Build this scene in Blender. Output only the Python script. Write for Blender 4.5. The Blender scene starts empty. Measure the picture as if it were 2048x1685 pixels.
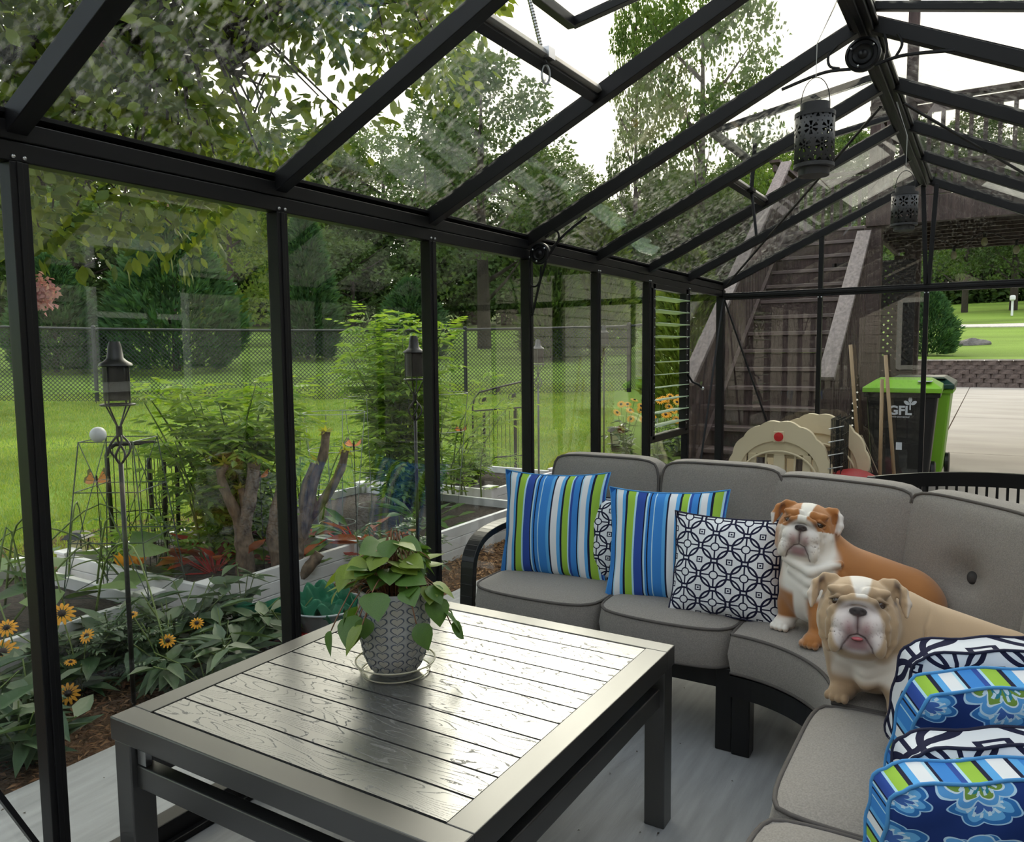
import bpy, bmesh, math, random
import numpy as np
from mathutils import Vector, Matrix
random.seed(7); rng = np.random.default_rng(7)
scene = bpy.context.scene
COL = scene.collection
PI = math.pi
# ------------------------------------------------------------------ camera
cam_d = bpy.data.cameras.new('camera'); cam = bpy.data.objects.new('camera', cam_d); COL.objects.link(cam)
cam_d.sensor_fit = 'HORIZONTAL'; cam_d.sensor_width = 36.0; cam_d.lens = 1561.5 / 2048 * 36.0
cam_d.clip_start = 0.05; cam_d.clip_end = 400
YAW, PITCH, ROLL = 0.5488, 0.0881, -0.0099
_f = Vector((-math.sin(YAW) * math.cos(PITCH), math.cos(YAW) * math.cos(PITCH), -math.sin(PITCH)))
_r = Vector((math.cos(YAW), math.sin(YAW), 0)); _u = _r.cross(_f)
_r2 = _r * math.cos(ROLL) + _u * math.sin(ROLL); _u2 = _u * math.cos(ROLL) - _r * math.sin(ROLL)
cam.matrix_world = Matrix(((_r2.x, _u2.x, -_f.x, 0), (_r2.y, _u2.y, -_f.y, 0), (_r2.z, _u2.z, -_f.z, 1.35), (0, 0, 0, 1)))
scene.camera = cam
# ------------------------------------------------------------------ view, world, sun
vs = scene.view_settings
vs.view_transform = 'Standard'; vs.look = 'None'; vs.gamma = 1.0; vs.use_curve_mapping = False; vs.exposure = 1.08
scene.cycles.use_denoising = True
scene.cycles.use_adaptive_sampling = True; scene.cycles.adaptive_threshold = 0.045; scene.cycles.adaptive_min_samples = 12
scene.cycles.max_bounces = 6; scene.cycles.diffuse_bounces = 3; scene.cycles.glossy_bounces = 3
scene.cycles.transmission_bounces = 4; scene.cycles.transparent_max_bounces = 24
scene.cycles.caustics_reflective = False; scene.cycles.caustics_refractive = False
SUN_DIR = Vector((-0.37, 0.87, 0.36)).normalized()
world = bpy.data.worlds.new('overcast_sky'); scene.world = world; world.use_nodes = True
wn = world.node_tree; wn.nodes.clear()
def wnode(t, **k):
    n = wn.nodes.new(t)
    for a, b in k.items(): setattr(n, a, b)
    return n
tc = wnode('ShaderNodeTexCoord')
nrm = wnode('ShaderNodeVectorMath', operation='NORMALIZE'); wn.links.new(tc.outputs['Generated'], nrm.inputs[0])
dot = wnode('ShaderNodeVectorMath', operation='DOT_PRODUCT'); wn.links.new(nrm.outputs[0], dot.inputs[0]); dot.inputs[1].default_value = SUN_DIR
glow = wnode('ShaderNodeMapRange'); glow.interpolation_type = 'SMOOTHSTEP'; wn.links.new(dot.outputs['Value'], glow.inputs[0])
glow.inputs[1].default_value = 0.35; glow.inputs[2].default_value = 1.0; glow.inputs[3].default_value = 0.0; glow.inputs[4].default_value = 1.0
sep = wnode('ShaderNodeSeparateXYZ'); wn.links.new(nrm.outputs[0], sep.inputs[0])
mapv = wnode('ShaderNodeMapping'); wn.links.new(nrm.outputs[0], mapv.inputs[0]); mapv.inputs['Scale'].default_value = (1.0, 1.0, 2.2)
nz = wnode('ShaderNodeTexNoise'); wn.links.new(mapv.outputs[0], nz.inputs['Vector']); nz.inputs['Scale'].default_value = 3.1; nz.inputs['Detail'].default_value = 6; nz.inputs['Roughness'].default_value = 0.55
cl = wnode('ShaderNodeValToRGB'); wn.links.new(nz.outputs['Fac'], cl.inputs[0])
cl.color_ramp.elements[0].position = 0.36; cl.color_ramp.elements[0].color = (0.27, 0.36, 0.49, 1)
cl.color_ramp.elements[1].position = 0.56; cl.color_ramp.elements[1].color = (0.88, 0.89, 0.90, 1)
e = cl.color_ramp.elements.new(0.46); e.color = (0.50, 0.56, 0.63, 1)
mx = wnode('ShaderNodeMixRGB'); mx.blend_type = 'MIX'; wn.links.new(glow.outputs[0], mx.inputs[0]); wn.links.new(cl.outputs[0], mx.inputs[1]); mx.inputs[2].default_value = (1.22, 1.12, 0.92, 1)
bg = wnode('ShaderNodeBackground'); wn.links.new(mx.outputs[0], bg.inputs[0]); bg.inputs[1].default_value = 1.15
wo = wnode('ShaderNodeOutputWorld'); wn.links.new(bg.outputs[0], wo.inputs[0])
sun_d = bpy.data.lights.new('sun', 'SUN'); sun = bpy.data.objects.new('sun', sun_d); COL.objects.link(sun)
sun_d.energy = 2.2; sun_d.angle = math.radians(32); sun_d.color = (1.0, 0.93, 0.78)
sun.rotation_euler = SUN_DIR.to_track_quat('Z', 'Y').to_euler()
# ------------------------------------------------------------------ materials
MATS = {}
def mat(name, color=(0.5, 0.5, 0.5), rough=0.6, spec=0.5, metal=0.0, noise=None, bump=None, attr=None, trans=0.0, ior=None, coat=0.0, sheen=0.0):
    """noise=(scale, amount, detail[, (sx,sy,sz)]) colour variation; bump=(scale,strength,distance); attr=(colour2) mixed by the per-piece value 'rnd'."""
    m = bpy.data.materials.new(name); m.use_nodes = True; MATS[name] = m
    nt = m.node_tree; b = nt.nodes['Principled BSDF']
    b.inputs['Roughness'].default_value = rough; b.inputs['Specular IOR Level'].default_value = spec; b.inputs['Metallic'].default_value = metal
    if ior: b.inputs['IOR'].default_value = ior
    if coat: b.inputs['Coat Weight'].default_value = coat; b.inputs['Coat Roughness'].default_value = 0.15
    if sheen: b.inputs['Sheen Weight'].default_value = sheen
    out = None
    c0 = nt.nodes.new('ShaderNodeRGB'); c0.outputs[0].default_value = (*color, 1); out = c0.outputs[0]
    tc = None
    def coords(sc=None):
        t = nt.nodes.new('ShaderNodeTexCoord'); o = t.outputs['Object']
        if sc:
            mp = nt.nodes.new('ShaderNodeMapping'); mp.inputs['Scale'].default_value = sc; nt.links.new(o, mp.inputs[0]); o = mp.outputs[0]
        return o
    if attr:
        at = nt.nodes.new('ShaderNodeAttribute'); at.attribute_name = 'rnd'
        mixn = nt.nodes.new('ShaderNodeMixRGB'); nt.links.new(at.outputs['Fac'], mixn.inputs[0]); nt.links.new(out, mixn.inputs[1]); mixn.inputs[2].default_value = (*attr, 1); out = mixn.outputs[0]
    if noise:
        n = nt.nodes.new('ShaderNodeTexNoise'); n.inputs['Scale'].default_value = noise[0]; n.inputs['Detail'].default_value = noise[2] if len(noise) > 2 else 4
        nt.links.new(coords(noise[3] if len(noise) > 3 else None), n.inputs['Vector'])
        mr = nt.nodes.new('ShaderNodeMapRange'); mr.inputs[1].default_value = 0.3; mr.inputs[2].default_value = 0.7
        mr.inputs[3].default_value = 1 - noise[1]; mr.inputs[4].default_value = 1 + noise[1]; nt.links.new(n.outputs['Fac'], mr.inputs[0])
        mm = nt.nodes.new('ShaderNodeVectorMath'); mm.operation = 'SCALE'; nt.links.new(out, mm.inputs[0]); nt.links.new(mr.outputs[0], mm.inputs['Scale']); out = mm.outputs[0]
    nt.links.new(out, b.inputs['Base Color'])
    if bump:
        n2 = nt.nodes.new('ShaderNodeTexNoise'); n2.inputs['Scale'].default_value = bump[0]; n2.inputs['Detail'].default_value = 5
        nt.links.new(coords(bump[3] if len(bump) > 3 else None), n2.inputs['Vector'])
        bp = nt.nodes.new('ShaderNodeBump'); bp.inputs['Strength'].default_value = bump[1]; bp.inputs['Distance'].default_value = bump[2]
        nt.links.new(n2.outputs['Fac'], bp.inputs['Height']); nt.links.new(bp.outputs[0], b.inputs['Normal'])
    if trans:
        tr = nt.nodes.new('ShaderNodeBsdfTranslucent'); br = nt.nodes.new('ShaderNodeVectorMath'); br.operation = 'MULTIPLY'
        nt.links.new(out, br.inputs[0]); br.inputs[1].default_value = (1.5, 1.45, 0.7); nt.links.new(br.outputs[0], tr.inputs['Color'])
        ms = nt.nodes.new('ShaderNodeMixShader'); ms.inputs[0].default_value = trans
        nt.links.new(b.outputs[0], ms.inputs[1]); nt.links.new(tr.outputs[0], ms.inputs[2])
        nt.links.new(ms.outputs[0], nt.nodes['Material Output'].inputs['Surface'])
    return m
def glass_mat(name, tint=(0.965, 0.985, 0.975), ior=1.52, dirt=None, rough=0.0):
    """thin clear pane: part mirror by Fresnel, the rest passes straight through; dirt=(amount, scale, stretch)."""
    m = bpy.data.materials.new(name); m.use_nodes = True; MATS[name] = m
    nt = m.node_tree; nt.nodes.remove(nt.nodes['Principled BSDF']); o = nt.nodes['Material Output']
    geo = nt.nodes.new('ShaderNodeNewGeometry')
    mr = nt.nodes.new('ShaderNodeMapRange'); nt.links.new(geo.outputs['Backfacing'], mr.inputs[0]); mr.inputs[3].default_value = ior; mr.inputs[4].default_value = 1 / ior
    fr = nt.nodes.new('ShaderNodeFresnel'); nt.links.new(mr.outputs[0], fr.inputs['IOR'])
    t = nt.nodes.new('ShaderNodeBsdfTransparent'); t.inputs[0].default_value = (*tint, 1)
    g = nt.nodes.new('ShaderNodeBsdfGlossy'); g.inputs['Roughness'].default_value = rough; g.inputs[0].default_value = (1, 1, 1, 1)
    ms = nt.nodes.new('ShaderNodeMixShader'); nt.links.new(fr.outputs[0], ms.inputs[0]); nt.links.new(t.outputs[0], ms.inputs[1]); nt.links.new(g.outputs[0], ms.inputs[2])
    last = ms.outputs[0]
    if dirt:
        tcn = nt.nodes.new('ShaderNodeTexCoord'); mp = nt.nodes.new('ShaderNodeMapping'); mp.inputs['Scale'].default_value = dirt[2]; nt.links.new(tcn.outputs['Object'], mp.inputs[0])
        n = nt.nodes.new('ShaderNodeTexNoise'); n.inputs['Scale'].default_value = dirt[1]; n.inputs['Detail'].default_value = 3; nt.links.new(mp.outputs[0], n.inputs['Vector'])
        n2 = nt.nodes.new('ShaderNodeTexNoise'); n2.inputs['Scale'].default_value = 2.3; n2.inputs['Detail'].default_value = 3; nt.links.new(tcn.outputs['Object'], n2.inputs['Vector'])
        r1 = nt.nodes.new('ShaderNodeMapRange'); r1.inputs[1].default_value = 0.52; r1.inputs[2].default_value = 0.66; nt.links.new(n.outputs['Fac'], r1.inputs[0])
        r2 = nt.nodes.new('ShaderNodeMapRange'); r2.inputs[1].default_value = 0.32; r2.inputs[2].default_value = 0.68; nt.links.new(n2.outputs['Fac'], r2.inputs[0]); r2.inputs[3].default_value = 0.15
        mu = nt.nodes.new('ShaderNodeMath'); mu.operation = 'MULTIPLY'; nt.links.new(r1.outputs[0], mu.inputs[0]); nt.links.new(r2.outputs[0], mu.inputs[1])
        mu2 = nt.nodes.new('ShaderNodeMath'); mu2.operation = 'MULTIPLY'; nt.links.new(mu.outputs[0], mu2.inputs[0]); mu2.inputs[1].default_value = dirt[0]
        d1 = nt.nodes.new('ShaderNodeBsdfDiffuse'); d1.inputs[0].default_value = (0.62, 0.6, 0.53, 1)
        d2 = nt.nodes.new('ShaderNodeBsdfTranslucent'); d2.inputs[0].default_value = (0.62, 0.6, 0.53, 1)
        md = nt.nodes.new('ShaderNodeMixShader'); md.inputs[0].default_value = 0.6; nt.links.new(d1.outputs[0], md.inputs[1]); nt.links.new(d2.outputs[0], md.inputs[2])
        mf = nt.nodes.new('ShaderNodeMixShader'); nt.links.new(mu2.outputs[0], mf.inputs[0]); nt.links.new(last, mf.inputs[1]); nt.links.new(md.outputs[0], mf.inputs[2]); last = mf.outputs[0]
    nt.links.new(last, o.inputs['Surface'])
    return m
# ------------------------------------------------------------------ mesh helpers
def V(*a): return np.array(a, float)
def unit(a):
    a = np.asarray(a, float); return a / (np.linalg.norm(a) + 1e-12)
class MB:
    def __init__(s): s.v = []; s.f = []; s.m = []; s.mi = 0
    def add(s, vs, fs):
        o = len(s.v); s.v += [tuple(map(float, x)) for x in vs]
        s.f += [tuple(i + o for i in f) for f in fs]; s.m += [s.mi] * len(fs); return s
    def box(s, c, d, rz=0.0):
        x, y, z = d[0] / 2, d[1] / 2, d[2] / 2; ca, sa = math.cos(rz), math.sin(rz)
        vs = [(c[0] + a * x * ca - b * y * sa, c[1] + a * x * sa + b * y * ca, c[2] + k * z) for k in (-1, 1) for a, b in ((-1, -1), (1, -1), (1, 1), (-1, 1))]
        return s.add(vs, [(3, 2, 1, 0), (4, 5, 6, 7), (0, 1, 5, 4), (1, 2, 6, 5), (2, 3, 7, 6), (3, 0, 4, 7)])
    def bx(s, x0, x1, y0, y1, z0, z1): return s.box(((x0 + x1) / 2, (y0 + y1) / 2, (z0 + z1) / 2), (abs(x1 - x0), abs(y1 - y0), abs(z1 - z0)))
    def bar(s, a, b, w, h, up=(0, 0, 1)):
        a, b = V(*a), V(*b); d = unit(b - a); sd = np.cross(d, up)
        if np.linalg.norm(sd) < 1e-6: sd = np.cross(d, (0, 1, 0))
        sd = unit(sd) * w / 2; u = unit(np.cross(sd, d)) * h / 2
        vs = [q + i * sd + j * u for q in (a, b) for i, j in ((-1, -1), (1, -1), (1, 1), (-1, 1))]
        return s.add(vs, [(0, 1, 2, 3), (7, 6, 5, 4), (0, 4, 5, 1), (1, 5, 6, 2), (2, 6, 7, 3), (3, 7, 4, 0)])
    def tube(s, pts, r, n=6, cap=True, closed=False):
        P = [V(*p) for p in pts]; k = len(P); rs = r if hasattr(r, '__len__') else [r] * k
        ref = None; rings = []
        for i in range(k):
            if closed: d = unit(P[(i + 1) % k] - P[i - 1])
            else: d = unit(P[min(i + 1, k - 1)] - P[max(i - 1, 0)])
            if ref is None:
                ref = V(0, 0, 1) if abs(d[2]) < 0.9 else V(1, 0, 0)
            a = unit(ref - d * np.dot(ref, d)); b = np.cross(d, a); ref = a
            rings.append([P[i] + rs[i] * (math.cos(2 * PI * j / n) * a + math.sin(2 * PI * j / n) * b) for j in range(n)])
        vs = [q for R in rings for q in R]; fs = []
        for i in range(k if closed else k - 1):
            i2 = (i + 1) % k
            for j in range(n): fs.append((i * n + j, i * n + (j + 1) % n, i2 * n + (j + 1) % n, i2 * n + j))
        if cap and not closed: fs += [tuple(range(n))[::-1], tuple((k - 1) * n + j for j in range(n))]
        return s.add(vs, fs)
    def lathe(s, prof, n=20, c=(0, 0, 0), close=False):
        vs = [(c[0] + r * math.cos(2 * PI * j / n), c[1] + r * math.sin(2 * PI * j / n), c[2] + z) for r, z in prof for j in range(n)]; fs = []
        k = len(prof)
        for i in range(k if close else k - 1):
            i2 = (i + 1) % k
            for j in range(n): fs.append((i * n + j, i * n + (j + 1) % n, i2 * n + (j + 1) % n, i2 * n + j))
        if not close:
            if prof[0][0] > 1e-4: fs.append(tuple(range(n))[::-1])
            if prof[-1][0] > 1e-4: fs.append(tuple((k - 1) * n + j for j in range(n)))
        return s.add(vs, fs)
    def prism(s, poly, o, u, v, t):
        """extrude the 2-D outline poly (in axes u,v at origin o) by vector t"""
        o, u, v, t = V(*o), V(*u), V(*v), V(*t); n = len(poly)
        vs = [o + a * u + b * v for a, b in poly] + [o + a * u + b * v + t for a, b in poly]
        return s.add(vs, [tuple(range(n))[::-1], tuple(range(n, 2 * n))] + [(i, (i + 1) % n, n + (i + 1) % n, n + i) for i in range(n)])
    def sphere(s, c, r, nu=10, nv=6):
        rr = r if hasattr(r, '__len__') else (r, r, r)
        vs = [(c[0], c[1], c[2] - rr[2])]
        for i in range(1, nv):
            a = -PI / 2 + PI * i / nv
            vs += [(c[0] + rr[0] * math.cos(a) * math.cos(2 * PI * j / nu), c[1] + rr[1] * math.cos(a) * math.sin(2 * PI * j / nu), c[2] + rr[2] * math.sin(a)) for j in range(nu)]
        vs.append((c[0], c[1], c[2] + rr[2])); fs = []
        for j in range(nu): fs.append((0, 1 + (j + 1) % nu, 1 + j))
        for i in range(nv - 2):
            for j in range(nu): fs.append((1 + i * nu + j, 1 + i * nu + (j + 1) % nu, 1 + (i + 1) * nu + (j + 1) % nu, 1 + (i + 1) * nu + j))
        L = len(vs) - 1
        for j in range(nu): fs.append((L, 1 + (nv - 2) * nu + j, 1 + (nv - 2) * nu + (j + 1) % nu))
        return s.add(vs, fs)
    def xf(s, M):
        s.v = [tuple(Matrix(M) @ Vector(q)) for q in s.v]; return s
    def mesh(s, name, mats, smooth=False, fix=True):
        me = bpy.data.meshes.new(name); me.from_pydata(s.v, [], s.f)
        for m in (mats if isinstance(mats, (list, tuple)) else [mats]): me.materials.append(MATS[m] if isinstance(m, str) else m)
        if any(s.m): me.polygons.foreach_set('material_index', s.m)
        if smooth is True: me.polygons.foreach_set('use_smooth', [True] * len(s.f))
        elif smooth: me.polygons.foreach_set('use_smooth', [True] * len(s.f)); me.set_sharp_from_angle(angle=math.radians(smooth))
        me.update()
        if fix:
            bm = bmesh.new(); bm.from_mesh(me); bmesh.ops.recalc_face_normals(bm, faces=bm.faces); bm.to_mesh(me); bm.free()
        return me
    def build(s, name, mats, parent=None, smooth=False, bevel=0, fix=True):
        o = bpy.data.objects.new(name, s.mesh(name, mats, smooth, fix)); COL.objects.link(o)
        if parent is not None: o.parent = parent
        if bevel:
            md = o.modifiers.new('edge', 'BEVEL'); md.width = bevel; md.segments = 2; md.limit_method = 'ANGLE'
        return o
def link(me, name, parent=None, loc=None, rz=0, sc=1):
    o = bpy.data.objects.new(name, me); COL.objects.link(o)
    if parent is not None: o.parent = parent
    if loc is not None: o.location = loc
    o.rotation_euler[2] = rz
    if sc != 1: o.scale = (sc, sc, sc) if not hasattr(sc, '__len__') else sc
    return o
def tag(o, label=None, cat=None, group=None, kind=None):
    if label: o['label'] = label
    if cat: o['category'] = cat
    if group: o['group'] = group
    if kind: o['kind'] = kind
    return o
def thing(name, label, cat, loc=(0, 0, 0), rz=0, group=None, kind=None):
    o = bpy.data.objects.new(name, None); COL.objects.link(o); o.location = loc; o.rotation_euler[2] = rz; o.empty_display_size = 0.1
    return tag(o, label, cat, group, kind)
def copy_tree(o, parent=None):
    c = o.copy(); COL.objects.link(c); c.parent = parent
    for ch in o.children: copy_tree(ch, c)
    return c
def np_mesh(name, verts, faces, mats, rnd=None, smooth=False, cols=None):
    """fast mesh from arrays; faces (n,3) or (n,4); rnd: per-vertex value; cols: per-vertex rgb"""
    me = bpy.data.meshes.new(name); nv, nf, k = len(verts), len(faces), faces.shape[1]
    me.vertices.add(nv); me.vertices.foreach_set('co', np.asarray(verts, np.float32).ravel())
    me.loops.add(nf * k); me.loops.foreach_set('vertex_index', np.asarray(faces, np.int32).ravel())
    me.polygons.add(nf); me.polygons.foreach_set('loop_start', np.arange(0, nf * k, k, dtype=np.int32)); me.polygons.foreach_set('loop_total', np.full(nf, k, np.int32))
    if smooth: me.polygons.foreach_set('use_smooth', np.ones(nf, bool))
    for m in (mats if isinstance(mats, (list, tuple)) else [mats]): me.materials.append(MATS[m] if isinstance(m, str) else m)
    if rnd is not None:
        a = me.attributes.new('rnd', 'FLOAT', 'POINT'); a.data.foreach_set('value', np.asarray(rnd, np.float32))
    if cols is not None:
        a = me.color_attributes.new('coat', 'FLOAT_COLOR', 'POINT'); c4 = np.ones((nv, 4), np.float32); c4[:, :3] = cols; a.data.foreach_set('color', c4.ravel())
    me.update(calc_edges=True); me.validate()
    return me
def rand_units(n, r=rng):
    a = r.normal(size=(n, 3)); return a / np.linalg.norm(a, axis=1, keepdims=True)
def nrmz(a): return a / (np.linalg.norm(a, axis=1, keepdims=True) + 1e-9)
LEAF = {  # outline (t along, half width) of half a leaf
 'oval': [(0, 0.04), (.3, .42), (.62, .40), (1, 0.0)],
 'lance': [(0, 0.03), (.28, .40), (.6, .30), (1, 0.0)],
 'quad': None}
def leaf_mesh(name, P, D, L, W, mats, shape='quad', rnd=None, droop=0.0, fold=0.25, up=None, r=rng):
    """one leaf for each point P, pointing along D, length L, width W"""
    n = len(P); D = nrmz(np.asarray(D, float)); L = np.broadcast_to(L, n)[:, None]; W = np.broadcast_to(W, n)[:, None]
    U = rand_units(n, r) if up is None else nrmz(np.asarray(up, float) + 0.35 * rand_units(n, r))
    S = nrmz(np.cross(D, U)); U = np.cross(S, D)
    if rnd is None: rnd = r.random(n)
    if shape == 'quad':
        vs = np.stack([P, P + D * L * .45 + S * W * .5 + U * W * fold, P + D * L - U * L * droop, P + D * L * .45 - S * W * .5 + U * W * fold], 1).reshape(-1, 3)
        b = np.arange(n)[:, None] * 4
        fs = np.concatenate([b + [0, 1, 2], b + [0, 2, 3]], 0)
        return np_mesh(name, vs, fs, mats, np.repeat(rnd, 4))
    pr = LEAF[shape]; k = len(pr); rows = []
    for t, w in pr:
        mid = P + D * L * t - U * L * droop * t * t
        rows += [mid - U * W * fold * (w > .1), mid + S * W * w, mid - S * W * w]
    vs = np.stack(rows, 1).reshape(-1, 3); b = np.arange(n)[:, None] * (3 * k); fs = []
    for i in range(k - 1):
        a, c = 3 * i, 3 * (i + 1)
        fs += [b + [a, a + 1, c + 1, c], b + [a, c, c + 2, a + 2]]
    return np_mesh(name, vs, np.concatenate(fs, 0), mats, np.repeat(rnd, 3 * k), smooth=False)
def spline(pts, n):
    P = np.array(pts, float); k = len(P); out = []
    for i in range(n):
        t = i / (n - 1) * (k - 1); j = min(int(t), k - 2); u = t - j
        p0, p1, p2, p3 = P[max(j - 1, 0)], P[j], P[j + 1], P[min(j + 2, k - 1)]
        out.append(0.5 * (2 * p1 + (p2 - p0) * u + (2 * p0 - 5 * p1 + 4 * p2 - p3) * u * u + (3 * p1 - p0 - 3 * p2 + p3) * u ** 3))
    return np.array(out)
def leaf_variants(name, mats, shape, droop, fold, tints=(0.0, 0.35, 0.7, 1.0)):
    return [leaf_mesh(name, np.zeros((1, 3)), np.array([[1., 0, 0]]), 1.0, 1.0, mats, shape, rnd=np.array([t]), droop=droop, fold=fold, up=np.array([[0, 0, 1e4]])) for t in tints]
def leaf_parts(parent, P, D, L, W, variants, r, pick=None):
    """each leaf an object of its own under the plant, sharing a few leaf meshes"""
    for i in range(len(P)):
        d = unit(D[i]); u = unit(V(0, 0, 1) + 0.35 * rand_units(1, r)[0]); s = unit(np.cross(u, d)); u = np.cross(d, s); l, w = L[i], W[i]
        k = int(r.integers(len(variants))) if pick is None else pick[i]; o = link(variants[k], 'leaf', parent)
        o.matrix_local = Matrix(((d[0] * l, s[0] * w, u[0] * l, P[i][0]), (d[1] * l, s[1] * w, u[1] * l, P[i][1]), (d[2] * l, s[2] * w, u[2] * l, P[i][2]), (0, 0, 0, 1)))
# ================================================================== materials of the setting
mat('black_metal', (0.0055, 0.0055, 0.0065), rough=0.42, spec=0.28)
mat('steel', (0.45, 0.46, 0.47), rough=0.28, metal=1.0)
mat('alu', (0.30, 0.29, 0.27), rough=0.45, metal=0.6)
glass_mat('glass_wall', ior=1.55)
glass_mat('glass_end', ior=1.5, dirt=(0.05, 60, (1, 1, 1)))
glass_mat('glass_roof', ior=1.5, dirt=(0.30, 60, (0.5, 1.3, 0.5)))
mat('concrete', (0.29, 0.295, 0.305), rough=0.8, spec=0.3, noise=(9, 0.16, 7, (3, 0.35, 1)), bump=(60, 0.25, 0.004, (6, 0.35, 1)))
mat('concrete_pad', (0.36, 0.335, 0.295), rough=0.85, spec=0.2, noise=(0.9, 0.14, 8, (0.6, 1.5, 1)), bump=(30, 0.2, 0.004))
mat('lawn', (0.19, 0.30, 0.05), rough=0.9, spec=0.1, noise=(0.55, 0.35, 9), bump=(55, 0.9, 0.05))
mat('lawn_far', (0.16, 0.25, 0.04), rough=0.9, spec=0.1, noise=(0.14, 0.35, 9, (0.5, 1.6, 1)), bump=(25, 0.8, 0.06))
mat('gravel', (0.50, 0.47, 0.42), rough=0.95, noise=(8, 0.25, 5))
mat('mulch_soil', (0.10, 0.058, 0.034), rough=0.95, spec=0.1, noise=(22, 0.5, 8), bump=(60, 1.0, 0.02))
mat('siding', (0.34, 0.31, 0.27), rough=0.7)
mat('shingle', (0.09, 0.085, 0.08), rough=0.9, noise=(14, 0.3, 4))
mat('white_trim', (0.72, 0.72, 0.70), rough=0.5)
mat('window_dark', (0.02, 0.025, 0.03), rough=0.08)
mat('debris', (0.05, 0.04, 0.03), rough=0.9)
# ================================================================== floor, pad, lawn
floor = MB().bx(-2.55, 1.75, -2.2, 6.62, -0.14, 0.0).build('floor', 'concrete'); tag(floor, 'smooth grey concrete slab under the greenhouse and sofa', 'floor', kind='structure')
pad = thing('driveway', 'pale broom-finished concrete driveway reaching to the block wall', 'driveway', kind='structure')
JX = [-4.4, -0.55, 3.2, 7.0, 10.8, 14.6]; JY = [6.64, 11.5, 17.5, 24.0, 30.9]
for i in range(5):
    for j in range(4):
        MB().bx(JX[i] + 0.01, JX[i + 1] - 0.01, JY[j] + 0.01, JY[j + 1] - 0.01, -0.15, 0.0).build('concrete_panel', 'concrete_pad', pad)
MB().bx(-4.4, 14.6, 6.64, 30.9, -0.2, -0.02).build('joint_bed', 'mulch_soil', pad)
def zl(d): return np.interp(d, [0, 7, 10, 16, 26, 45, 70, 120], [-0.10, -0.07, 0.08, 0.5, 1.45, 3.0, 5.4, 9.0])
def lawn_grid():
    az = np.radians(np.linspace(9.5, 150, 120)); d = np.concatenate([np.linspace(1.5, 30, 70), np.linspace(31, 110, 40)])
    A, Dd = np.meshgrid(az, d, indexing='ij'); X = -np.sin(A) * Dd; Y = np.cos(A) * Dd
    Z = zl(Dd * 0.97) + 0.03 * np.sin(X * 0.9) * np.cos(Y * 0.7) * np.clip((Dd - 6) / 6, 0, 1)
    n, k = A.shape; idx = np.arange(n * k).reshape(n, k)
    f = np.stack([idx[:-1, :-1], idx[1:, :-1], idx[1:, 1:], idx[:-1, 1:]], -1).reshape(-1, 4)[:, ::-1]
    return np_mesh('lawn', np.stack([X, Y, Z], -1).reshape(-1, 3), f, 'lawn', smooth=True)
lawn = link(lawn_grid(), 'lawn'); tag(lawn, 'mown green lawn rising past the wire fence to the woods', 'lawn', kind='structure')
def zr(y): return np.interp(y, [31, 33, 38, 45, 60, 80, 110, 160], [0.93, 0.97, 1.05, 1.45, 2.75, 4.3, 6.8, 9.5])
def upper_grid():
    xs = np.linspace(-30, 70, 80); ys = np.concatenate([np.linspace(31.25, 60, 50), np.linspace(61.5, 150, 30)])
    X, Y = np.meshgrid(xs, ys, indexing='ij'); X = X * (Y / 45) ** 0.6; Z = zr(Y) + 0.06 * np.sin(X * 0.4 + Y * 0.3)
    Z[:, 0] = 0.93
    n, k = X.shape; idx = np.arange(n * k).reshape(n, k)
    f = np.stack([idx[:-1, :-1], idx[1:, :-1], idx[1:, 1:], idx[:-1, 1:]], -1).reshape(-1, 4)
    return np_mesh('upper_lawn', np.stack([X, Y, Z], -1).reshape(-1, 3), f, 'lawn_far', smooth=True)
up = link(upper_grid(), 'field'); tag(up, 'sunlit grass bank and field above the block retaining wall', 'field', kind='structure')
def road(y0, w, slope, x0, x1, name, label):
    xs = np.linspace(x0, x1, 40); vs = []; fs = []
    for i, x in enumerate(xs):
        yy = y0 + slope * x
        for q in (-w / 2, w / 2): vs.append((x, yy + q, zr(yy + q) + 0.06 * math.sin(x * 0.4 + (yy + q) * 0.3) + 0.05))
        for q in (-w / 2, w / 2): vs.append((x, yy + q, zr(yy + q) - 0.2))
        if i: b = 4 * i; fs += [(b - 4, b - 3, b + 1, b), (b - 4, b, b + 2, b - 2), (b - 3, b - 1, b + 3, b + 1)]
    o = MB().add(vs, fs).build(name, 'gravel', fix=False); tag(o, label, 'road', kind='structure')
road(60.5, 2.6, -0.35, -8, 30, 'road', 'pale gravel lane crossing the grass bank')
mb = MB().bx(-3.62, -2.56, -1.0, 7.2, -0.2, -0.045).bx(-6.2, -3.62, -1.0, 6.9, -0.2, -0.06)
tag(mb.build('garden_ground', 'mulch_soil'), 'brown bark mulch ground between the slab and the white beds', 'ground', kind='structure')
# wood chips on the mulch
n = 26000; P = np.stack([rng.uniform(-5.2, -2.57, n), rng.uniform(0.2, 7.1, n), np.full(n, -0.038)], 1); P[:, 2] += rng.random(n) * 0.014 - 0.012 * (P[:, 0] < -3.62)
D = rand_units(n); D[:, 2] *= 0.25
mat('chips', (0.36, 0.205, 0.10), rough=0.9, spec=0.15, attr=(0.105, 0.05, 0.028))
rc = rng.random(n); rc = np.where(P[:, 1] > 3.3, rc * 0.55, 0.45 + rc * 0.55)
ch = link(leaf_mesh('wood_chips', P, D, rng.uniform(0.02, 0.055, n), rng.uniform(0.006, 0.016, n), 'chips', up=np.tile((0, 0, 1.), (n, 1)), rnd=rc), 'wood_chips')
tag(ch, 'brown bark and wood chip mulch spread beside the slab', 'mulch', kind='stuff')
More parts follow.
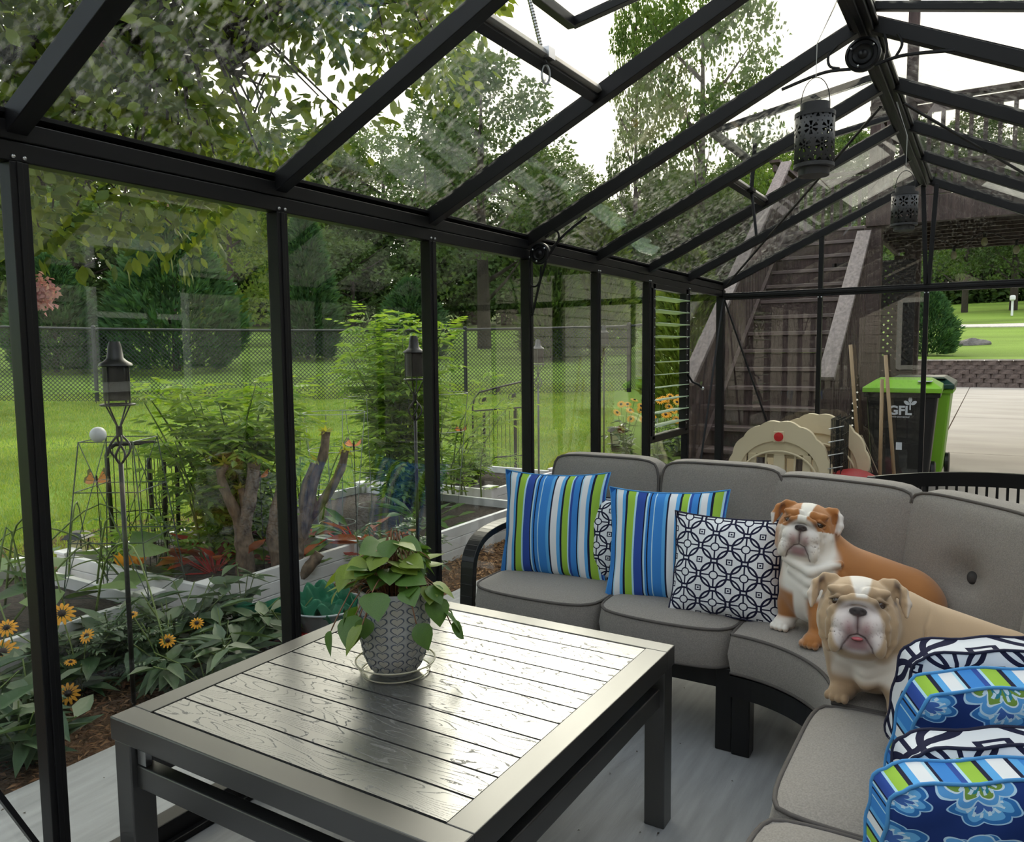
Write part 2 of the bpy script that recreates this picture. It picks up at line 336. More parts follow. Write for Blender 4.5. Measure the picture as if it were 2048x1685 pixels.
# grass blades on the near lawn
n = 150000; az = np.radians(rng.uniform(24, 66, n)); dd = 4.8 + 13 * rng.random(n) ** 1.5
X = -np.sin(az) * dd; Y = np.cos(az) * dd; ok = ~((X > -5.35) & (Y < 7.0)) & ~((X > -4.3) & (Y < 7.6)) & (X < -2.8); X, Y, dd = X[ok], Y[ok], dd[ok]; n = len(X)
P = np.stack([X, Y, zl(dd * 0.97) + 0.03 * np.sin(X * 0.9) * np.cos(Y * 0.7) * np.clip((dd - 6) / 6, 0, 1) - 0.005], 1); D = rand_units(n) * 0.55 + (0, 0, 1)
mat('grass_blade', (0.19, 0.32, 0.05), rough=0.7, spec=0.2, attr=(0.36, 0.41, 0.10), trans=0.35, noise=(0.8, 0.3, 4))
gr = link(leaf_mesh('grass', P, D, rng.uniform(0.03, 0.07, n), rng.uniform(0.004, 0.009, n) * np.clip(dd / 7, 1, 3), 'grass_blade'), 'grass'); tag(gr, 'short green grass blades of the mown lawn', 'grass', kind='stuff')
# debris specks on the slab
n = 150; P = np.stack([rng.uniform(-2.5, -0.2, n), rng.uniform(0.9, 3.4, n), np.full(n, 0.004)], 1); D = rand_units(n); D[:, 2] *= 0.1
tag(link(leaf_mesh('crumbs', P, D, rng.uniform(0.005, 0.018, n), rng.uniform(0.004, 0.009, n), 'debris', up=np.tile((0, 0, 1.), (n, 1))), 'leaf_crumbs'), 'dark dry leaf crumbs scattered on the concrete', 'debris', kind='stuff')
# ================================================================== greenhouse
XW, XR, XE, YE = -1.913, -0.4446, 1.024, 6.45
PY = [0.966 + 0.7703 * k for k in range(-3, 8)]; PY[-1] = YE
ZE, ZT, ZRI = 1.789, 1.883, 2.575
BAY = list(zip(PY[:-1], PY[1:]))
def roofz(x): return ZT + (ZRI - ZT) * (1 - abs(x - XR) / (XR - XW))
def wall_side(x, sgn, name, label):
    w = thing(name, label, 'wall', kind='structure')
    MB().bx(x - 0.03, x + 0.03, PY[0], YE + 0.03, 0.0, 0.07).bx(x - 0.05, x + 0.05, PY[0], YE + 0.05, 0, 0.02).build('base_rail', 'black_metal', w, bevel=0.004)
    e = MB().bx(x - 0.022 , x + 0.022, PY[0], YE + 0.02, ZE, ZE + 0.045).bx(x - 0.03 - 0.006 * sgn, x + 0.03 - 0.006 * sgn, PY[0], YE + 0.02, ZE + 0.047, ZT - 0.004).build('eave_beam', 'black_metal', w, bevel=0.003)
    MB().prism([(0, 0), (0.055, 0.022), (0.055, 0.032), (0, 0.014)], (x - 0.03 * sgn, PY[0], ZT - 0.012), (sgn * 1.0, 0, 0), (0, 0, 1), (0, YE - PY[0], 0)).build('gutter_lip', 'black_metal', w)
    for k, y in enumerate(PY):
        last = k == len(PY) - 1
        mb = MB().bx(x - 0.024, x + 0.024, y - 0.021, y + 0.021, 0.07, ZE)
        if not last: mb.bx(x + sgn * 0.004, x + sgn * 0.028, y - 0.007, y + 0.007, 0.07, ZE)
        else: mb.bx(x - 0.03, x + 0.03, y - 0.03, y + 0.03, 0.07, ZE + 0.05)
        p = mb.build('post', 'black_metal', w, bevel=0.002)
        if sgn > 0:
            for dy in (-0.012, 0.012):
                MB().sphere((x + 0.024, y + dy, ZE + 0.01), 0.0055, 8, 4).build('bolt', 'steel', p, smooth=True)
                MB().sphere((x + 0.036, y + dy * 0.6, ZE + 0.072), 0.0045, 8, 4).build('bolt', 'steel', p, smooth=True)
    for k, (a, b) in enumerate(BAY):
        if sgn > 0 and k == 8: continue        # the louvre bay
        MB().bx(x - 0.002, x + 0.002, a + 0.012, b - 0.012, 0.06, ZE + 0.005).build('pane', 'glass_wall', w)
    return w
WL = wall_side(XW, 1, 'wall_left', 'black-framed greenhouse side wall with tall clear panes facing the garden')
WR = wall_side(XE, -1, 'wall_right', 'black-framed greenhouse side wall behind the sofa back, facing the house')
# louvre bay: top band is empty, louvre slats with frame, lower pane
y0, y1 = BAY[8]
LV = thing('louvre_window', 'black louvre window with open tilted frosted glass slats beside the stairs', 'window', (XW, (y0 + y1) / 2, 0.76), kind='structure'); hw = (y1 - y0) / 2
for s in (-1, 1):
    fr = MB().bx(-0.02, 0.03, s * (hw - 0.06) - 0.022, s * (hw - 0.06) + 0.022, 0.0, ZE - 0.76).build('side_frame', 'black_metal', LV, bevel=0.002)
    for i in range(16): MB().sphere((0.032, s * (hw - 0.06), 0.06 + i * 0.062), 0.0045, 6, 4).build('bolt', 'steel', fr)
MB().bx(-0.02, 0.03, -hw, hw, -0.02, 0.025).build('bottom_frame', 'black_metal', LV, bevel=0.002)
MB().bx(-0.02, 0.03, -hw, hw, ZE - 0.76 - 0.035, ZE - 0.76).build('top_frame', 'black_metal', LV, bevel=0.002)
mat('slat_glass', (0.55, 0.66, 0.61), rough=0.2, spec=0.6, trans=0.3)
sm = MB().bar((-0.052, 0, -0.004), (0.052, 0, 0.004), 2 * hw - 0.14, 0.005).mesh('louvre_slat', 'slat_glass')
for i in range(11): link(sm, 'louvre_slat', LV, (0, 0, 0.085 + i * 0.0855))
MB().tube([(0.03, hw - 0.05, 0.42), (0.06, hw - 0.02, 0.36), (0.10, hw - 0.0, 0.34), (0.12, hw + 0.03, 0.31)], 0.008, 6).build('crank_handle', 'black_metal', LV)
MB().sphere((0.12, hw + 0.03, 0.31), 0.014, 8, 5).build('crank_knob', 'steel', LV)
MB().bx(XW - 0.002, XW + 0.002, y0 + 0.012, y1 - 0.012, 0.06, 0.76).build('pane', 'glass_wall', WL)
# roof: rafters, panes, ridge
def roof_side(sgn, name, label, vents):
    rf = thing(name, label, 'roof', kind='structure'); xe = XW if sgn > 0 else XE
    for k, y in enumerate(PY):
        a = (xe, y, ZT - 0.015); b = (XR - sgn * 0.03, y, ZRI - 0.03)
        mb = MB().bar(a, b, 0.046, 0.052); mb.bar((xe, y, ZT + 0.012), (XR, y, ZRI + 0.005), 0.014, 0.03)
        mb.build('rafter', 'black_metal', rf, bevel=0.002)
    for k, (a, b) in enumerate(BAY):
        xs = XR - sgn * 0.73 if k in vents else XR - sgn * 0.02
        z0 = roofz(xe) + 0.008; z1 = roofz(xs) + 0.008
        MB().bar((xe - sgn * 0.03, (a + b) / 2, z0 - 0.014), (xs, (a + b) / 2, z1), b - a - 0.02, 0.004).build('pane', 'glass_roof', rf)
        if k in vents:
            MB().bar((xs, a + 0.015, z1 - 0.012), (xs, b - 0.015, z1 - 0.012), 0.045, 0.022, up=(0.42 * -sgn, 0, 0.9)).build('vent_sill', 'alu', rf, bevel=0.002)
            MB().bar((xs - sgn * 0.004, a + 0.015, z1 - 0.03), (xs - sgn * 0.004, b - 0.015, z1 - 0.03), 0.03, 0.022, up=(0.42 * -sgn, 0, 0.9)).build('vent_sill_trim', 'black_metal', rf)
    return rf
RL = roof_side(1, 'roof_left', 'dirty glass roof slope on the garden side with black rafters', (4, 7))
RR = roof_side(-1, 'roof_right', 'glass roof slope on the house side with black rafters', (5,))
rd = MB().bx(XR - 0.035, XR + 0.035, PY[0], YE + 0.02, ZRI - 0.055, ZRI + 0.02).bx(XR - 0.05, XR - 0.036, PY[0], YE + 0.02, ZRI - 0.04, ZRI - 0.02).bx(XR + 0.036, XR + 0.05, PY[0], YE + 0.02, ZRI - 0.04, ZRI - 0.02).bx(XR - 0.012, XR + 0.012, PY[0], YE + 0.02, ZRI - 0.07, ZRI - 0.055).build('trim_1', 'black_metal', bevel=0.003)
tag(rd, 'long black ridge beam at the top of the greenhouse', 'ridge beam', kind='structure')
# open roof vents
def vent(name, label, y0, y1, sgn, th):
    t = thing(name, label, 'roof vent', (XR - sgn * 0.03, (y0 + y1) / 2, ZRI + 0.03)); w = (y1 - y0) / 2 - 0.02; L = 0.80; a = math.radians(24.9 - th)
    dx, dz = -sgn * math.cos(a), -math.sin(a); E = lambda s, y, q=0: (dx * s - sgn * q * math.sin(a) * -1 * -1, y, dz * s + q)
    for s in (-1, 1): MB().bar(E(0, s * w), E(L, s * w), 0.03, 0.03).build('side_rail', 'black_metal', t, bevel=0.002)
    MB().bar(E(L, -w), E(L, w), 0.034, 0.034).build('bottom_rail', 'black_metal', t, bevel=0.002)
    MB().bar(E(0, -w), E(0, w), 0.02, 0.025).build('hinge_rail', 'black_metal', t)
    MB().bar(E(0.01, 0, 0.006), E(L, 0, 0.006), 2 * w - 0.02, 0.004).build('pane', 'glass_roof', t)
    return t, E(L * 0.97, 0), w
V1, e1, _ = vent('roof_vent', 'open roof vent sash above the coffee table', BAY[4][0], BAY[4][1], 1, 15)
V2, e2, _ = vent('roof_vent', 'open roof vent sash further along, behind the nearer lantern', BAY[7][0], BAY[7][1], 1, 15)
V3, e3, _ = vent('roof_vent', 'open roof vent sash on the slope toward the house', BAY[5][0], BAY[5][1], -1, 12)
# chrome threaded opener of the near vent
sy = sum(BAY[4]) / 2 - V1.location.y; zx = roofz(XR - 0.73) - V1.location.z; xx = -0.70
op = MB()
hx = [(e1[0] + (xx - e1[0]) * t, sy, e1[2] + (zx + 0.0 - e1[2]) * t) for t in np.linspace(0, 1.12, 60)]
op.tube(hx, [0.0075 if i % 2 else 0.0055 for i in range(60)], 8).bx(xx - 0.02, xx + 0.03, sy - 0.02, sy + 0.02, zx - 0.012, zx + 0.02)
q = hx[-1]; op.tube([(q[0] + 0.012 * math.sin(a) * 0.6, q[1] + 0.012 * math.sin(a), q[2] - 0.025 + 0.028 * math.cos(a)) for a in np.linspace(0, 2 * PI, 13)[:-1]], 0.004, 6, closed=True)
op.build('opener_screw', 'steel', V1, smooth=40)
# black piston opener of the far vent
sy2 = 0.0
MB().tube([(e2[0] + 0.1, 0, e2[2]), (xx + 0.02, 0, zx)], 0.012, 8).tube([(xx + 0.02, 0, zx), (xx + 0.06, -0.03, zx - 0.26)], 0.008, 8).build('opener_piston', 'black_metal', V2)
MB().bx(xx - 0.03, xx + 0.04, -0.05, 0.02, zx - 0.02, zx).build('opener_bracket', 'black_metal', V2)
# end wall
WB = thing('wall_back', 'black-framed glass gable end wall in front of the deck stairs', 'wall', kind='structure')
MB().bx(XW, XE, YE - 0.022, YE + 0.022, ZE - 0.03, ZE + 0.025).bx(XW, XE, YE - 0.03, YE + 0.03, ZE - 0.012, ZE + 0.01).build('tie_beam', 'black_metal', WB, bevel=0.003)
MB().bx(XW, -0.41, YE - 0.03, YE + 0.03, 0, 0.06).build('base_rail', 'black_metal', WB)
EX = [-1.138, -0.41, 0.32]
for i, x in enumerate(EX):
    p = MB().bx(x - 0.016, x + 0.016, YE - 0.022, YE + 0.02, 0.0, ZE - 0.02).build('post', 'black_metal', WB, bevel=0.002)
    for dx in (-0.012, 0.012): MB().sphere((x + dx, YE - 0.026, ZE - 0.04), 0.006, 8, 4).build('bolt', 'steel', p)
    top = roofz(x) - 0.03
    if i != 1: MB().bx(x - 0.016, x + 0.016, YE - 0.02, YE + 0.02, ZE + 0.02, top).build('gable_post', 'black_metal', WB, bevel=0.002)
for dx in (-0.055, 0.03): MB().bar((-0.405 + dx * 0.2, YE - 0.02, ZE + 0.02), (-0.40 + dx, YE - 0.02, roofz(-0.4) - 0.04), 0.03, 0.022, up=(0, 1, 0)).build('gable_post', 'black_metal', WB, bevel=0.002)
MB().bx(XW + 0.02, EX[0] - 0.01, YE - 0.002, YE + 0.002, 0.05, ZE - 0.02).build('pane', 'glass_end', WB)
MB().bx(EX[0] + 0.01, EX[1] - 0.01, YE - 0.002, YE + 0.002, 0.05, ZE - 0.02).build('pane', 'glass_end', WB)
for a, b in ((XW + 0.03, EX[0] - 0.01), (EX[0] + 0.01, EX[1] - 0.01), (EX[1] + 0.01, EX[2] - 0.01), (EX[2] + 0.01, XE - 0.03)):
    pl = [(a, ZE), (b, ZE), (b, roofz(b) - 0.02)] + ([(XR, ZRI - 0.02)] if a < XR < b else []) + [(a, roofz(a) - 0.02)]
    MB().prism([(x, z) for x, z in pl], (0, YE - 0.002, 0), (1, 0, 0), (0, 0, 1), (0, 0.004, 0)).build('pane', 'glass_end', WB)
# braces
def brace(a, b, r, label, name='wind_brace'):
    tag(MB().bar(a, b, r, r * 0.5).build(name, 'black_metal'), label, 'brace', 'diagonal wind braces of the greenhouse')
brace((XW + 0.04, YE - 0.035, ZE - 0.03), (-1.40, YE - 0.035, 0.45), 0.022, 'flat black diagonal brace across the end wall pane by the corner post')
brace((XW + 0.035, YE - 0.05, ZE - 0.02), (XW + 0.035, 5.70, 0.12), 0.014, 'thin black diagonal brace on the side wall beside the corner post')
brace((-0.50, 4.277, 2.52), (-1.86, 6.38, 1.86), 0.014, 'thin black diagonal brace under the roof running down to the corner')
brace((-0.40, 4.277, 2.52), (0.98, 6.38, 1.86), 0.014, 'thin black diagonal brace under the roof slope toward the house')
brace((XW + 0.045, 0.42, 1.26), (XW + 0.045, 0.955, 0.08), 0.022, 'flat black diagonal brace low on the side wall beside the outside slab')
# cast ornamental corner brackets with a ringed disc
def bracket(name, label, disc, r, arms, loops):
    t = thing(name, label, 'bracket', disc)
    d = MB().lathe([(0.0, -0.010), (r, -0.010), (r, 0.006), (r * 0.86, 0.010), (r * 0.80, 0.004), (r * 0.62, 0.004), (r * 0.55, 0.010), (r * 0.46, 0.004), (r * 0.28, 0.004), (r * 0.2, 0.01), (0.0, 0.012)], 28)
    d.xf(Matrix.Rotation(PI / 2, 4, 'X')); d.build('disc', 'black_metal', t, smooth=50)
    for a in (0.6, 2.6, 4.4): MB().sphere((r * 0.72 * math.cos(a), -0.012, r * 0.72 * math.sin(a)), 0.005, 8, 4).build('bolt', 'steel', t)
    for pts in arms: MB().tube(spline(pts, 12), 0.0065, 6).build('arm', 'black_metal', t, smooth=50)
    for pts in loops: MB().tube(spline(pts, 14), 0.005, 6).build('scroll', 'black_metal', t, smooth=50)
by = PY[6] - 0.0
bracket('corner_bracket', 'ornate black bracket with ringed disc joining post and rafter at the eave', (-1.833, by - 0.012, 1.812), 0.052,
        [[(0.035, 0, -0.035), (0.0, 0, -0.13), (-0.045, 0, -0.29)], [(0.04, 0, -0.02), (0.12, 0, 0.07), (0.245, 0, 0.148)], [(-0.05, 0, -0.28), (-0.06, 0, -0.1), (-0.045, 0, 0.0)]],
        [[(-0.055, 0, -0.11), (-0.05, 0, -0.145), (-0.02, 0, -0.15), (0.0, 0, -0.12), (0.005, 0, -0.06)], [(0.03, 0, 0.075), (0.07, 0, 0.105), (0.1, 0, 0.085), (0.095, 0, 0.05), (0.06, 0, 0.02)]])
bracket('corner_bracket', 'ornate black bracket with ringed disc under the ridge beam', (-0.4446, by - 0.03, 2.437), 0.062,
        [[(-0.04, 0, -0.045), (-0.14, 0, -0.04), (-0.29, 0, -0.075)], [(0.04, 0, -0.045), (0.14, 0, -0.03), (0.30, 0, -0.045)]],
        [[(-0.09, 0, 0.05), (-0.12, 0, 0.02), (-0.115, 0, -0.02), (-0.08, 0, -0.035)], [(0.07, 0, 0.06), (0.08, 0, 0.01), (0.075, 0, -0.035)], [(0.115, 0, 0.05), (0.13, 0, 0.01), (0.11, 0, -0.03)]])
# ================================================================== the house beside the greenhouse (seen mirrored in the panes)
hs = thing('house', 'beige lap-sided house wall mirrored in the greenhouse panes', 'house', (3.5, 2.0, 0), kind='structure')
bm_ = MB().prism([(0, 0), (-0.018, 0), (-0.004, 0.2), (0, 0.2)], (0, -9, 0), (1, 0, 0), (0, 0, 1), (0, 29, 0)).mesh('siding_board', 'siding')
for i in range(17): link(bm_, 'siding_board', hs, (0, 0, 0.25 + 0.2 * i))
MB().bx(0.0, 0.3, -9, 20, 0, 3.7).build('wall_core', 'siding', hs)
MB().bx(-0.02, 0.0, -9, 20, 0, 0.25).build('foundation', 'concrete_pad', hs)
MB().prism([(-0.6, 0), (3, 1.6), (3, 1.75), (-0.6, 0.12)], (0, -9.3, 3.62), (1, 0, 0), (0, 0, 1), (0, 29.6, 0)).build('roof', 'shingle', hs)
for yy in (-4.5, 2.8):
    wf = MB().bx(-0.05, 0.0, yy - 0.55, yy + 0.55, 1.0, 2.5).build('window_frame', 'white_trim', hs)
    MB().bx(-0.055, -0.03, yy - 0.45, yy + 0.45, 1.1, 1.72).bx(-0.055, -0.03, yy - 0.45, yy + 0.45, 1.78, 2.4).build('pane', 'window_dark', wf)
# unseen wing added to darken the end wall reflection; yard behind the camera
hw_ = thing('added_house_wing', 'beige lap-sided house wing added out of view for the end wall reflections', 'house', (0.5, -5.5, 0), kind='structure')
bm3 = MB().prism([(0, 0), (0.018, 0), (0.004, 0.2), (0, 0.2)], (-6, 0, 0), (0, 1, 0), (0, 0, 1), (9, 0, 0)).mesh('siding_board', 'siding')
for i in range(17): link(bm3, 'siding_board', hw_, (0, 0, 0.25 + 0.2 * i))
MB().bx(-6, 3, -0.3, 0, 0, 3.7).build('wall_core', 'siding', hw_)
MB().prism([(0.6, 0), (-3, 1.6), (-3, 1.75), (0.6, 0.12)], (-6.3, 0, 3.62), (0, 1, 0), (0, 0, 1), (9.6, 0, 0)).build('roof', 'shingle', hw_)
wf = MB().bx(-2.2, -0.9, 0.0, 0.05, 0.9, 2.4).build('window_frame', 'white_trim', hw_); MB().bx(-2.1, -1.0, 0.03, 0.055, 1.0, 2.3).build('pane', 'window_dark', wf)
tag(MB().bx(-14, 1.75, -5.5, -2.22, -0.15, -0.03).bx(1.77, 3.5, -5.5, 6.6, -0.15, -0.02).build('yard', 'concrete_pad'), 'concrete yard between the greenhouse and the house', 'yard', kind='structure')
# ================================================================== fabric and furniture materials
mat('cushion', (0.232, 0.213, 0.196), rough=0.95, spec=0.15, noise=(260, 0.16, 2, (1, 1, 1)), bump=(420, 0.25, 0.002), sheen=0.15)
mat('piping', (0.10, 0.09, 0.085), rough=0.9, spec=0.2)
mat('button', (0.035, 0.033, 0.033), rough=0.7)
mat('sofa_metal', (0.006, 0.006, 0.007), rough=0.34, spec=0.4)
class NE:
    """short-hand for shader math"""
    def __init__(s, m): s.nt = m.node_tree
    def __call__(s, op, *a):
        n = s.nt.nodes.new('ShaderNodeMath'); n.operation = op
        for i, x in enumerate(a):
            if isinstance(x, (int, float)): n.inputs[i].default_value = x
            else: s.nt.links.new(x, n.inputs[i])
        return n.outputs[0]
    def uv(s):
        a = s.nt.nodes.new('ShaderNodeUVMap'); b = s.nt.nodes.new('ShaderNodeSeparateXYZ'); s.nt.links.new(a.outputs[0], b.inputs[0]); return b.outputs[0], b.outputs[1], a.outputs[0]
    def mix(s, f, a, b):
        n = s.nt.nodes.new('ShaderNodeMixRGB')
        for i, x in enumerate((f, a, b)):
            if isinstance(x, (int, float)): n.inputs[i].default_value = x
            elif isinstance(x, tuple): n.inputs[i].default_value = (*x, 1)
            else: s.nt.links.new(x, n.inputs[i])
        return n.outputs[0]
    def lt(s, a, b): return s('LESS_THAN', a, b)
    def gt(s, a, b): return s('GREATER_THAN', a, b)
    def frac(s, a): return s('FRACT', a)
    def finish(s, c, rough=0.85):
        b = s.nt.nodes['Principled BSDF']; s.nt.links.new(c, b.inputs['Base Color']); b.inputs['Roughness'].default_value = rough; b.inputs['Specular IOR Level'].default_value = 0.2
NAVY, WHITE, SKYB, MIDB, DEEPB, LIME, PALE = (0.012, 0.013, 0.04), (0.72, 0.74, 0.78), (0.10, 0.36, 0.72), (0.045, 0.22, 0.60), (0.03, 0.075, 0.33), (0.30, 0.50, 0.06), (0.42, 0.66, 0.80)
def stripe_mat(name, rep):
    m = mat(name); e = NE(m); u, v, _ = e.uv()
    r = m.node_tree.nodes.new('ShaderNodeValToRGB'); r.color_ramp.interpolation = 'CONSTANT'
    m.node_tree.links.new(e.frac(e('MULTIPLY', u, rep)), r.inputs[0])
    st = [(0, MIDB), (.07, NAVY), (.085, PALE), (.10, WHITE), (.17, SKYB), (.21, NAVY), (.235, LIME), (.325, PALE), (.35, DEEPB), (.45, NAVY), (.465, PALE), (.485, MIDB), (.51, NAVY), (.525, MIDB), (.57, PALE), (.58, MIDB), (.68, SKYB), (.72, NAVY), (.74, WHITE), (.82, SKYB), (.86, NAVY), (.885, LIME), (.955, PALE), (.97, DEEPB)]
    while len(r.color_ramp.elements) < len(st): r.color_ramp.elements.new(0.5)
    for el, (p, c) in zip(r.color_ramp.elements, st): el.position = p; el.color = (*c, 1)
    e.finish(r.outputs[0])
stripe_mat('stripes', 1.38); stripe_mat('stripes_gusset', 2.2)
def geo_mat(name, rep):
    m = mat(name); e = NE(m); u, v, _ = e.uv(); U = e('MULTIPLY', u, rep); W = e('MULTIPLY', v, rep)
    def cell(o):
        a = e('SUBTRACT', e.frac(e('ADD', U, o)), 0.5); b = e('SUBTRACT', e.frac(e('ADD', W, o)), 0.5); return a, b, e('SQRT', e('ADD', e('MULTIPLY', a, a), e('MULTIPLY', b, b)))
    a, b, r = cell(0.0); a2, b2, r2 = cell(0.5)
    th = e('ARCTAN2', a, b)
    ring = e.lt(e('ABSOLUTE', e('SUBTRACT', r, 0.435)), 0.034); ring2 = e.lt(e('ABSOLUTE', e('SUBTRACT', r2, 0.40)), 0.03)
    spoke = e('MULTIPLY', e.lt(e('MULTIPLY', e('ABSOLUTE', e('SINE', e('MULTIPLY', th, 2))), r), 0.052), e('MULTIPLY', e.gt(r, 0.13), e.lt(r, 0.44)))
    cor = e.lt(e('ABSOLUTE', e('SUBTRACT', r, 0.135)), 0.022)
    ch = e('MAXIMUM', e('ABSOLUTE', a2), e('ABSOLUTE', b2)); sq = e('ADD', e.lt(e('ABSOLUTE', e('SUBTRACT', ch, 0.085)), 0.020), e.lt(ch, 0.03))
    f = e('MINIMUM', e('ADD', e('ADD', ring, ring2), e('ADD', e('ADD', spoke, cor), sq)), 1.0)
    e.finish(e.mix(f, WHITE, NAVY))
geo_mat('geometric', 3.6); geo_mat('geometric_big', 2.3)
def floral_mat(name):
    m = mat(name); e = NE(m); u, v, uvs = e.uv(); nt = m.node_tree
    nz = nt.nodes.new('ShaderNodeTexNoise'); nz.inputs['Scale'].default_value = 5; nt.links.new(uvs, nz.inputs['Vector'])
    ad = nt.nodes.new('ShaderNodeVectorMath'); ad.operation = 'MULTIPLY_ADD'; nt.links.new(nz.outputs['Color'], ad.inputs[0]); ad.inputs[1].default_value = (0.10, 0.10, 0); nt.links.new(uvs, ad.inputs[2])
    sp = nt.nodes.new('ShaderNodeSeparateXYZ'); nt.links.new(ad.outputs[0], sp.inputs[0]); U, W = sp.outputs[0], sp.outputs[1]
    col = e.mix(0.0, (0.012, 0.035, 0.17), (0, 0, 0))
    def blooms(col, rep, off, R, cols, petals):
        a = e('SUBTRACT', e.frac(e('ADD', e('MULTIPLY', U, rep), off)), 0.5); b = e('SUBTRACT', e.frac(e('ADD', e('MULTIPLY', W, rep), off * 1.7)), 0.5)
        r = e('SQRT', e('ADD', e('MULTIPLY', a, a), e('MULTIPLY', b, b))); th = e('ARCTAN2', a, b)
        pet = e('MULTIPLY', e('ABSOLUTE', e('COSINE', e('MULTIPLY', th, petals / 2))), 0.09)
        rr = e('SUBTRACT', r, pet)
        prev = R
        for k, c in cols: col = e.mix(e.lt(rr, R * k), col, c)
        dots = e('MULTIPLY', e.lt(e('ABSOLUTE', e('SUBTRACT', r, R * 0.62)), R * 0.10), e.gt(e('SINE', e('MULTIPLY', th, petals * 2)), 0.35))
        return e.mix(dots, col, (0.55, 0.72, 0.88))
    col = blooms(col, 3.1, 0.31, 0.34, [(1.0, (0.35, 0.58, 0.82)), (0.93, (0.03, 0.16, 0.46)), (0.72, (0.13, 0.40, 0.76)), (0.40, (0.38, 0.62, 0.85)), (0.30, (0.05, 0.13, 0.42))], 7)
    col = blooms(col, 2.0, 0.77, 0.27, [(1.0, (0.45, 0.66, 0.85)), (0.92, (0.10, 0.33, 0.70)), (0.66, (0.62, 0.76, 0.88)), (0.58, (0.17, 0.30, 0.06)), (0.34, (0.03, 0.22, 0.30)), (0.18, (0.55, 0.70, 0.85))], 9)
    e.finish(col)
floral_mat('floral')
# ------------------------------------------------------------------ cushion of any plan
def cushion_mesh(name, fmap, nu, nv, z0, z1, dome, bulge, mats, dimple=None):
    """fmap(u,v)->(x,y); boxed cushion with crowned top"""
    vs = []; top = {}; bot = {}
    for i in range(nu + 1):
        for j in range(nv + 1):
            u, v = i / nu, j / nv; x, y = fmap(u, v); e = max(0.0, 16 * u * (1 - u) * v * (1 - v)) ** 0.42
            z = z1 + dome * e
            if dimple: z -= dimple[2] * math.exp(-((u - dimple[0]) ** 2 + (v - dimple[1]) ** 2) / dimple[3] ** 2)
            top[i, j] = len(vs); vs.append((x, y, z))
    for i in range(nu + 1):
        for j in range(nv + 1):
            u, v = i / nu, j / nv; x, y = fmap(u, v); e = max(0.0, 16 * u * (1 - u) * v * (1 - v)) ** 0.42
            bot[i, j] = len(vs); vs.append((x, y, z0 - dome * 0.5 * e))
    loop = [(i, 0) for i in range(nu)] + [(nu, j) for j in range(nv)] + [(i, nv) for i in range(nu, 0, -1)] + [(0, j) for j in range(nv, 0, -1)]
    cx, cy = fmap(0.5, 0.5); mid = []
    L = len(loop)
    for k, (i, j) in enumerate(loop):
        a = V(*vs[top[loop[k - 1]]][:2]); b = V(*vs[top[loop[(k + 1) % L]]][:2]); p = V(*vs[top[i, j]][:2]); t = unit(b - a); nrm_ = V(t[1], -t[0])
        mid.append(len(vs)); q = p + nrm_ * bulge; vs.append((q[0], q[1], (z0 + z1) / 2))
    fs = []
    for i in range(nu):
        for j in range(nv):
            fs.append((top[i, j], top[i + 1, j], top[i + 1, j + 1], top[i, j + 1])); fs.append((bot[i, j], bot[i, j + 1], bot[i + 1, j + 1], bot[i + 1, j]))
    for k in range(L):
        a, b = loop[k], loop[(k + 1) % L]; m0, m1 = mid[k], mid[(k + 1) % L]
        fs.append((top[a], m0, m1, top[b])); fs.append((m0, bot[a], bot[b], m1))
    mb = MB(); mb.v = vs; mb.f = fs; mb.m = [0] * len(fs)
    return mb, [vs[top[q]] for q in loop], [vs[bot[q]] for q in loop]
def rrect(x0, x1, y0, y1, r=0.05, front=0.0):
    """rounded rectangle as a squircle-like map"""
    def f(u, v):
        a, b = 2 * u - 1, 2 * v - 1; k = r / max(x1 - x0, y1 - y0) * 2
        s = 1 - 0.42 * k * (a * a * b * b) ** 2.6
        return ((x0 + x1) / 2 + a * s * (x1 - x0) / 2, (y0 + y1) / 2 + b * s * (y1 - y0) / 2 - front * (1 - a * a) * (b < 0) * b * b)
    return f
def cushion(name, parent, fmap, z0, z1, dome=0.02, bulge=0.012, M=None, post=None, nu=14, nv=14, dimple=None, button=None, pip=0.0055, lower=True):
    mb, lt, lb = cushion_mesh(name, fmap, nu, nv, z0, z1, dome, bulge, None, dimple)
    P1 = MB().tube(lt, pip, 6, closed=True)
    if lower: P1.tube(lb, pip, 6, closed=True)
    for q in (mb, P1):
        if post: q.v = [post(p) for p in q.v]
        if M is not None: q.xf(M)
    o = mb.build(name, 'cushion', parent, smooth=60); P1.build('piping', 'piping', o, smooth=True)
    if button:
        b = MB().lathe([(0, 0.010), (0.012, 0.009), (0.02, 0.004), (0.021, -0.004), (0, -0.006)], 16, button)
        if post: b.v = [post(p) for p in b.v]
        if M is not None: b.xf(M)
        b.build('button', 'button', o, smooth=True)
    return o
ZS0, ZS1 = 0.295, 0.425
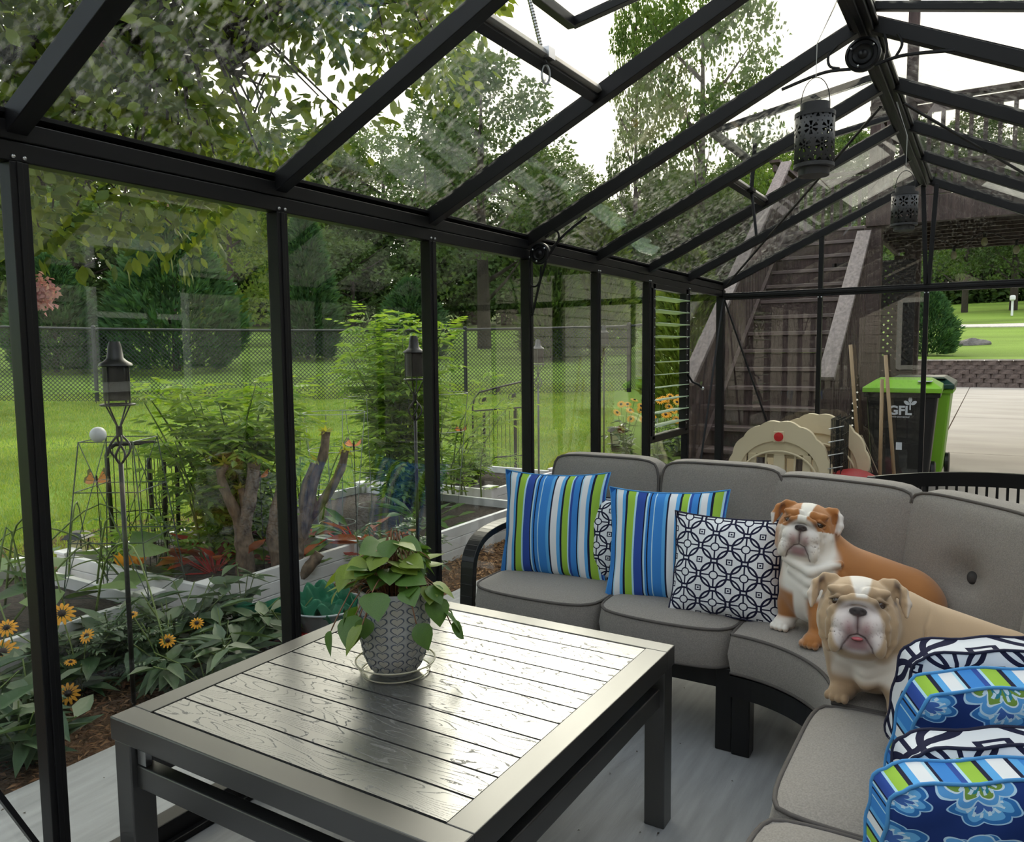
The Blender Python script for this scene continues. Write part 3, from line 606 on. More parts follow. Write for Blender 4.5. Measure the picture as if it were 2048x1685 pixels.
# ---- straight section under the striped cushions
SA = thing('sofa_section', 'straight grey sofa section with black curved armrest and four throw cushions', 'sofa', (0, 0, 0))
cushion('seat_cushion', SA, rrect(-1.737, -1.197, 2.50, 3.04, 0.06, 0.03), ZS0, ZS1, 0.022)
cushion('seat_cushion', SA, rrect(-1.190, -0.690, 2.50, 3.04, 0.06, 0.03), ZS0, ZS1, 0.022)
def back_M(cx, cy, ang, tilt, z=0.455):
    """local x = width, y = height, z = thickness toward the sitter (facing direction ang)"""
    f = V(math.cos(ang), math.sin(ang), 0); w = V(-f[1], f[0], 0) * 1.0; u = V(0, 0, 1) * math.cos(tilt) - f * math.sin(tilt); n = f * math.cos(tilt) + V(0, 0, 1) * math.sin(tilt); w = np.cross(u, n)
    return Matrix(((w[0], u[0], n[0], cx), (w[1], u[1], n[1], cy), (w[2], u[2], n[2], z), (0, 0, 0, 1)))
for xc, wd in ((-1.408, 0.50), (-0.902, 0.49)):
    cushion('back_cushion', SA, rrect(-wd / 2, wd / 2, 0, 0.435, 0.05), -0.065, 0.065, 0.018, 0.016, back_M(xc, 3.075, -PI / 2, 0.14), dimple=(0.5, 0.5, 0.02, 0.12), button=(0, 0.22, 0.062))
fr = MB().bx(-1.78, -0.69, 2.53, 2.57, 0.215, 0.285).bx(-1.78, -0.69, 3.12, 3.16, 0.215, 0.285).bx(-1.76, -1.72, 2.53, 3.16, 0.215, 0.285).bx(-0.73, -0.69, 2.53, 3.16, 0.215, 0.285)
for i in range(6): fr.bx(-1.70 + i * 0.18, -1.62 + i * 0.18, 2.55, 3.14, 0.245, 0.265)
fr.build('seat_frame', 'sofa_metal', SA, bevel=0.004)
for x, y in ((-0.722, 2.555), (-0.722, 3.15)): MB().bx(x - 0.028, x + 0.028, y - 0.03, y + 0.03, 0.0, 0.29).build('leg', 'sofa_metal', SA, bevel=0.004)
mb = MB()
arm = spline([(2.56, 0.0), (2.555, 0.2), (2.565, 0.42), (2.585, 0.525), (2.66, 0.585), (2.80, 0.605), (2.98, 0.60), (3.16, 0.585), (3.24, 0.58)], 34)
for i in range(len(arm) - 1): 
    d = unit(V(0, *(arm[i + 1] - arm[i]))); mb.bar((-1.785, *(arm[i] - d[1:] * 0.002)), (-1.785, *(arm[i + 1] + d[1:] * 0.002)), 0.062, 0.028, up=(0, -d[2], d[1]))
mb.build('armrest', 'sofa_metal', SA, bevel=0.003)
MB().bx(-1.81, -1.76, 3.19, 3.24, 0, 0.75).build('rear_leg', 'sofa_metal', SA, bevel=0.003)
MB().bar((-1.785, 3.215, 0.74), (-0.70, 3.215, 0.74), 0.03, 0.05).bar((-1.785, 3.2, 0.33), (-0.70, 3.2, 0.33), 0.03, 0.04).build('back_rail', 'sofa_metal', SA, bevel=0.003)
for i in range(9): MB().bar((-1.68 + i * 0.115, 3.2, 0.33), (-1.68 + i * 0.115, 3.215, 0.73), 0.02, 0.02).build('back_slat', 'sofa_metal', SA)
# ---- curved corner section
OX, OY = -0.69, 2.11
SC = thing('curved_sofa_section', 'curved grey corner sofa section the two dogs sit on', 'sofa', (0, 0, 0))
def sector(r0, r1, a0, a1):
    def f(u, v):
        a = a0 + (a1 - a0) * (1 - u); r = r0 + (r1 - r0) * v; return (OX + r * math.cos(a), OY + r * math.sin(a))
    return f
cushion('seat_cushion', SC, sector(0.37, 0.94, 0.02, PI / 2 - 0.01), ZS0, ZS1, 0.02, nu=22)
for a0, a1, lab in ((1.575, 1.05, 0), (1.035, 0.52, 1), (0.505, 0.0, 2)):
    am = (a0 + a1) / 2; wd = (a0 - a1) * 1.02; R0 = 0.955
    post = lambda p: (p[0], p[1], p[2] + 0.42 * p[0] ** 2)
    cushion('back_cushion', SC, rrect(-wd / 2, wd / 2, 0, 0.44, 0.05), -0.07, 0.065, 0.03, 0.02, back_M(OX + R0 * math.cos(am), OY + R0 * math.sin(am), am + PI, 0.15, 0.425), post=post, dimple=(0.5, 0.47, 0.055, 0.13), button=(0, 0.207, 0.046))
mb = MB()
for r, z0, z1 in ((0.385, 0.215, 0.285), (1.06, 0.215, 0.285)):
    A = np.linspace(0.0, PI / 2, 25)
    for a, b in zip(A[:-1], A[1:]): mb.bar((OX + r * math.cos(a), OY + r * math.sin(a), (z0 + z1) / 2), (OX + r * math.cos(b), OY + r * math.sin(b), (z0 + z1) / 2), 0.03, z1 - z0)
for a in np.linspace(0.1, 1.47, 6): mb.bar((OX + 0.39 * math.cos(a), OY + 0.39 * math.sin(a), 0.255), (OX + 1.06 * math.cos(a), OY + 1.06 * math.sin(a), 0.255), 0.06, 0.02)
mb.build('seat_frame', 'sofa_metal', SC)
mb = MB(); A = np.linspace(0.0, PI / 2, 25)
for a, b in zip(A[:-1], A[1:]): mb.bar((OX + 1.15 * math.cos(a), OY + 1.15 * math.sin(a), 0.725), (OX + 1.15 * math.cos(b), OY + 1.15 * math.sin(b), 0.725), 0.03, 0.05)
mb.build('back_rail', 'sofa_metal', SC)
for a in np.linspace(0.06, 1.51, 14): MB().bar((OX + 1.07 * math.cos(a), OY + 1.07 * math.sin(a), 0.27), (OX + 1.15 * math.cos(a), OY + 1.15 * math.sin(a), 0.71), 0.022, 0.02).build('back_slat', 'sofa_metal', SC)
for x, y in ((-0.662, 2.545), (-0.662, 3.17), (-0.325, 2.15), (0.38, 2.15)): MB().bx(x - 0.03, x + 0.03, y - 0.03, y + 0.03, 0, 0.285).build('leg', 'sofa_metal', SC, bevel=0.004)
# ---- straight section nearest the camera
SB = thing('sofa_section', 'straight grey sofa section in the corner of the picture piled with blue cushions', 'sofa', (0, 0, 0))
cushion('seat_cushion', SB, rrect(-0.355, 0.22, 1.54, 2.105, 0.05), ZS0, ZS1, 0.024)
cushion('seat_cushion', SB, rrect(-0.355, 0.22, 0.97, 1.532, 0.05), ZS0, ZS1, 0.024)
for yc in (1.82, 1.25): cushion('back_cushion', SB, rrect(-0.27, 0.27, 0, 0.44, 0.05), -0.065, 0.065, 0.02, 0.016, back_M(0.27, yc, PI, 0.14), dimple=(0.5, 0.5, 0.03, 0.12), button=(0, 0.22, 0.06))
MB().bx(-0.31, -0.27, 0.97, 2.10, 0.215, 0.285).bx(0.36, 0.40, 0.97, 2.10, 0.215, 0.285).bx(-0.31, 0.40, 0.97, 1.01, 0.215, 0.285).bx(-0.31, 0.40, 2.06, 2.10, 0.215, 0.285).bx(-0.3, 0.38, 1.3, 1.4, 0.25, 0.27).bx(-0.3, 0.38, 1.7, 1.8, 0.25, 0.27).build('seat_frame', 'sofa_metal', SB, bevel=0.004)
for x, y in ((-0.29, 1.0), (-0.29, 2.06), (0.38, 1.0), (0.38, 2.06)): MB().bx(x - 0.03, x + 0.03, y - 0.03, y + 0.03, 0, 0.285).build('leg', 'sofa_metal', SB, bevel=0.004)
MB().bar((0.44, 0.98, 0.74), (0.44, 2.10, 0.74), 0.03, 0.05).build('back_rail', 'sofa_metal', SB)
for i in range(9): MB().bar((0.39, 1.03 + i * 0.125, 0.27), (0.44, 1.03 + i * 0.125, 0.72), 0.02, 0.02).build('back_slat', 'sofa_metal', SB)
# ------------------------------------------------------------------ throw cushions
def throw(name, label, group, M, w, h, t, m, seam, box=0.0, mg=None, sag=0.06, ears=0.10, n=18, seed=1):
    """pillow in the local xy plane, thickness along z; box = height of the side band"""
    r = np.random.default_rng(seed); ph = r.random(6) * 6.28
    mb = MB(); uv = []; top = {}; bot = {}
    def xy(u, v):
        a, b = 2 * u - 1, 2 * v - 1; sc = 1 - (0.10 if box else -0.02) * (a * a * b * b) ** 2.5; a *= sc; b *= sc
        return (a * w / 2 * (1 - sag * (1 - b * b) * abs(a) ** 1.5), b * h / 2 * (1 - sag * (1 - a * a) * abs(b) ** 1.5))
    for sgn, dct in ((1, top), (-1, bot)):
        for i in range(n + 1):
            for j in range(n + 1):
                u, v = i / n, j / n; x, y = xy(u, v); e = (16 * u * (1 - u) * v * (1 - v)) ** 0.55
                z = sgn * (box / 2 + (t - box) / 2 * e) + 0.006 * e * math.sin(9 * u + ph[0]) * math.sin(7 * v + ph[1]) + 0.004 * (1 - e) * math.sin(18 * (u - v) + ph[2])
                dct[i, j] = len(mb.v); mb.v.append((x, y, z)); uv.append((u, v))
    for i in range(n):
        for j in range(n):
            mb.f.append((top[i, j], top[i + 1, j], top[i + 1, j + 1], top[i, j + 1])); mb.m.append(0)
            mb.f.append((bot[i, j], bot[i, j + 1], bot[i + 1, j + 1], bot[i + 1, j])); mb.m.append(0)
    loop = [(i, 0) for i in range(n)] + [(n, j) for j in range(n)] + [(i, n) for i in range(n, 0, -1)] + [(0, j) for j in range(n, 0, -1)]
    tl = [mb.v[top[q]] for q in loop]; bl = [mb.v[bot[q]] for q in loop]
    ring_uv = {}
    if box or True:
        # side band with its own vertices
        o = len(mb.v); L = len(loop)
        for k in range(L + 1):
            q = loop[k % L]; a, b = mb.v[top[q]], mb.v[bot[q]]
            mb.v += [a, b]; uv += [(k / L * 2.0, 0.0), (k / L * 2.0, 0.12)]
        for k in range(L): mb.f.append((o + 2 * k, o + 2 * k + 1, o + 2 * k + 3, o + 2 * k + 2)); mb.m.append(1 if mg else 0)
    me = bpy.data.meshes.new(name); me.from_pydata(mb.v, [], mb.f); me.materials.append(MATS[m]); me.materials.append(MATS[mg or m])
    me.polygons.foreach_set('material_index', mb.m); me.polygons.foreach_set('use_smooth', [True] * len(mb.f))
    ul = me.uv_layers.new(name='UVMap'); vi = np.zeros(len(me.loops), np.int32); me.loops.foreach_get('vertex_index', vi); ul.data.foreach_set('uv', np.array(uv, np.float32)[vi].ravel())
    me.update()
    t_ = thing(name, label, 'cushion', (0, 0, 0), group=group); t_.matrix_world = M
    o = link(me, 'cover', t_); 
    pm = MB().tube(tl, 0.0034, 6, closed=True)
    if box: pm.tube(bl, 0.0034, 6, closed=True)
    pm.build('piping', seam, t_, smooth=True)
    return t_
def frameM(c, xd, yd):
    """local x along xd, y along yd (orthogonalised), z = outward"""
    x = unit(xd); z = unit(np.cross(x, V(*yd))); y = np.cross(z, x)
    return Matrix(((x[0], y[0], z[0], c[0]), (x[1], y[1], z[1], c[1]), (x[2], y[2], z[2], c[2]), (0, 0, 0, 1)))
mat('navy', NAVY, rough=0.9); mat('blue_pipe', (0.06, 0.25, 0.55), rough=0.9)
GA = 'throw cushions on the straight sofa section'
throw('throw_cushion', 'blue and lime striped square cushion leaning beside the black armrest', GA, frameM((-1.515, 2.80, 0.635), (1, 0.10, 0.03), (0.0, 0.22, 1)), 0.46, 0.44, 0.15, 'stripes', 'blue_pipe', sag=0.07, seed=3)
throw('throw_cushion', 'navy and white lattice cushion between the two striped ones', GA, frameM((-1.285, 2.83, 0.60), (1, 0.12, 0.0), (0.03, 0.2, 1)), 0.36, 0.34, 0.10, 'geometric', 'navy', sag=0.05, seed=4)
throw('throw_cushion', 'blue and lime striped cushion in the middle of the straight sofa section', GA, frameM((-1.005, 2.735, 0.625), (1, 0.10, 0.04), (-0.03, 0.25, 1)), 0.45, 0.42, 0.12, 'stripes', 'blue_pipe', sag=0.07, seed=5)
throw('throw_cushion', 'navy and white lattice cushion beside the seated brown dog', GA, frameM((-0.755, 2.645, 0.60), (1, 0.10, -0.01), (-0.03, 0.22, 1)), 0.37, 0.35, 0.12, 'geometric', 'navy', sag=0.05, seed=6)
GB = 'cushions piled on the near sofa section'
ps = math.radians(34); ux = (math.cos(ps), math.sin(ps), 0); nn = (math.sin(ps), -math.cos(ps), 0)
def rowp(bl, up, w, h, t): # from bottom-left-back corner to the pillow centre
    u_, n_ = V(*ux), V(*nn); u2 = unit(up); return V(*bl) + u_ * w / 2 + u2 * h / 2 + n_ * t / 2
for (lab, bl, upv, w, h, t, m, seam, mg, bx_) in (
    ('navy and white lattice box cushion standing behind the blue flowered one', (-0.215, 1.93, 0.44), (0.20, -0.15, 0.9), 0.40, 0.285, 0.13, 'geometric_big', 'navy', None, 0.05),
    ('blue flowered box cushion with striped edge standing beside the tan dog', (-0.20, 1.695, 0.44), (0.22, -0.18, 0.9), 0.46, 0.315, 0.14, 'floral', 'blue_pipe', 'stripes_gusset', 0.055),
    ('navy and white lattice box cushion squeezed between the two flowered ones', (-0.165, 1.545, 0.44), (0.10, -0.12, 0.9), 0.40, 0.235, 0.12, 'geometric_big', 'navy', None, 0.05),
    ('blue flowered box cushion with striped edge at the very bottom of the picture', (-0.185, 1.44, 0.43), (0.06, -0.15, 0.9), 0.44, 0.235, 0.14, 'floral', 'blue_pipe', 'stripes_gusset', 0.055)):
    c = rowp(bl, upv, w, h, t); throw('box_cushion', lab, GB, frameM(c, ux, upv), w, h, t, m, seam, bx_, mg, sag=0.02, seed=len(lab))
# ------------------------------------------------------------------ coffee table
m = mat('table_top', (0.05, 0.05, 0.05), rough=0.31, spec=1.0, ior=2.1); e = NE(m); nt = m.node_tree
tcn = nt.nodes.new('ShaderNodeTexCoord'); mp = nt.nodes.new('ShaderNodeMapping'); nt.links.new(tcn.outputs['Object'], mp.inputs[0]); mp.inputs['Scale'].default_value = (1.0, 5.5, 1)
oi = nt.nodes.new('ShaderNodeObjectInfo'); off = nt.nodes.new('ShaderNodeVectorMath'); off.operation = 'ADD'; cmb = nt.nodes.new('ShaderNodeCombineXYZ'); nt.links.new(e('MULTIPLY', oi.outputs['Random'], 37.0), cmb.inputs[0]); nt.links.new(mp.outputs[0], off.inputs[0]); nt.links.new(cmb.outputs[0], off.inputs[1])
wv = nt.nodes.new('ShaderNodeTexNoise'); wv.inputs['Scale'].default_value = 2.6; wv.inputs['Detail'].default_value = 1.5; nt.links.new(off.outputs[0], wv.inputs['Vector'])
line = e('ABSOLUTE', e('SUBTRACT', e.frac(e('MULTIPLY', wv.outputs['Fac'], 24.0)), 0.5)); gro = e.lt(line, 0.075)
brk = nt.nodes.new('ShaderNodeTexNoise'); brk.inputs['Scale'].default_value = 190; nt.links.new(tcn.outputs['Object'], brk.inputs['Vector']); gro = e('MULTIPLY', gro, e.gt(brk.outputs['Fac'], 0.42))
bp = nt.nodes.new('ShaderNodeBump'); bp.inputs['Strength'].default_value = 0.5; bp.inputs['Distance'].default_value = 0.001; bp.invert = True; nt.links.new(gro, bp.inputs['Height']); nt.links.new(bp.outputs[0], nt.nodes['Principled BSDF'].inputs['Normal'])
nt.links.new(e('ADD', 0.31, e('MULTIPLY', gro, 0.3)), nt.nodes['Principled BSDF'].inputs['Roughness'])
nt.links.new(e('SUBTRACT', 1.0, e('MULTIPLY', gro, 0.45)), nt.nodes['Principled BSDF'].inputs['Specular IOR Level'])
mat('table_frame', (0.011, 0.011, 0.0115), rough=0.36, spec=0.75, ior=1.75)
TX0, TX1, TY0, TY1, TZ = -1.711, -0.732, 0.997, 2.07, 0.518
T = thing('coffee_table', 'low dark grey coffee table with a slatted wood-grain top', 'table', ((TX0 + TX1) / 2, (TY0 + TY1) / 2, 0)); lx, ly = (TX1 - TX0) / 2, (TY1 - TY0) / 2; bw = 0.062
MB().bx(-lx, lx, -ly, -ly + bw, TZ - 0.055, TZ).build('frame_board', 'table_frame', T, bevel=0.003); MB().bx(-lx, lx, ly - bw, ly, TZ - 0.055, TZ).build('frame_board', 'table_frame', T, bevel=0.003)
MB().bx(-lx, -lx + bw, -ly + bw, ly - bw, TZ - 0.055, TZ).build('frame_board', 'table_frame', T, bevel=0.002); MB().bx(lx - bw, lx, -ly + bw, ly - bw, TZ - 0.055, TZ).build('frame_board', 'table_frame', T, bevel=0.002)
NPK = 11; pitch = (2 * ly - 2 * bw - 0.006) / NPK
pm = MB().bx(-lx + bw + 0.005, lx - bw - 0.001, -pitch / 2 + 0.0028, pitch / 2 - 0.0028, -0.012, 0.0).mesh('plank', 'table_top')
for i in range(NPK): link(pm, 'plank', T, (0, -ly + bw + 0.003 + pitch * (i + 0.5), TZ - 0.001))
MB().bx(-lx + 0.02, lx - 0.02, -ly + 0.02, ly - 0.02, TZ - 0.03, TZ - 0.022).build('under_panel', 'black_metal', T)
for sx in (-1, 1):
    for sy in (-1, 1):
        MB().bx(sx * (lx - 0.005), sx * (lx - 0.065), sy * (ly - 0.005), sy * (ly - 0.065), 0, TZ - 0.056).build('leg', 'table_frame', T, bevel=0.003)
        h = MB().bx(sx * (lx - 0.07), sx * (lx - 0.10), sy * (ly - 0.02), sy * (ly - 0.035), TZ - 0.105, TZ - 0.056).build('lift_hinge', 'steel', T)
for sy in (-1, 1): MB().bx(-lx + 0.06, lx - 0.06, sy * (ly - 0.02), sy * (ly - 0.055), TZ - 0.165, TZ - 0.11).build('stretcher', 'table_frame', T, bevel=0.003)
for sx in (-1, 1): MB().bx(sx * (lx - 0.02), sx * (lx - 0.055), -ly + 0.06, ly - 0.06, TZ - 0.165, TZ - 0.11).build('stretcher', 'table_frame', T, bevel=0.003)
# ------------------------------------------------------------------ potted plant
PX, PYY = -1.305, 1.535
mat('pot_white', (0.40, 0.41, 0.42), rough=0.35, spec=0.5); mat('pot_heart', (0.42, 0.41, 0.38), rough=0.4); mat('pot_line', (0.10, 0.12, 0.17), rough=0.5); mat('soil', (0.035, 0.02, 0.012), rough=0.95, bump=(120, 1, 0.01))
glass_mat('clear_plastic', tint=(0.93, 0.93, 0.91), ior=1.5)
sc_ = tag(MB().lathe([(0, 0.003), (0.085, 0.003), (0.088, 0.010), (0.100, 0.030), (0.104, 0.033), (0.105, 0.030), (0.093, 0.008), (0.090, 0.0), (0, 0.0)], 40, (PX, PYY, TZ)).build('saucer', 'clear_plastic', smooth=50), 'clear plastic saucer under the heart-patterned pot', 'saucer')
sc_.name = 'saucer'; mat('plastic_rim', (0.62, 0.60, 0.54), rough=0.2, trans=0.4)
MB().tube([(PX + 0.1035 * math.cos(a), PYY + 0.1035 * math.sin(a), TZ + 0.032) for a in np.linspace(0, 2 * PI, 49)[:-1]], 0.0022, 6, closed=True).build('rim', 'plastic_rim', sc_, smooth=True)
MB().tube([(PX + 0.090 * math.cos(a), PYY + 0.090 * math.sin(a), TZ + 0.004) for a in np.linspace(0, 2 * PI, 49)[:-1]], 0.0018, 6, closed=True).build('foot_ring', 'plastic_rim', sc_, smooth=True)
POT = thing('potted_plant', 'green leafy houseplant in a white pot covered with raised hearts', 'potted plant', (PX, PYY, TZ + 0.004))
prof = [(0.0, 0.0), (0.055, 0.0), (0.066, 0.012), (0.080, 0.045), (0.0885, 0.085), (0.0925, 0.13), (0.0925, 0.175), (0.0905, 0.215)]
MB().lathe(prof + [(0.0905, 0.222), (0.0845, 0.222), (0.0835, 0.19), (0.0, 0.188)], 48).build('pot', 'pot_white', POT, smooth=40)
MB().lathe([(0, 0.196), (0.05, 0.199), (0.083, 0.194)], 24).build('soil', 'soil', POT, smooth=True)
hp = [(0.0, -0.55)] + [(0.52 * math.sin(a) ** 3 * 1.0, (0.42 * math.cos(a) - 0.16 * math.cos(2 * a) - 0.07 * math.cos(3 * a) - 0.03 * math.cos(4 * a))) for a in np.linspace(PI * 0.86, -PI * 0.86, 17)]
hm = MB(); hm.prism([(a * 0.80, b * 0.80) for a, b in hp], (0, 0, 0), (1, 0, 0), (0, 0, 1), (0, -0.10, 0)); hm.mi = 1; hm.prism(hp, (0, 0, 0.0), (1, 0, 0), (0, 0, 1), (0, -0.05, 0)); hm = hm.mesh('heart', ['pot_heart', 'pot_line'])
pr_ = np.array(prof)
for row in range(9):
    z = 0.022 + row * 0.0225; rr = np.interp(z, pr_[:, 1], pr_[:, 0]); dr = (np.interp(z + .005, pr_[:, 1], pr_[:, 0]) - np.interp(z - .005, pr_[:, 1], pr_[:, 0])) / 0.01
    for k in range(14):
        a = 2 * PI * k / 14 + 0.1; o = link(hm, 'heart', POT); s = 2 * PI * rr / 14 * 0.86
        rad = V(math.cos(a), math.sin(a), 0); tan = V(-math.sin(a), math.cos(a), 0); up_ = unit(V(0, 0, 1) + rad * dr); nr = np.cross(tan, up_)
        c = rad * (rr - 0.0005) + V(0, 0, z)
        o.matrix_local = Matrix(((tan[0] * s, -nr[0] * s * .5, up_[0] * 0.026, c[0]), (tan[1] * s, -nr[1] * s * .5, up_[1] * 0.026, c[1]), (tan[2] * s, -nr[2] * s * .5, up_[2] * 0.026, c[2]), (0, 0, 0, 1)))
mat('house_leaf', (0.075, 0.155, 0.03), rough=0.42, spec=0.5, trans=0.28, noise=(60, 0.2, 3)); mat('house_leaf_young', (0.19, 0.27, 0.045), rough=0.45, trans=0.35, noise=(60, 0.2, 3)); mat('house_stem', (0.24, 0.12, 0.07), rough=0.6)
def heart_leaf():
    out = [(0, 0.0), (0.10, 0.26), (0.22, 0.40), (0.40, 0.44), (0.60, 0.36), (0.80, 0.20), (1.0, 0.0)]; mb = MB()
    rows = []
    for t, w in out:
        z = -0.16 * t * t; x = t - 0.10 * (w > 0.2) * (t < .2)
        rows.append(len(mb.v)); mb.v += [(t, -w * 1.0, z + w * 0.18), (t, -w * .5, z + w * 0.14), (t, 0, z), (t, w * .5, z + w * 0.14), (t, w, z + w * 0.18)]
    for a, b in zip(rows[:-1], rows[1:]):
        for k in range(4): mb.f.append((a + k, a + k + 1, b + k + 1, b + k)); mb.m.append(0)
    return mb
lmA = heart_leaf().mesh('leaf', 'house_leaf', smooth=True, fix=False); lmB = heart_leaf().mesh('leaf', 'house_leaf_young', smooth=True, fix=False)
rl = np.random.default_rng(21); stems = MB()
for k in range(84):
    a = rl.uniform(0, 2 * PI); low = k % 5 == 0
    rad = rl.uniform(0.02, 0.12) if not low else rl.uniform(0.11, 0.165); zz = 0.33 - rad * 0.75 + rl.uniform(-0.03, 0.04) if not low else rl.uniform(0.10, 0.22)
    p1 = V(rad * math.cos(a), rad * math.sin(a), zz); s = rl.uniform(0.05, 0.088)
    stems.tube(spline([(0.03 * math.cos(a), 0.03 * math.sin(a), 0.197), (0.6 * p1[0], 0.6 * p1[1], max(zz + 0.02, 0.235)), tuple(p1)], 6), 0.0018, 5)
    az_ = a + rl.normal() * 0.5; pitch_ = rl.uniform(-0.2, 0.75) if not low else rl.uniform(0.7, 1.35)
    o = link(lmB if rl.random() < 0.38 else lmA, 'leaf', POT); o.location = p1; o.rotation_euler = (rl.normal() * 0.35, pitch_, az_); o.scale = (s, s * 1.05, s)
stems.build('stem', 'house_stem', POT, smooth=True)
# ================================================================== the two bulldogs
class Field:
    def __init__(s, lo, hi, h):
        s.o = np.array(lo, np.float32); s.h = h; s.n = np.ceil((np.array(hi) - lo) / h).astype(int) + 1
        s.F = np.full(s.n, 0.12, np.float32)
    def region(s, lo, hi, pad=0.05):
        a = np.clip(((np.array(lo) - pad - s.o) / s.h).astype(int), 0, s.n - 1); b = np.clip(((np.array(hi) + pad - s.o) / s.h).astype(int) + 2, 1, s.n)
        sl = tuple(slice(i, j) for i, j in zip(a, b))
        g = np.meshgrid(*[s.o[k] + s.h * np.arange(a[k], b[k], dtype=np.float32) for k in range(3)], indexing='ij', sparse=True)
        return sl, g
    def blend(s, sl, d, k, sub=False):
        f = s.F[sl]
        if sub:
            d = -d; h = np.clip(0.5 - 0.5 * (f - d) / k, 0, 1); s.F[sl] = f + (d - f) * h + k * h * (1 - h)   # smooth max
        else:
            h = np.clip(0.5 + 0.5 * (f - d) / k, 0, 1); s.F[sl] = f + (d - f) * h - k * h * (1 - h)
    def ell(s, c, r, R=None, k=0.02, sub=False):
        c = np.array(c, np.float32); r = np.array(r, np.float32); m = max(r)
        sl, (X, Y, Z) = s.region(c - m, c + m); x, y, z = X - c[0], Y - c[1], Z - c[2]
        if R is None: R = np.eye(3)
        p = [(x * R[i][0] + y * R[i][1] + z * R[i][2]) for i in range(3)]
        k0 = np.sqrt(sum((p[i] / r[i]) ** 2 for i in range(3))); k1 = np.sqrt(sum((p[i] / r[i] ** 2) ** 2 for i in range(3))) + 1e-6
        s.blend(sl, k0 * (k0 - 1) / k1, k, sub)
    def cap(s, a, b, ra, rb, k=0.02, sub=False):
        a, b = np.array(a, np.float32), np.array(b, np.float32); m = max(ra, rb)
        sl, (X, Y, Z) = s.region(np.minimum(a, b) - m, np.maximum(a, b) + m); d = b - a; L = float(d @ d) + 1e-9
        t = np.clip(((X - a[0]) * d[0] + (Y - a[1]) * d[1] + (Z - a[2]) * d[2]) / L, 0, 1)
        q = np.sqrt((X - a[0] - t * d[0]) ** 2 + (Y - a[1] - t * d[1]) ** 2 + (Z - a[2] - t * d[2]) ** 2)
        s.blend(sl, q - (ra + (rb - ra) * t), k, sub)
    def chain(s, pts, rs, k=0.015, sub=False):
        for i in range(len(pts) - 1): s.cap(pts[i], pts[i + 1], rs[i], rs[i + 1], k, sub)
    def mesh(s):
        F = s.F; ins = F < 0; n = F.shape
        C = [ins[i:n[0] - 1 + i, j:n[1] - 1 + j, k:n[2] - 1 + k] for i in (0, 1) for j in (0, 1) for k in (0, 1)]
        cnt = sum(c.astype(np.int8) for c in C); mixed = (cnt > 0) & (cnt < 8)
        ids = np.argwhere(mixed); idx = np.full(mixed.shape, -1, np.int64); idx[mixed] = np.arange(len(ids))
        acc = np.zeros((len(ids), 3)); num = np.zeros(len(ids)); off = [np.array(q) for q in ((i, j, k) for i in (0, 1) for j in (0, 1) for k in (0, 1))]
        val = [F[tuple((ids + q).T)] for q in off]
        for a in range(8):
            for b in range(a + 1, 8):
                if abs(off[a] - off[b]).sum() != 1: continue
                m = (val[a] < 0) != (val[b] < 0); t = np.where(m, val[a] / np.where(m, val[a] - val[b], 1), 0)
                p = off[a] + (off[b] - off[a]) * t[:, None]; acc[m] += p[m]; num[m] += 1
        vs = s.o + s.h * (ids + acc / num[:, None]); fs = []
        for ax in range(3):
            u, v = (ax + 1) % 3, (ax + 2) % 3
            a = [slice(None)] * 3; b = [slice(None)] * 3; a[ax] = slice(0, -1); b[ax] = slice(1, None)
            for q in (u, v): a[q] = slice(1, -1); b[q] = slice(1, -1)
            ch = ins[tuple(a)] != ins[tuple(b)]; pos = np.argwhere(ch); flip = ins[tuple(a)][ch]; pos[:, u] += 1; pos[:, v] += 1
            def cid(du, dv):
                q = pos.copy(); q[:, u] -= du; q[:, v] -= dv; return idx[tuple(q.T)]
            quad = np.stack([cid(1, 1), cid(0, 1), cid(0, 0), cid(1, 0)], 1); quad[~flip] = quad[~flip][:, ::-1]; fs.append(quad)
        return vs, np.concatenate(fs, 0)
def basis(fwd, roll=0.0):
    f = unit(fwd); r = unit(np.cross(V(0, 0, 1), f)); u = np.cross(f, r)       # r: toward the viewer's right when the face looks at the viewer
    c, s_ = math.cos(roll), math.sin(roll); r2 = r * c + u * s_; u2 = u * c - r * s_
    return np.array([r2, f, u2])
m = mat('dog_coat', rough=0.75, spec=0.25, sheen=0.25, bump=(900, 0.22, 0.002)); at = m.node_tree.nodes.new('ShaderNodeAttribute'); at.attribute_name = 'coat'; m.node_tree.links.new(at.outputs['Color'], m.node_tree.nodes['Principled BSDF'].inputs['Base Color'])
mat('dog_eye', (0.035, 0.016, 0.008), rough=0.08, spec=0.8); mat('dog_nose', (0.028, 0.022, 0.024), rough=0.35, spec=0.6); mat('tongue', (0.50, 0.12, 0.14), rough=0.4)
def sstep(x, a, b):
    t = np.clip((x - a) / (b - a), 0, 1); return t * t * (3 - 2 * t)
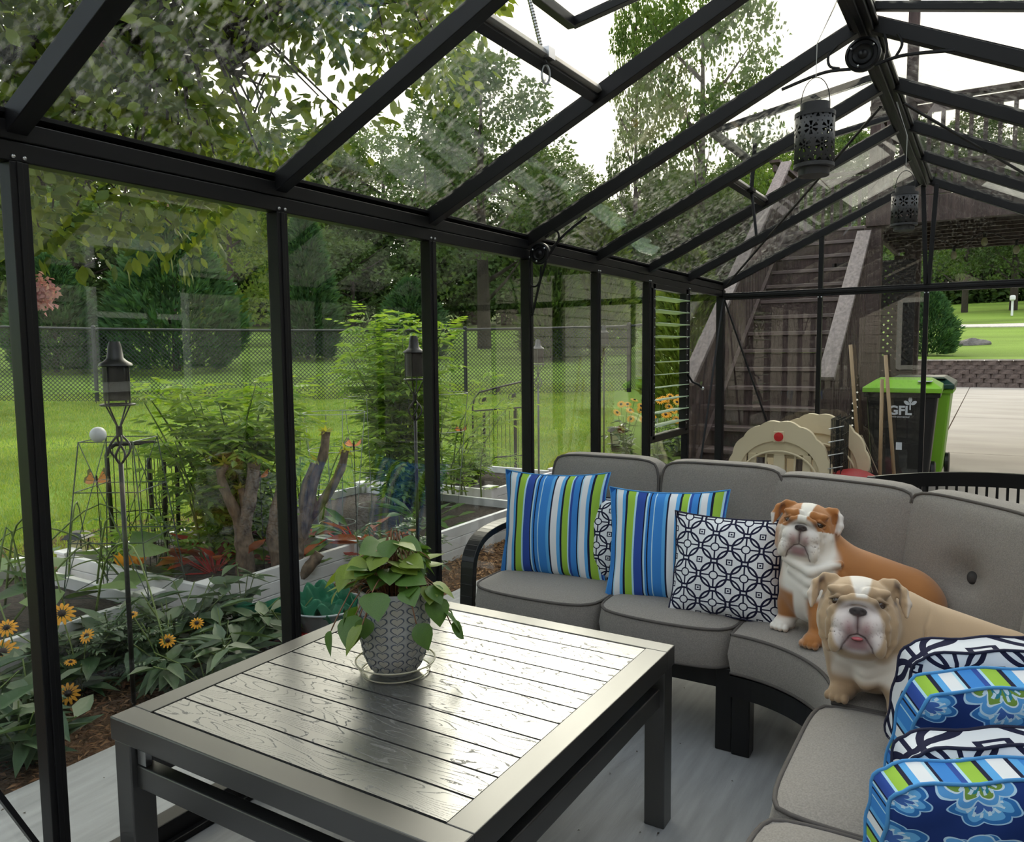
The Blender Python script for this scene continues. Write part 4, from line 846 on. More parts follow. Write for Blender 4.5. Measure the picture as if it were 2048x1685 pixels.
def bulldog(label, H0, fwd, roll, body, paint, lo, hi, hs=1.0, ear=(0, 0), mouth=1.0):
    B = basis(fwd, roll); F = Field(lo, hi, 0.0030)
    W = lambda x, y, z: H0 + hs * (x * B[0] + y * B[1] + z * B[2])
    def he(c, r, k=0.012, sub=False, rot=None):
        R = B if rot is None else (rot @ B); F.ell(W(*c), np.array(r) * hs, R, k, sub)
    def rz_(a): c, s = math.cos(a), math.sin(a); return np.array([[c, 0, s], [0, 1, 0], [-s, 0, c]])
    body(F, W, B)
    # skull, cheeks, brow
    he((0, -0.025, 0.004), (0.088, 0.088, 0.064), 0.03); he((0, 0.02, -0.02), (0.080, 0.06, 0.055), 0.03)
    for s in (-1, 1):
        he((s * 0.060, 0.004, -0.052), (0.040, 0.060, 0.058), 0.02)
        he((s * 0.043, 0.054, 0.026), (0.034, 0.020, 0.014), 0.014, rot=rz_(s * 0.25))
        he((s * 0.026, 0.066, 0.030), (0.014, 0.014, 0.016), 0.012)
        he((s * 0.050, 0.070, -0.022), (0.026, 0.018, 0.012), 0.01, rot=rz_(-s * 0.3))
    he((0, 0.072, -0.04), (0.050, 0.046, 0.040), 0.018)
    he((0, 0.02, -0.11), (0.055, 0.06, 0.04), 0.03)
    he((0, 0.066, -0.108), (0.040, 0.036, 0.022), 0.012); he((0, 0.083, -0.100), (0.033, 0.020, 0.017), 0.008)
    for s in (-1, 1):
        he((s * 0.032, 0.090, -0.050), (0.031, 0.032, 0.031), 0.007)
        he((s * 0.0465, 0.086, -0.086), (0.0215, 0.032, 0.043), 0.006, rot=rz_(s * 0.20))
        F.chain([W(s * 0.012, 0.102, 0.012), W(s * 0.034, 0.096, 0.003), W(s * 0.055, 0.082, -0.020), W(s * 0.066, 0.066, -0.055), W(s * 0.070, 0.05, -0.095)], np.array([0.0125, 0.0125, 0.012, 0.010, 0.006]) * hs, 0.006)
        F.chain([W(s * 0.074, 0.044, -0.005), W(s * 0.084, 0.038, -0.04), W(s * 0.082, 0.03, -0.09), W(s * 0.068, 0.03, -0.125)], np.array([0.006, 0.009, 0.010, 0.008]) * hs, 0.008)
        for q in range(4): F.chain([W(s * (0.050 + 0.002 * q), 0.116 - 0.006 * q, -0.062 - 0.013 * q), W(s * 0.064, 0.098 - 0.004 * q, -0.066 - 0.014 * q), W(s * 0.070, 0.078, -0.066 - 0.013 * q)], [0.0022 * hs] * 3, 0.004, True)
    F.cap(W(-0.012, 0.102, 0.012), W(0.012, 0.102, 0.012), 0.0125 * hs, 0.0125 * hs, 0.006)
    # lower jaw and lip
    # mouth line, philtrum, nose leather
    F.chain([W(0, 0.122, -0.030), W(0, 0.124, -0.062)], [0.0032 * hs] * 2, 0.005, True)
    F.chain([W(0, 0.118, -0.074), W(-0.018, 0.114, -0.082), W(-0.034, 0.104, -0.105), W(-0.040, 0.088, -0.128)], [0.0042 * hs] * 4, 0.004, True)
    F.chain([W(0, 0.118, -0.074), W(0.018, 0.114, -0.082), W(0.034, 0.104, -0.105), W(0.040, 0.088, -0.128)], [0.0042 * hs] * 4, 0.004, True)
    if mouth: he((0, 0.116, -0.077), (0.015 * mouth, 0.018, 0.009 * mouth), 0.005, True)
    he((0, 0.1165, -0.018), (0.0215, 0.0125, 0.0115), 0.004)
    for s in (-1, 1):
        he((s * 0.0105, 0.1275, -0.019), (0.0055, 0.007, 0.0045), 0.003, True)
        he((s * 0.0505, 0.078, 0.001), (0.0155, 0.016, 0.0105), 0.006, True)                # eye openings
        F.chain([W(s * 0.030, 0.070, 0.009), W(s * 0.050, 0.074, 0.0135), W(s * 0.069, 0.060, 0.006)], np.array([0.004, 0.0052, 0.004]) * hs, 0.004)   # upper lid
        F.chain([W(s * 0.030, 0.070, -0.008), W(s * 0.050, 0.072, -0.0115), W(s * 0.068, 0.060, -0.005)], np.array([0.004, 0.0045, 0.004]) * hs, 0.004)
        # forehead wrinkles
        for q in range(3): F.chain([W(s * 0.010, 0.064 - 0.012 * q, 0.047 + 0.007 * q), W(s * 0.032, 0.061 - 0.012 * q, 0.044 + 0.007 * q), W(s * 0.058, 0.044 - 0.01 * q, 0.040 + 0.006 * q)], np.array([0.002, 0.0028, 0.0018]) * hs, 0.005, True)
    F.chain([W(0, 0.07, 0.02), W(0, 0.06, 0.045), W(0, 0.03, 0.066)], np.array([0.004, 0.003, 0.002]) * hs, 0.008, True)
    # rose ears: a thin folded flap each
    for s, fl in ((-1, ear[0]), (1, ear[1])):
        pts = [(s * 0.062, -0.022, 0.056), (s * 0.084, -0.016, 0.058), (s * (0.100 + 0.008 * fl), 0.0, 0.040), (s * (0.106 + 0.012 * fl), 0.012, 0.010), (s * (0.104 + 0.010 * fl), 0.020, -0.022)]
        F.chain([W(*p) for p in pts], np.array([0.014, 0.011, 0.009, 0.008, 0.005]) * hs, 0.008)
        pts2 = [(s * 0.072, -0.020, 0.048), (s * 0.090, -0.012, 0.036), (s * (0.099 + 0.008 * fl), 0.0, 0.012), (s * (0.101 + 0.010 * fl), 0.010, -0.010)]
        F.chain([W(*p) for p in pts2], np.array([0.010, 0.008, 0.007, 0.006]) * hs, 0.01)
        he((s * 0.088, 0.004, 0.030), (0.012, 0.016, 0.020), 0.006, True)
    vs, fs = F.mesh()
    for _ in range(1):      # light smoothing
        acc = np.zeros_like(vs); cn = np.zeros(len(vs))
        for a in range(4):
            b = (a + 1) % 4; np.add.at(acc, fs[:, a], vs[fs[:, b]]); np.add.at(cn, fs[:, a], 1); np.add.at(acc, fs[:, b], vs[fs[:, a]]); np.add.at(cn, fs[:, b], 1)
        vs = vs * 0.45 + 0.55 * acc / cn[:, None]
    hl = ((vs - H0) @ B.T) / hs                               # head coordinates of every vertex
    col = paint(vs, hl)
    # shared facial markings: nose leather, lip skin, mouth
    x, y, z = hl.T; ax = np.abs(x)
    def put(mk, c):
        nonlocal col
        col = col * (1 - mk[:, None]) + np.array(c) * mk[:, None]
    head_ = sstep(y, 0.03, 0.06)
    lid = np.exp(-(((ax - 0.050) / 0.024) ** 2 + ((z - 0.001) / 0.014) ** 2) * 1.6) * head_; put(np.clip(lid * 1.1, 0, 1) * 0.75, (0.05, 0.03, 0.022))
    put(sstep(1.0 - (ax / 0.0235) ** 2 - ((z + 0.0185) / 0.0125) ** 2, 0.0, 0.25) * sstep(y, 0.106, 0.111), (0.040, 0.032, 0.032))
    put(np.exp(-(ax / 0.009) ** 2) * sstep(z, -0.075, -0.055) * sstep(-0.022 - z, 0, 0.006) * sstep(y, 0.10, 0.11) * 0.75, (0.09, 0.045, 0.05)); spk = (np.sin(vs[:, 0] * 1900) * np.sin(vs[:, 2] * 1700 + 1) * np.sin(vs[:, 1] * 1500) > 0.55) & (ax > 0.018) & (ax < 0.062) & (z < -0.04) & (z > -0.10) & (y > 0.085); put(spk * 0.45, (0.20, 0.12, 0.11))
    pk = np.exp(-((ax - 0.020) / 0.014) ** 2 - ((z + 0.062) / 0.022) ** 2) * sstep(y, 0.085, 0.105); put(np.clip(pk, 0, 1) * 0.65, (0.30, 0.11, 0.12))
    lip = np.exp(-(ax / 0.032) ** 4 - ((z + 0.100) / 0.017) ** 4) * sstep(y, 0.075, 0.092); put(np.clip(lip, 0, 1) * 0.9, (0.17, 0.07, 0.075)); gap = np.zeros(len(x))
    for sx_ in (-1, 1):
        for (ax0, az0), (bx0, bz0) in (((0, -0.074), (0.018, -0.082)), ((0.018, -0.082), (0.034, -0.105)), ((0.034, -0.105), (0.040, -0.128)), ((0, -0.03), (0, -0.074))):
            dx, dz = bx0 - ax0, bz0 - az0; tt = np.clip(((x * sx_ - ax0) * dx + (z - az0) * dz) / (dx * dx + dz * dz), 0, 1); gap = np.maximum(gap, sstep(0.0032 - np.hypot(x * sx_ - ax0 - tt * dx, z - az0 - tt * dz), 0, 0.0025))
    put(gap * 0.85 * sstep(y, 0.06, 0.08), (0.07, 0.03, 0.03))
    t = thing('dog', label, 'dog', (0, 0, 0)); me = np_mesh('dog_body', vs, fs, 'dog_coat', smooth=True, cols=np.clip(col, 0, 1)); link(me, 'body', t)
    for s in (-1, 1): MB().sphere(W(s * 0.0490, 0.0620, 0.0005), 0.0145 * hs, 16, 10).build('eye', 'dog_eye', t, smooth=True)
    if mouth: MB().sphere((0, 0, 0), (0.014 * hs, 0.014 * hs, 0.005 * hs), 14, 8).xf(Matrix(((B[0][0], B[1][0], B[2][0], W(0, 0.102, -0.086)[0]), (B[0][1], B[1][1], B[2][1], W(0, 0.102, -0.086)[1]), (B[0][2], B[1][2], B[2][2], W(0, 0.102, -0.086)[2]), (0, 0, 0, 1)))).build('tongue', 'tongue', t, smooth=True)
    return t
ZSEAT = 0.437
def paw(F, p, fwd, s=1.0):
    f = unit(V(fwd[0], fwd[1], 0)); r = V(-f[1], f[0], 0)
    F.ell(V(*p) + f * 0.012 + V(0, 0, 0.022), (0.030 * s, 0.038 * s, 0.022 * s), np.array([r, f, V(0, 0, 1)]), 0.012)
    for q in (-1.5, -0.5, 0.5, 1.5): F.ell(V(*p) + f * (0.045 - 0.004 * abs(q)) * s + r * q * 0.015 * s + V(0, 0, 0.013), (0.0085 * s, 0.014 * s, 0.0125 * s), np.array([r, f, V(0, 0, 1)]), 0.004)
# ---- brown and white dog, sitting upright
def body1(F, W, B):
    F.cap(W(0, -0.04, -0.03), (-0.445, 2.625, 0.640), 0.082, 0.105, 0.04)                   # neck
    F.ell((-0.452, 2.600, 0.595), (0.105, 0.10, 0.125), None, 0.04)                           # chest
    F.cap((-0.40, 2.655, 0.615), (-0.215, 2.74, 0.545), 0.112, 0.108, 0.05)                  # trunk
    F.ell((-0.19, 2.75, 0.525), (0.105, 0.11, 0.095), None, 0.04)                             # rump
    F.ell((-0.24, 2.66, 0.50), (0.085, 0.06, 0.075), None, 0.03)                              # thigh
    F.cap((-0.27, 2.64, 0.47), (-0.33, 2.60, 0.455), 0.035, 0.024, 0.02); paw(F, (-0.345, 2.585, ZSEAT), (-0.6, -0.7), 0.9)
    F.chain([(-0.510, 2.60, 0.585), (-0.530, 2.605, 0.52), (-0.540, 2.60, 0.455)], [0.048, 0.034, 0.028], 0.025); paw(F, (-0.543, 2.597, ZSEAT), (-0.25, -0.9))
    F.chain([(-0.405, 2.545, 0.575), (-0.415, 2.515, 0.51), (-0.425, 2.49, 0.455)], [0.046, 0.033, 0.028], 0.025); paw(F, (-0.428, 2.482, ZSEAT), (-0.3, -0.9))
    for q in range(3): F.chain([(-0.53 + 0.015 * q, 2.52 + 0.006 * q, 0.69 - 0.035 * q), (-0.45, 2.498 + 0.004 * q, 0.662 - 0.035 * q), (-0.37, 2.535 + 0.008 * q, 0.69 - 0.04 * q)], [0.011, 0.014, 0.011], 0.014)
def paint1(v, h):
    n = len(v); c = np.tile(np.array((0.36, 0.145, 0.042)), (n, 1)); x, y, z = h.T; ax = np.abs(x); wx, wy, wz = v.T
    def put(mk, q): nonlocal c; c = c * (1 - mk[:, None]) + np.array(q) * mk[:, None]
    wob = 0.01 * np.sin(wx * 60 + 1) * np.cos(wz * 50); wht = (0.76, 0.72, 0.67)
    chest = sstep(2.60 + wob - wy - 0.25 * (wx + 0.45), 0.0, 0.03) * sstep(wx + wob, -0.60, -0.52 - 0.0) * sstep(-0.372 + wob - wx, 0, 0.02) * sstep(wz, 0.44, 0.50) * (z < -0.02)
    put(chest, wht)
    ring = sstep(0.045 - np.abs((wx + 0.43) * 0.55 + (wy - 2.62) * 0.5 + (wz - 0.70) * 0.9 + wob), 0, 0.015) * sstep(wz, 0.60, 0.64) * (y < 0.0) * (z < -0.03) * sstep(-0.385 - wx, 0, 0.02); put(ring, wht)
    put(sstep(0.085 - y, -1, 0) * 0, wht)
    hd = (np.abs(x) < 0.14) & (z > -0.16) & (y > -0.13)
    muz = sstep(0.060 - np.hypot(ax * 0.9, (z + 0.058) * 0.80) + wob * 0.3, 0, 0.010) * sstep(y, 0.035, 0.06) * hd; put(muz, (0.64, 0.60, 0.57))
    put(sstep(0.016 + 0.20 * np.maximum(z - 0.02, 0) + wob * 0.4 - np.abs(x + 0.004), 0, 0.005) * sstep(z, -0.005, 0.005) * hd, (0.68, 0.65, 0.60))
    put(sstep(z, -0.14, -0.12) * sstep(-0.108 - z, 0, 0.012) * (y > 0) * hd * 0.9, wht)
    put(sstep(x, 0.093, 0.100) * sstep(z, -0.03, 0.0) * hd * (y > -0.06), (0.62, 0.58, 0.55)); put(sstep(-x, 0.110, 0.114) * sstep(0.02 - z, 0, 0.01) * hd, (0.62, 0.58, 0.55))
    put(sstep(-x, 0.082, 0.09) * sstep(0.105 + x, 0, 0.008) * sstep(y, -0.01, 0.004) * sstep(z, 0.0, 0.02) * hd * 0.8, (0.05, 0.025, 0.02))
    put(sstep(wz, 0.475, 0.49) * sstep(0.60 - wz, 0, 0.03) * sstep(-0.497 - wx, 0, 0.012), (0.36, 0.145, 0.042)); put(sstep(0.49 - wz, 0, 0.02) * sstep(-0.49 - wx, 0, 0.02), wht); put(sstep(0.59 - wz, 0, 0.03) * sstep(2.53 - wy, 0, 0.02) * sstep(wx, -0.47, -0.45), (0.36, 0.145, 0.042)); put(sstep(0.452 - wz, 0, 0.004) * sstep(-0.36 - wx, 0, 0.02) * 0.5, (0.5, 0.36, 0.25))
    for q in range(3): put(np.exp(-((z - 0.047 - 0.007 * q) / 0.0022) ** 2) * sstep(ax, 0.014, 0.022) * sstep(0.06 - ax, 0, 0.01) * sstep(y, 0.02, 0.04) * 0.35, (0.15, 0.055, 0.02))
    return c
H1 = V(-0.482, 2.605, 0.792)
bulldog('brown and white bulldog sitting upright on the curved sofa section', H1, V(0.02, -0.95, 0.20), -0.10, body1, paint1, (-0.72, 2.32, 0.40), (0.02, 2.95, 0.95), hs=0.90, ear=(1.0, 0.6), mouth=0.0)
# ---- tan and white dog in front
def body2(F, W, B):
    F.cap(W(0, -0.04, -0.05), (-0.225, 2.235, 0.60), 0.095, 0.118, 0.04)
    F.ell((-0.238, 2.20, 0.570), (0.118, 0.105, 0.125), None, 0.04)
    F.cap((-0.17, 2.26, 0.575), (0.05, 2.32, 0.525), 0.122, 0.102, 0.05)
    F.ell((0.10, 2.32, 0.515), (0.10, 0.10, 0.085), None, 0.04)
    F.ell((0.04, 2.235, 0.485), (0.085, 0.06, 0.06), None, 0.03); F.cap((0.0, 2.2, 0.465), (-0.06, 2.17, 0.455), 0.034, 0.024, 0.02); paw(F, (-0.075, 2.16, ZSEAT), (-0.6, -0.7), 0.9)
    F.chain([(-0.300, 2.185, 0.56), (-0.298, 2.165, 0.50), (-0.296, 2.150, 0.455)], [0.050, 0.036, 0.030], 0.025); paw(F, (-0.297, 2.140, ZSEAT), (-0.25, -0.9))
    F.chain([(-0.165, 2.165, 0.56), (-0.160, 2.125, 0.50), (-0.158, 2.105, 0.455)], [0.050, 0.036, 0.030], 0.025); paw(F, (-0.157, 2.095, ZSEAT), (0.05, -0.9))
    for q in range(3): F.chain([(-0.315 + 0.012 * q, 2.150, 0.60 - 0.03 * q), (-0.24, 2.098 + 0.006 * q, 0.566 - 0.032 * q), (-0.155, 2.135, 0.60 - 0.03 * q)], [0.012, 0.017, 0.012], 0.014)
    for q in range(4): F.chain([(-0.125 + 0.030 * q, 2.150 + 0.012 * q, 0.57 - 0.004 * q), (-0.110 + 0.036 * q, 2.165 + 0.012 * q, 0.65 - 0.010 * q), (-0.10 + 0.036 * q, 2.24 + 0.012 * q, 0.695 - 0.013 * q)], [0.003, 0.003, 0.003], 0.008, True)
def paint2(v, h):
    n = len(v); c = np.tile(np.array((0.43, 0.30, 0.185)), (n, 1)); x, y, z = h.T; ax = np.abs(x); wx, wy, wz = v.T
    def put(mk, q): nonlocal c; c = c * (1 - mk[:, None]) + np.array(q) * mk[:, None]
    wob = 0.01 * np.sin(wx * 60 + 1) * np.cos(wz * 50); wht = (0.76, 0.70, 0.63)
    put(sstep(2.165 + wob - wy - 0.35 * np.maximum(wx + 0.2, 0), 0, 0.03) * sstep(wx + wob, -0.335, -0.315) * sstep(-0.125 + 2 * wob - wx, 0, 0.05) * sstep(wz, 0.49, 0.52) * sstep(0.60 - wz + 2 * wob, 0, 0.03), wht)
    hd = (ax < 0.14) & (z > -0.17) & (y > -0.13)
    put(sstep(0.060 - np.hypot(ax * 0.9, (z + 0.058) * 0.80) + wob * 0.3, 0, 0.010) * sstep(y, 0.035, 0.06) * hd, (0.62, 0.55, 0.53))
    put(sstep(0.019 + 0.25 * np.maximum(z - 0.02, 0) + wob * 0.4 - np.abs(x - 0.006), 0, 0.006) * sstep(z, 0.012, 0.022) * hd * (y > -0.02), (0.68, 0.64, 0.60))
    put(sstep(ax, 0.080, 0.088) * sstep(0.103 - ax, 0, 0.008) * sstep(y, -0.012, 0.002) * sstep(z, -0.005, 0.01) * hd * 0.85, (0.05, 0.03, 0.03))
    put(sstep(ax, 0.112, 0.117) * hd * (y > 0.004) * (z > -0.035) * 0.6, (0.60, 0.54, 0.50))
    put(np.exp(-((ax - 0.058) / 0.022) ** 2 - ((z - 0.022) / 0.012) ** 2) * (y > 0.02) * hd * 0.35, (0.16, 0.10, 0.06))
    for q in range(3): put(np.exp(-((z - 0.047 - 0.007 * q) / 0.0022) ** 2) * sstep(ax, 0.014, 0.022) * sstep(0.06 - ax, 0, 0.01) * sstep(y, 0.02, 0.04) * 0.3, (0.20, 0.12, 0.06))
    put(sstep(0.56 - wz, 0, 0.03) * sstep(-0.26 - wx, 0, 0.02) * 0.35, (0.22, 0.13, 0.07))
    return c
H2 = V(-0.262, 2.105, 0.708)
bulldog('tan and white bulldog with mouth slightly open, in front of the brown one', H2, V(0.11, -0.90, 0.24), 0.0, body2, paint2, (-0.48, 1.90, 0.40), (0.26, 2.50, 0.90), hs=0.96, ear=(1.0, 0.9), mouth=1.0)
# ================================================================== things inside, behind the sofa
mat('lantern_metal', (0.035, 0.035, 0.038), rough=0.5, spec=0.4); mat('cord', (0.5, 0.5, 0.48), rough=0.6)
m = bpy.data.materials.new('lantern_punched'); m.use_nodes = True; MATS['lantern_punched'] = m; e = NE(m); nt = m.node_tree
tcn = nt.nodes.new('ShaderNodeTexCoord'); sp = nt.nodes.new('ShaderNodeSeparateXYZ'); nt.links.new(tcn.outputs['Object'], sp.inputs[0])
th = e('ARCTAN2', sp.outputs[0], sp.outputs[1]); U = e('MULTIPLY', th, 7.0 / (2 * PI)); Wz = e('MULTIPLY', sp.outputs[2], 17.5); row = e('FLOOR', Wz); U = e('ADD', U, e('MULTIPLY', row, 0.37))
a = e('SUBTRACT', e.frac(U), 0.5); b = e('SUBTRACT', e.frac(Wz), 0.5); rr = e('SQRT', e('ADD', e('MULTIPLY', a, a), e('MULTIPLY', b, b))); ta = e('ARCTAN2', a, b)
pet = e('MULTIPLY', e.gt(e('COSINE', e('MULTIPLY', ta, 6)), -0.1), e('MULTIPLY', e.gt(rr, 0.13), e.lt(rr, 0.40))); hole = e('MAXIMUM', pet, e.lt(rr, 0.07))
a2 = e('SUBTRACT', e.frac(e('MULTIPLY', U, 4)), 0.5); b2 = e('SUBTRACT', e.frac(e('MULTIPLY', Wz, 4)), 0.5); hole = e('MAXIMUM', hole, e('MULTIPLY', e.gt(rr, 0.50), e.lt(e('ADD', e('MULTIPLY', a2, a2), e('MULTIPLY', b2, b2)), 0.022)))
bs = nt.nodes['Principled BSDF']; bs.inputs['Base Color'].default_value = (0.035, 0.035, 0.038, 1); bs.inputs['Roughness'].default_value = 0.5
nt.links.new(e('SUBTRACT', 1.0, hole), bs.inputs['Alpha'])
def lantern(label, c, r, h, top):
    t = thing('hanging_lantern', label, 'lantern', c, group='punched lanterns hung from the ridge')
    MB().lathe([(r, -h * 0.38), (r, h * 0.34)], 40).lathe([(r - 0.0015, -h * 0.38), (r - 0.0015, h * 0.34)], 40).build('punched_wall', 'lantern_punched', t, smooth=True, fix=False)
    MB().lathe([(r * 0.72, h * 0.5), (r * 0.74, h * 0.5), (r * 0.74, h * 0.38), (r * 1.02, h * 0.37), (r * 1.02, h * 0.31), (r * 0.99, h * 0.31), (r * 0.99, h * 0.36), (r * 0.72, h * 0.37)], 40, close=True).build('collar', 'lantern_metal', t, smooth=35)
    MB().lathe([(0, -h * 0.5), (r * 0.78, -h * 0.5), (r * 0.80, -h * 0.40), (r * 1.02, -h * 0.39), (r * 1.02, -h * 0.34), (r * 0.98, -h * 0.34), (r * 0.98, -h * 0.38), (r * 0.78, -h * 0.39), (0, -h * 0.47)], 40).build('base', 'lantern_metal', t, smooth=35)
    MB().tube([(-r * 0.72, 0, h * 0.45)] + [(r * 0.72 * -math.cos(a), 0, h * 0.5 + r * 1.35 * math.sin(a)) for a in np.linspace(0.1, PI - 0.1, 15)] + [(r * 0.72, 0, h * 0.45)], 0.0016, 6).build('bail', 'black_metal', t)
    tz = h * 0.5 + r * 1.35; MB().tube([(0.0, 0, tz), (0.002, 0, (tz + top[2]) / 2), top], 0.0013, 5).tube([(0, 0.004, tz), (0.0, 0.003, (tz + top[2]) / 2), (top[0] + .004, top[1], top[2])], 0.0009, 5).build('cord', 'cord', t)
lantern('larger grey lantern with bright punched flowers hanging nearer the camera', (-0.553, 2.95, 2.078), 0.0665, 0.245, (0.07, -0.04, 0.44))
lantern('smaller grey punched lantern hanging further back under the ridge', (-0.372, 4.184, 2.005), 0.058, 0.20, (-0.05, 0.0, 0.50))
# cream plastic playhouse fronts leaning together
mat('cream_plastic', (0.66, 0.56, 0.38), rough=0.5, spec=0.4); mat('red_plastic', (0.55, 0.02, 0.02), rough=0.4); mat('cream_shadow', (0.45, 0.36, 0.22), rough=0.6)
def playfront(label, c, rz, disc):
    t = thing('playhouse_front', label, 'toy playhouse', c, rz, 'folded playhouse fronts behind the sofa'); w, h = 0.335, 0.82
    outer = []
    for i in range(8):
        a0 = PI - PI * i / 8; a1 = PI - PI * (i + 1) / 8
        for q in np.linspace(0, 1, 7)[:-1]:
            a = a0 + (a1 - a0) * q; bump = 1 + 0.035 * math.sin(PI * q) ; outer.append((w * 1.08 * math.cos(a) * bump, 0.42 + (h - 0.42) * math.sin(a) * bump))
    outer.append((w * 1.08, 0.42)); inner = [(w * 0.86 * math.cos(a), 0.42 + (h - 0.42) * 0.66 * math.sin(a)) for a in np.linspace(0, PI, 25)]
    n1, n2 = len(outer), len(inner); mb = MB(); vs = [(x, y, z) for y in (-0.03, 0.03) for x, z in outer + inner]; N = n1 + n2; fs = []
    seg = 48; 
    ro = [outer[int(round(i * (n1 - 1) / 24))] for i in range(25)]; ri = inner[::-1]
    vs = [(x, y, z) for y in (-0.03, 0.03) for ring in (ro, ri) for x, z in ring]; K = 25
    # dense outline: build ring quads between matching samples, front and back, with walls
    ro = [outer[min(int(round(i * (n1 - 1) / 48)), n1 - 1)] for i in range(49)]; ri = [(w * 0.86 * math.cos(PI - PI * i / 48), 0.42 + (h - 0.42) * 0.66 * math.sin(PI * i / 48)) for i in range(49)]; K = 49
    vs = [(x, y, z) for y in (-0.03, 0.03) for ring in (ro, ri) for x, z in ring]
    for i in range(K - 1):
        a, b, c_, d = i, i + 1, K + i + 1, K + i; o = 2 * K
        fs += [(a, b, c_, d), (a + o, d + o, c_ + o, b + o), (a, a + o, b + o, b), (d, c_, c_ + o, d + o)]
    fs += [(0, K, 3 * K, 2 * K), (K - 1, 3 * K - 1, 4 * K - 1, 2 * K - 1)]
    MB().add(vs, fs).build('roof_arch', 'cream_plastic', t, smooth=40)
    arch = [(w * 0.86 * math.cos(a), 0.42 + (h - 0.42) * 0.66 * math.sin(a)) for a in np.linspace(0, PI, 25)]
    MB().prism([(-w * 0.86, 0.58)] + [q for q in arch[::-1] if q[1] > 0.585] + [(w * 0.86, 0.58)][:0] + [(w * 0.60, 0.585)], (0, -0.012, 0), (1, 0, 0), (0, 0, 1), (0, 0.024, 0)).build('gable_panel', 'cream_plastic', t)
    for x0, x1 in ((-0.29, -0.235), (-0.225, -0.165), (-0.04, 0.04), (0.165, 0.225), (0.235, 0.29)): MB().bx(x0, x1, -0.015, 0.015, 0.0, 0.585).build('wall_board', 'cream_plastic', t, bevel=0.006)
    for x0, x1 in ((-0.165, -0.04), (0.04, 0.165)):
        MB().bx(x0, x1, -0.012, 0.012, 0.0, 0.36).build('wall_board', 'cream_plastic', t, bevel=0.004); MB().bar(((x0 + x1) / 2, 0, 0.36), ((x0 + x1) / 2 + 0.01, 0, 0.585), 0.012, 0.02, up=(0, 1, 0)).build('mullion', 'cream_plastic', t)
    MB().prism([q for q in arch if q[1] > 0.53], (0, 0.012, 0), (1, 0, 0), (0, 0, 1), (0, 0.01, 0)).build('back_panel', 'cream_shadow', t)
    MB().tube([(w * 0.80 * math.cos(a), -0.03, 0.40 + (h - 0.42) * 0.52 * math.sin(a)) for a in np.linspace(0.15, PI - 0.15, 20)], 0.008, 6).build('arch_trim', 'cream_plastic', t, smooth=True)
    if disc:
        MB().bx(-0.038, 0.038, -0.04, -0.03, 0.675, 0.755).build('badge_plate', 'cream_plastic', t, bevel=0.006); d = MB().lathe([(0, 0.0), (0.033, 0.0), (0.033, 0.008), (0, 0.012)], 24).xf(Matrix.Translation((0, -0.04, 0.715)) @ Matrix.Rotation(PI / 2, 4, 'X')); d.build('red_disc', 'red_plastic', t, smooth=40)
playfront('cream plastic toy house front with a red disc at its peak', (-1.295, 5.88, 0), 0.03, True)
playfront('cream plastic toy house front behind the one with the red disc', (-1.09, 6.22, 0.035), -0.05, False)
mat('dark_wire', (0.03, 0.03, 0.03), rough=0.4, metal=0.5); mat('broom_wood', (0.36, 0.25, 0.14), rough=0.6); mat('broom_straw', (0.33, 0.27, 0.19), rough=0.9); mat('red_ball', (0.30, 0.01, 0.015), rough=0.5)
cr = thing('wire_crate', 'folded dark wire dog crate standing on edge beside the toy house', 'crate', (-0.905, 6.06, 0))
for k in range(3):
    mb = MB(); x = -0.035 + 0.035 * k
    for i in range(11): mb.tube([(x - 0.005 * i * 0, -0.20 + 0.04 * i, 0.01), (x, -0.20 + 0.04 * i, 0.86 - 0.01 * k)], 0.0028, 5)
    for i in range(9): mb.tube([(x, -0.20, 0.01 + 0.105 * i), (x, 0.20, 0.01 + 0.105 * i)], 0.003, 5)
    p = mb.build('wire_panel', 'dark_wire', cr); p['kind'] = 'stuff'
for i in range(8): MB().tube([(-0.05, -0.205, 0.12 + 0.095 * i), (0.05, -0.205, 0.145 + 0.095 * i)], 0.004, 5).build('latch_bar', 'steel', cr)
def broom(label, a, b, bristle_at_a, L=0.32):
    t = thing('broom', label, 'broom', a); d = V(*b) - V(*a); MB().tube([tuple(d * 0.18), tuple(d)], 0.013, 8).build('handle', 'broom_wood', t, smooth=True)
    if bristle_at_a:
        u = unit(d); mb = MB(); r_ = np.random.default_rng(5)
        for i in range(60):
            q = V(r_.normal() * 0.05, r_.normal() * 0.02, 0); mb.tube([tuple(u * L * 0.9 + q * 0.25), tuple(q + u * 0.01)], 0.0035, 4)
        o = mb.build('bristles', 'broom_straw', t); o['kind'] = 'stuff'
    return t
broom('straw broom with pale bristles leaning on the end wall glass', (-0.80, 6.30, 0.42), (-0.90, 6.36, 1.38), True)
broom('bare light wooden pole leaning on the end wall beside the bins', (-0.53, 6.28, 0.02), (-0.66, 6.38, 1.30), False)
broom('second wooden pole leaning behind the straw broom', (-0.66, 6.30, 0.02), (-0.68, 6.40, 1.12), False)
tag(MB().sphere((-0.80, 5.95, 0.25), 0.25, 28, 16).build('play_ball', 'red_ball', smooth=True), 'large dark red ball on the floor behind the sofa', 'ball')
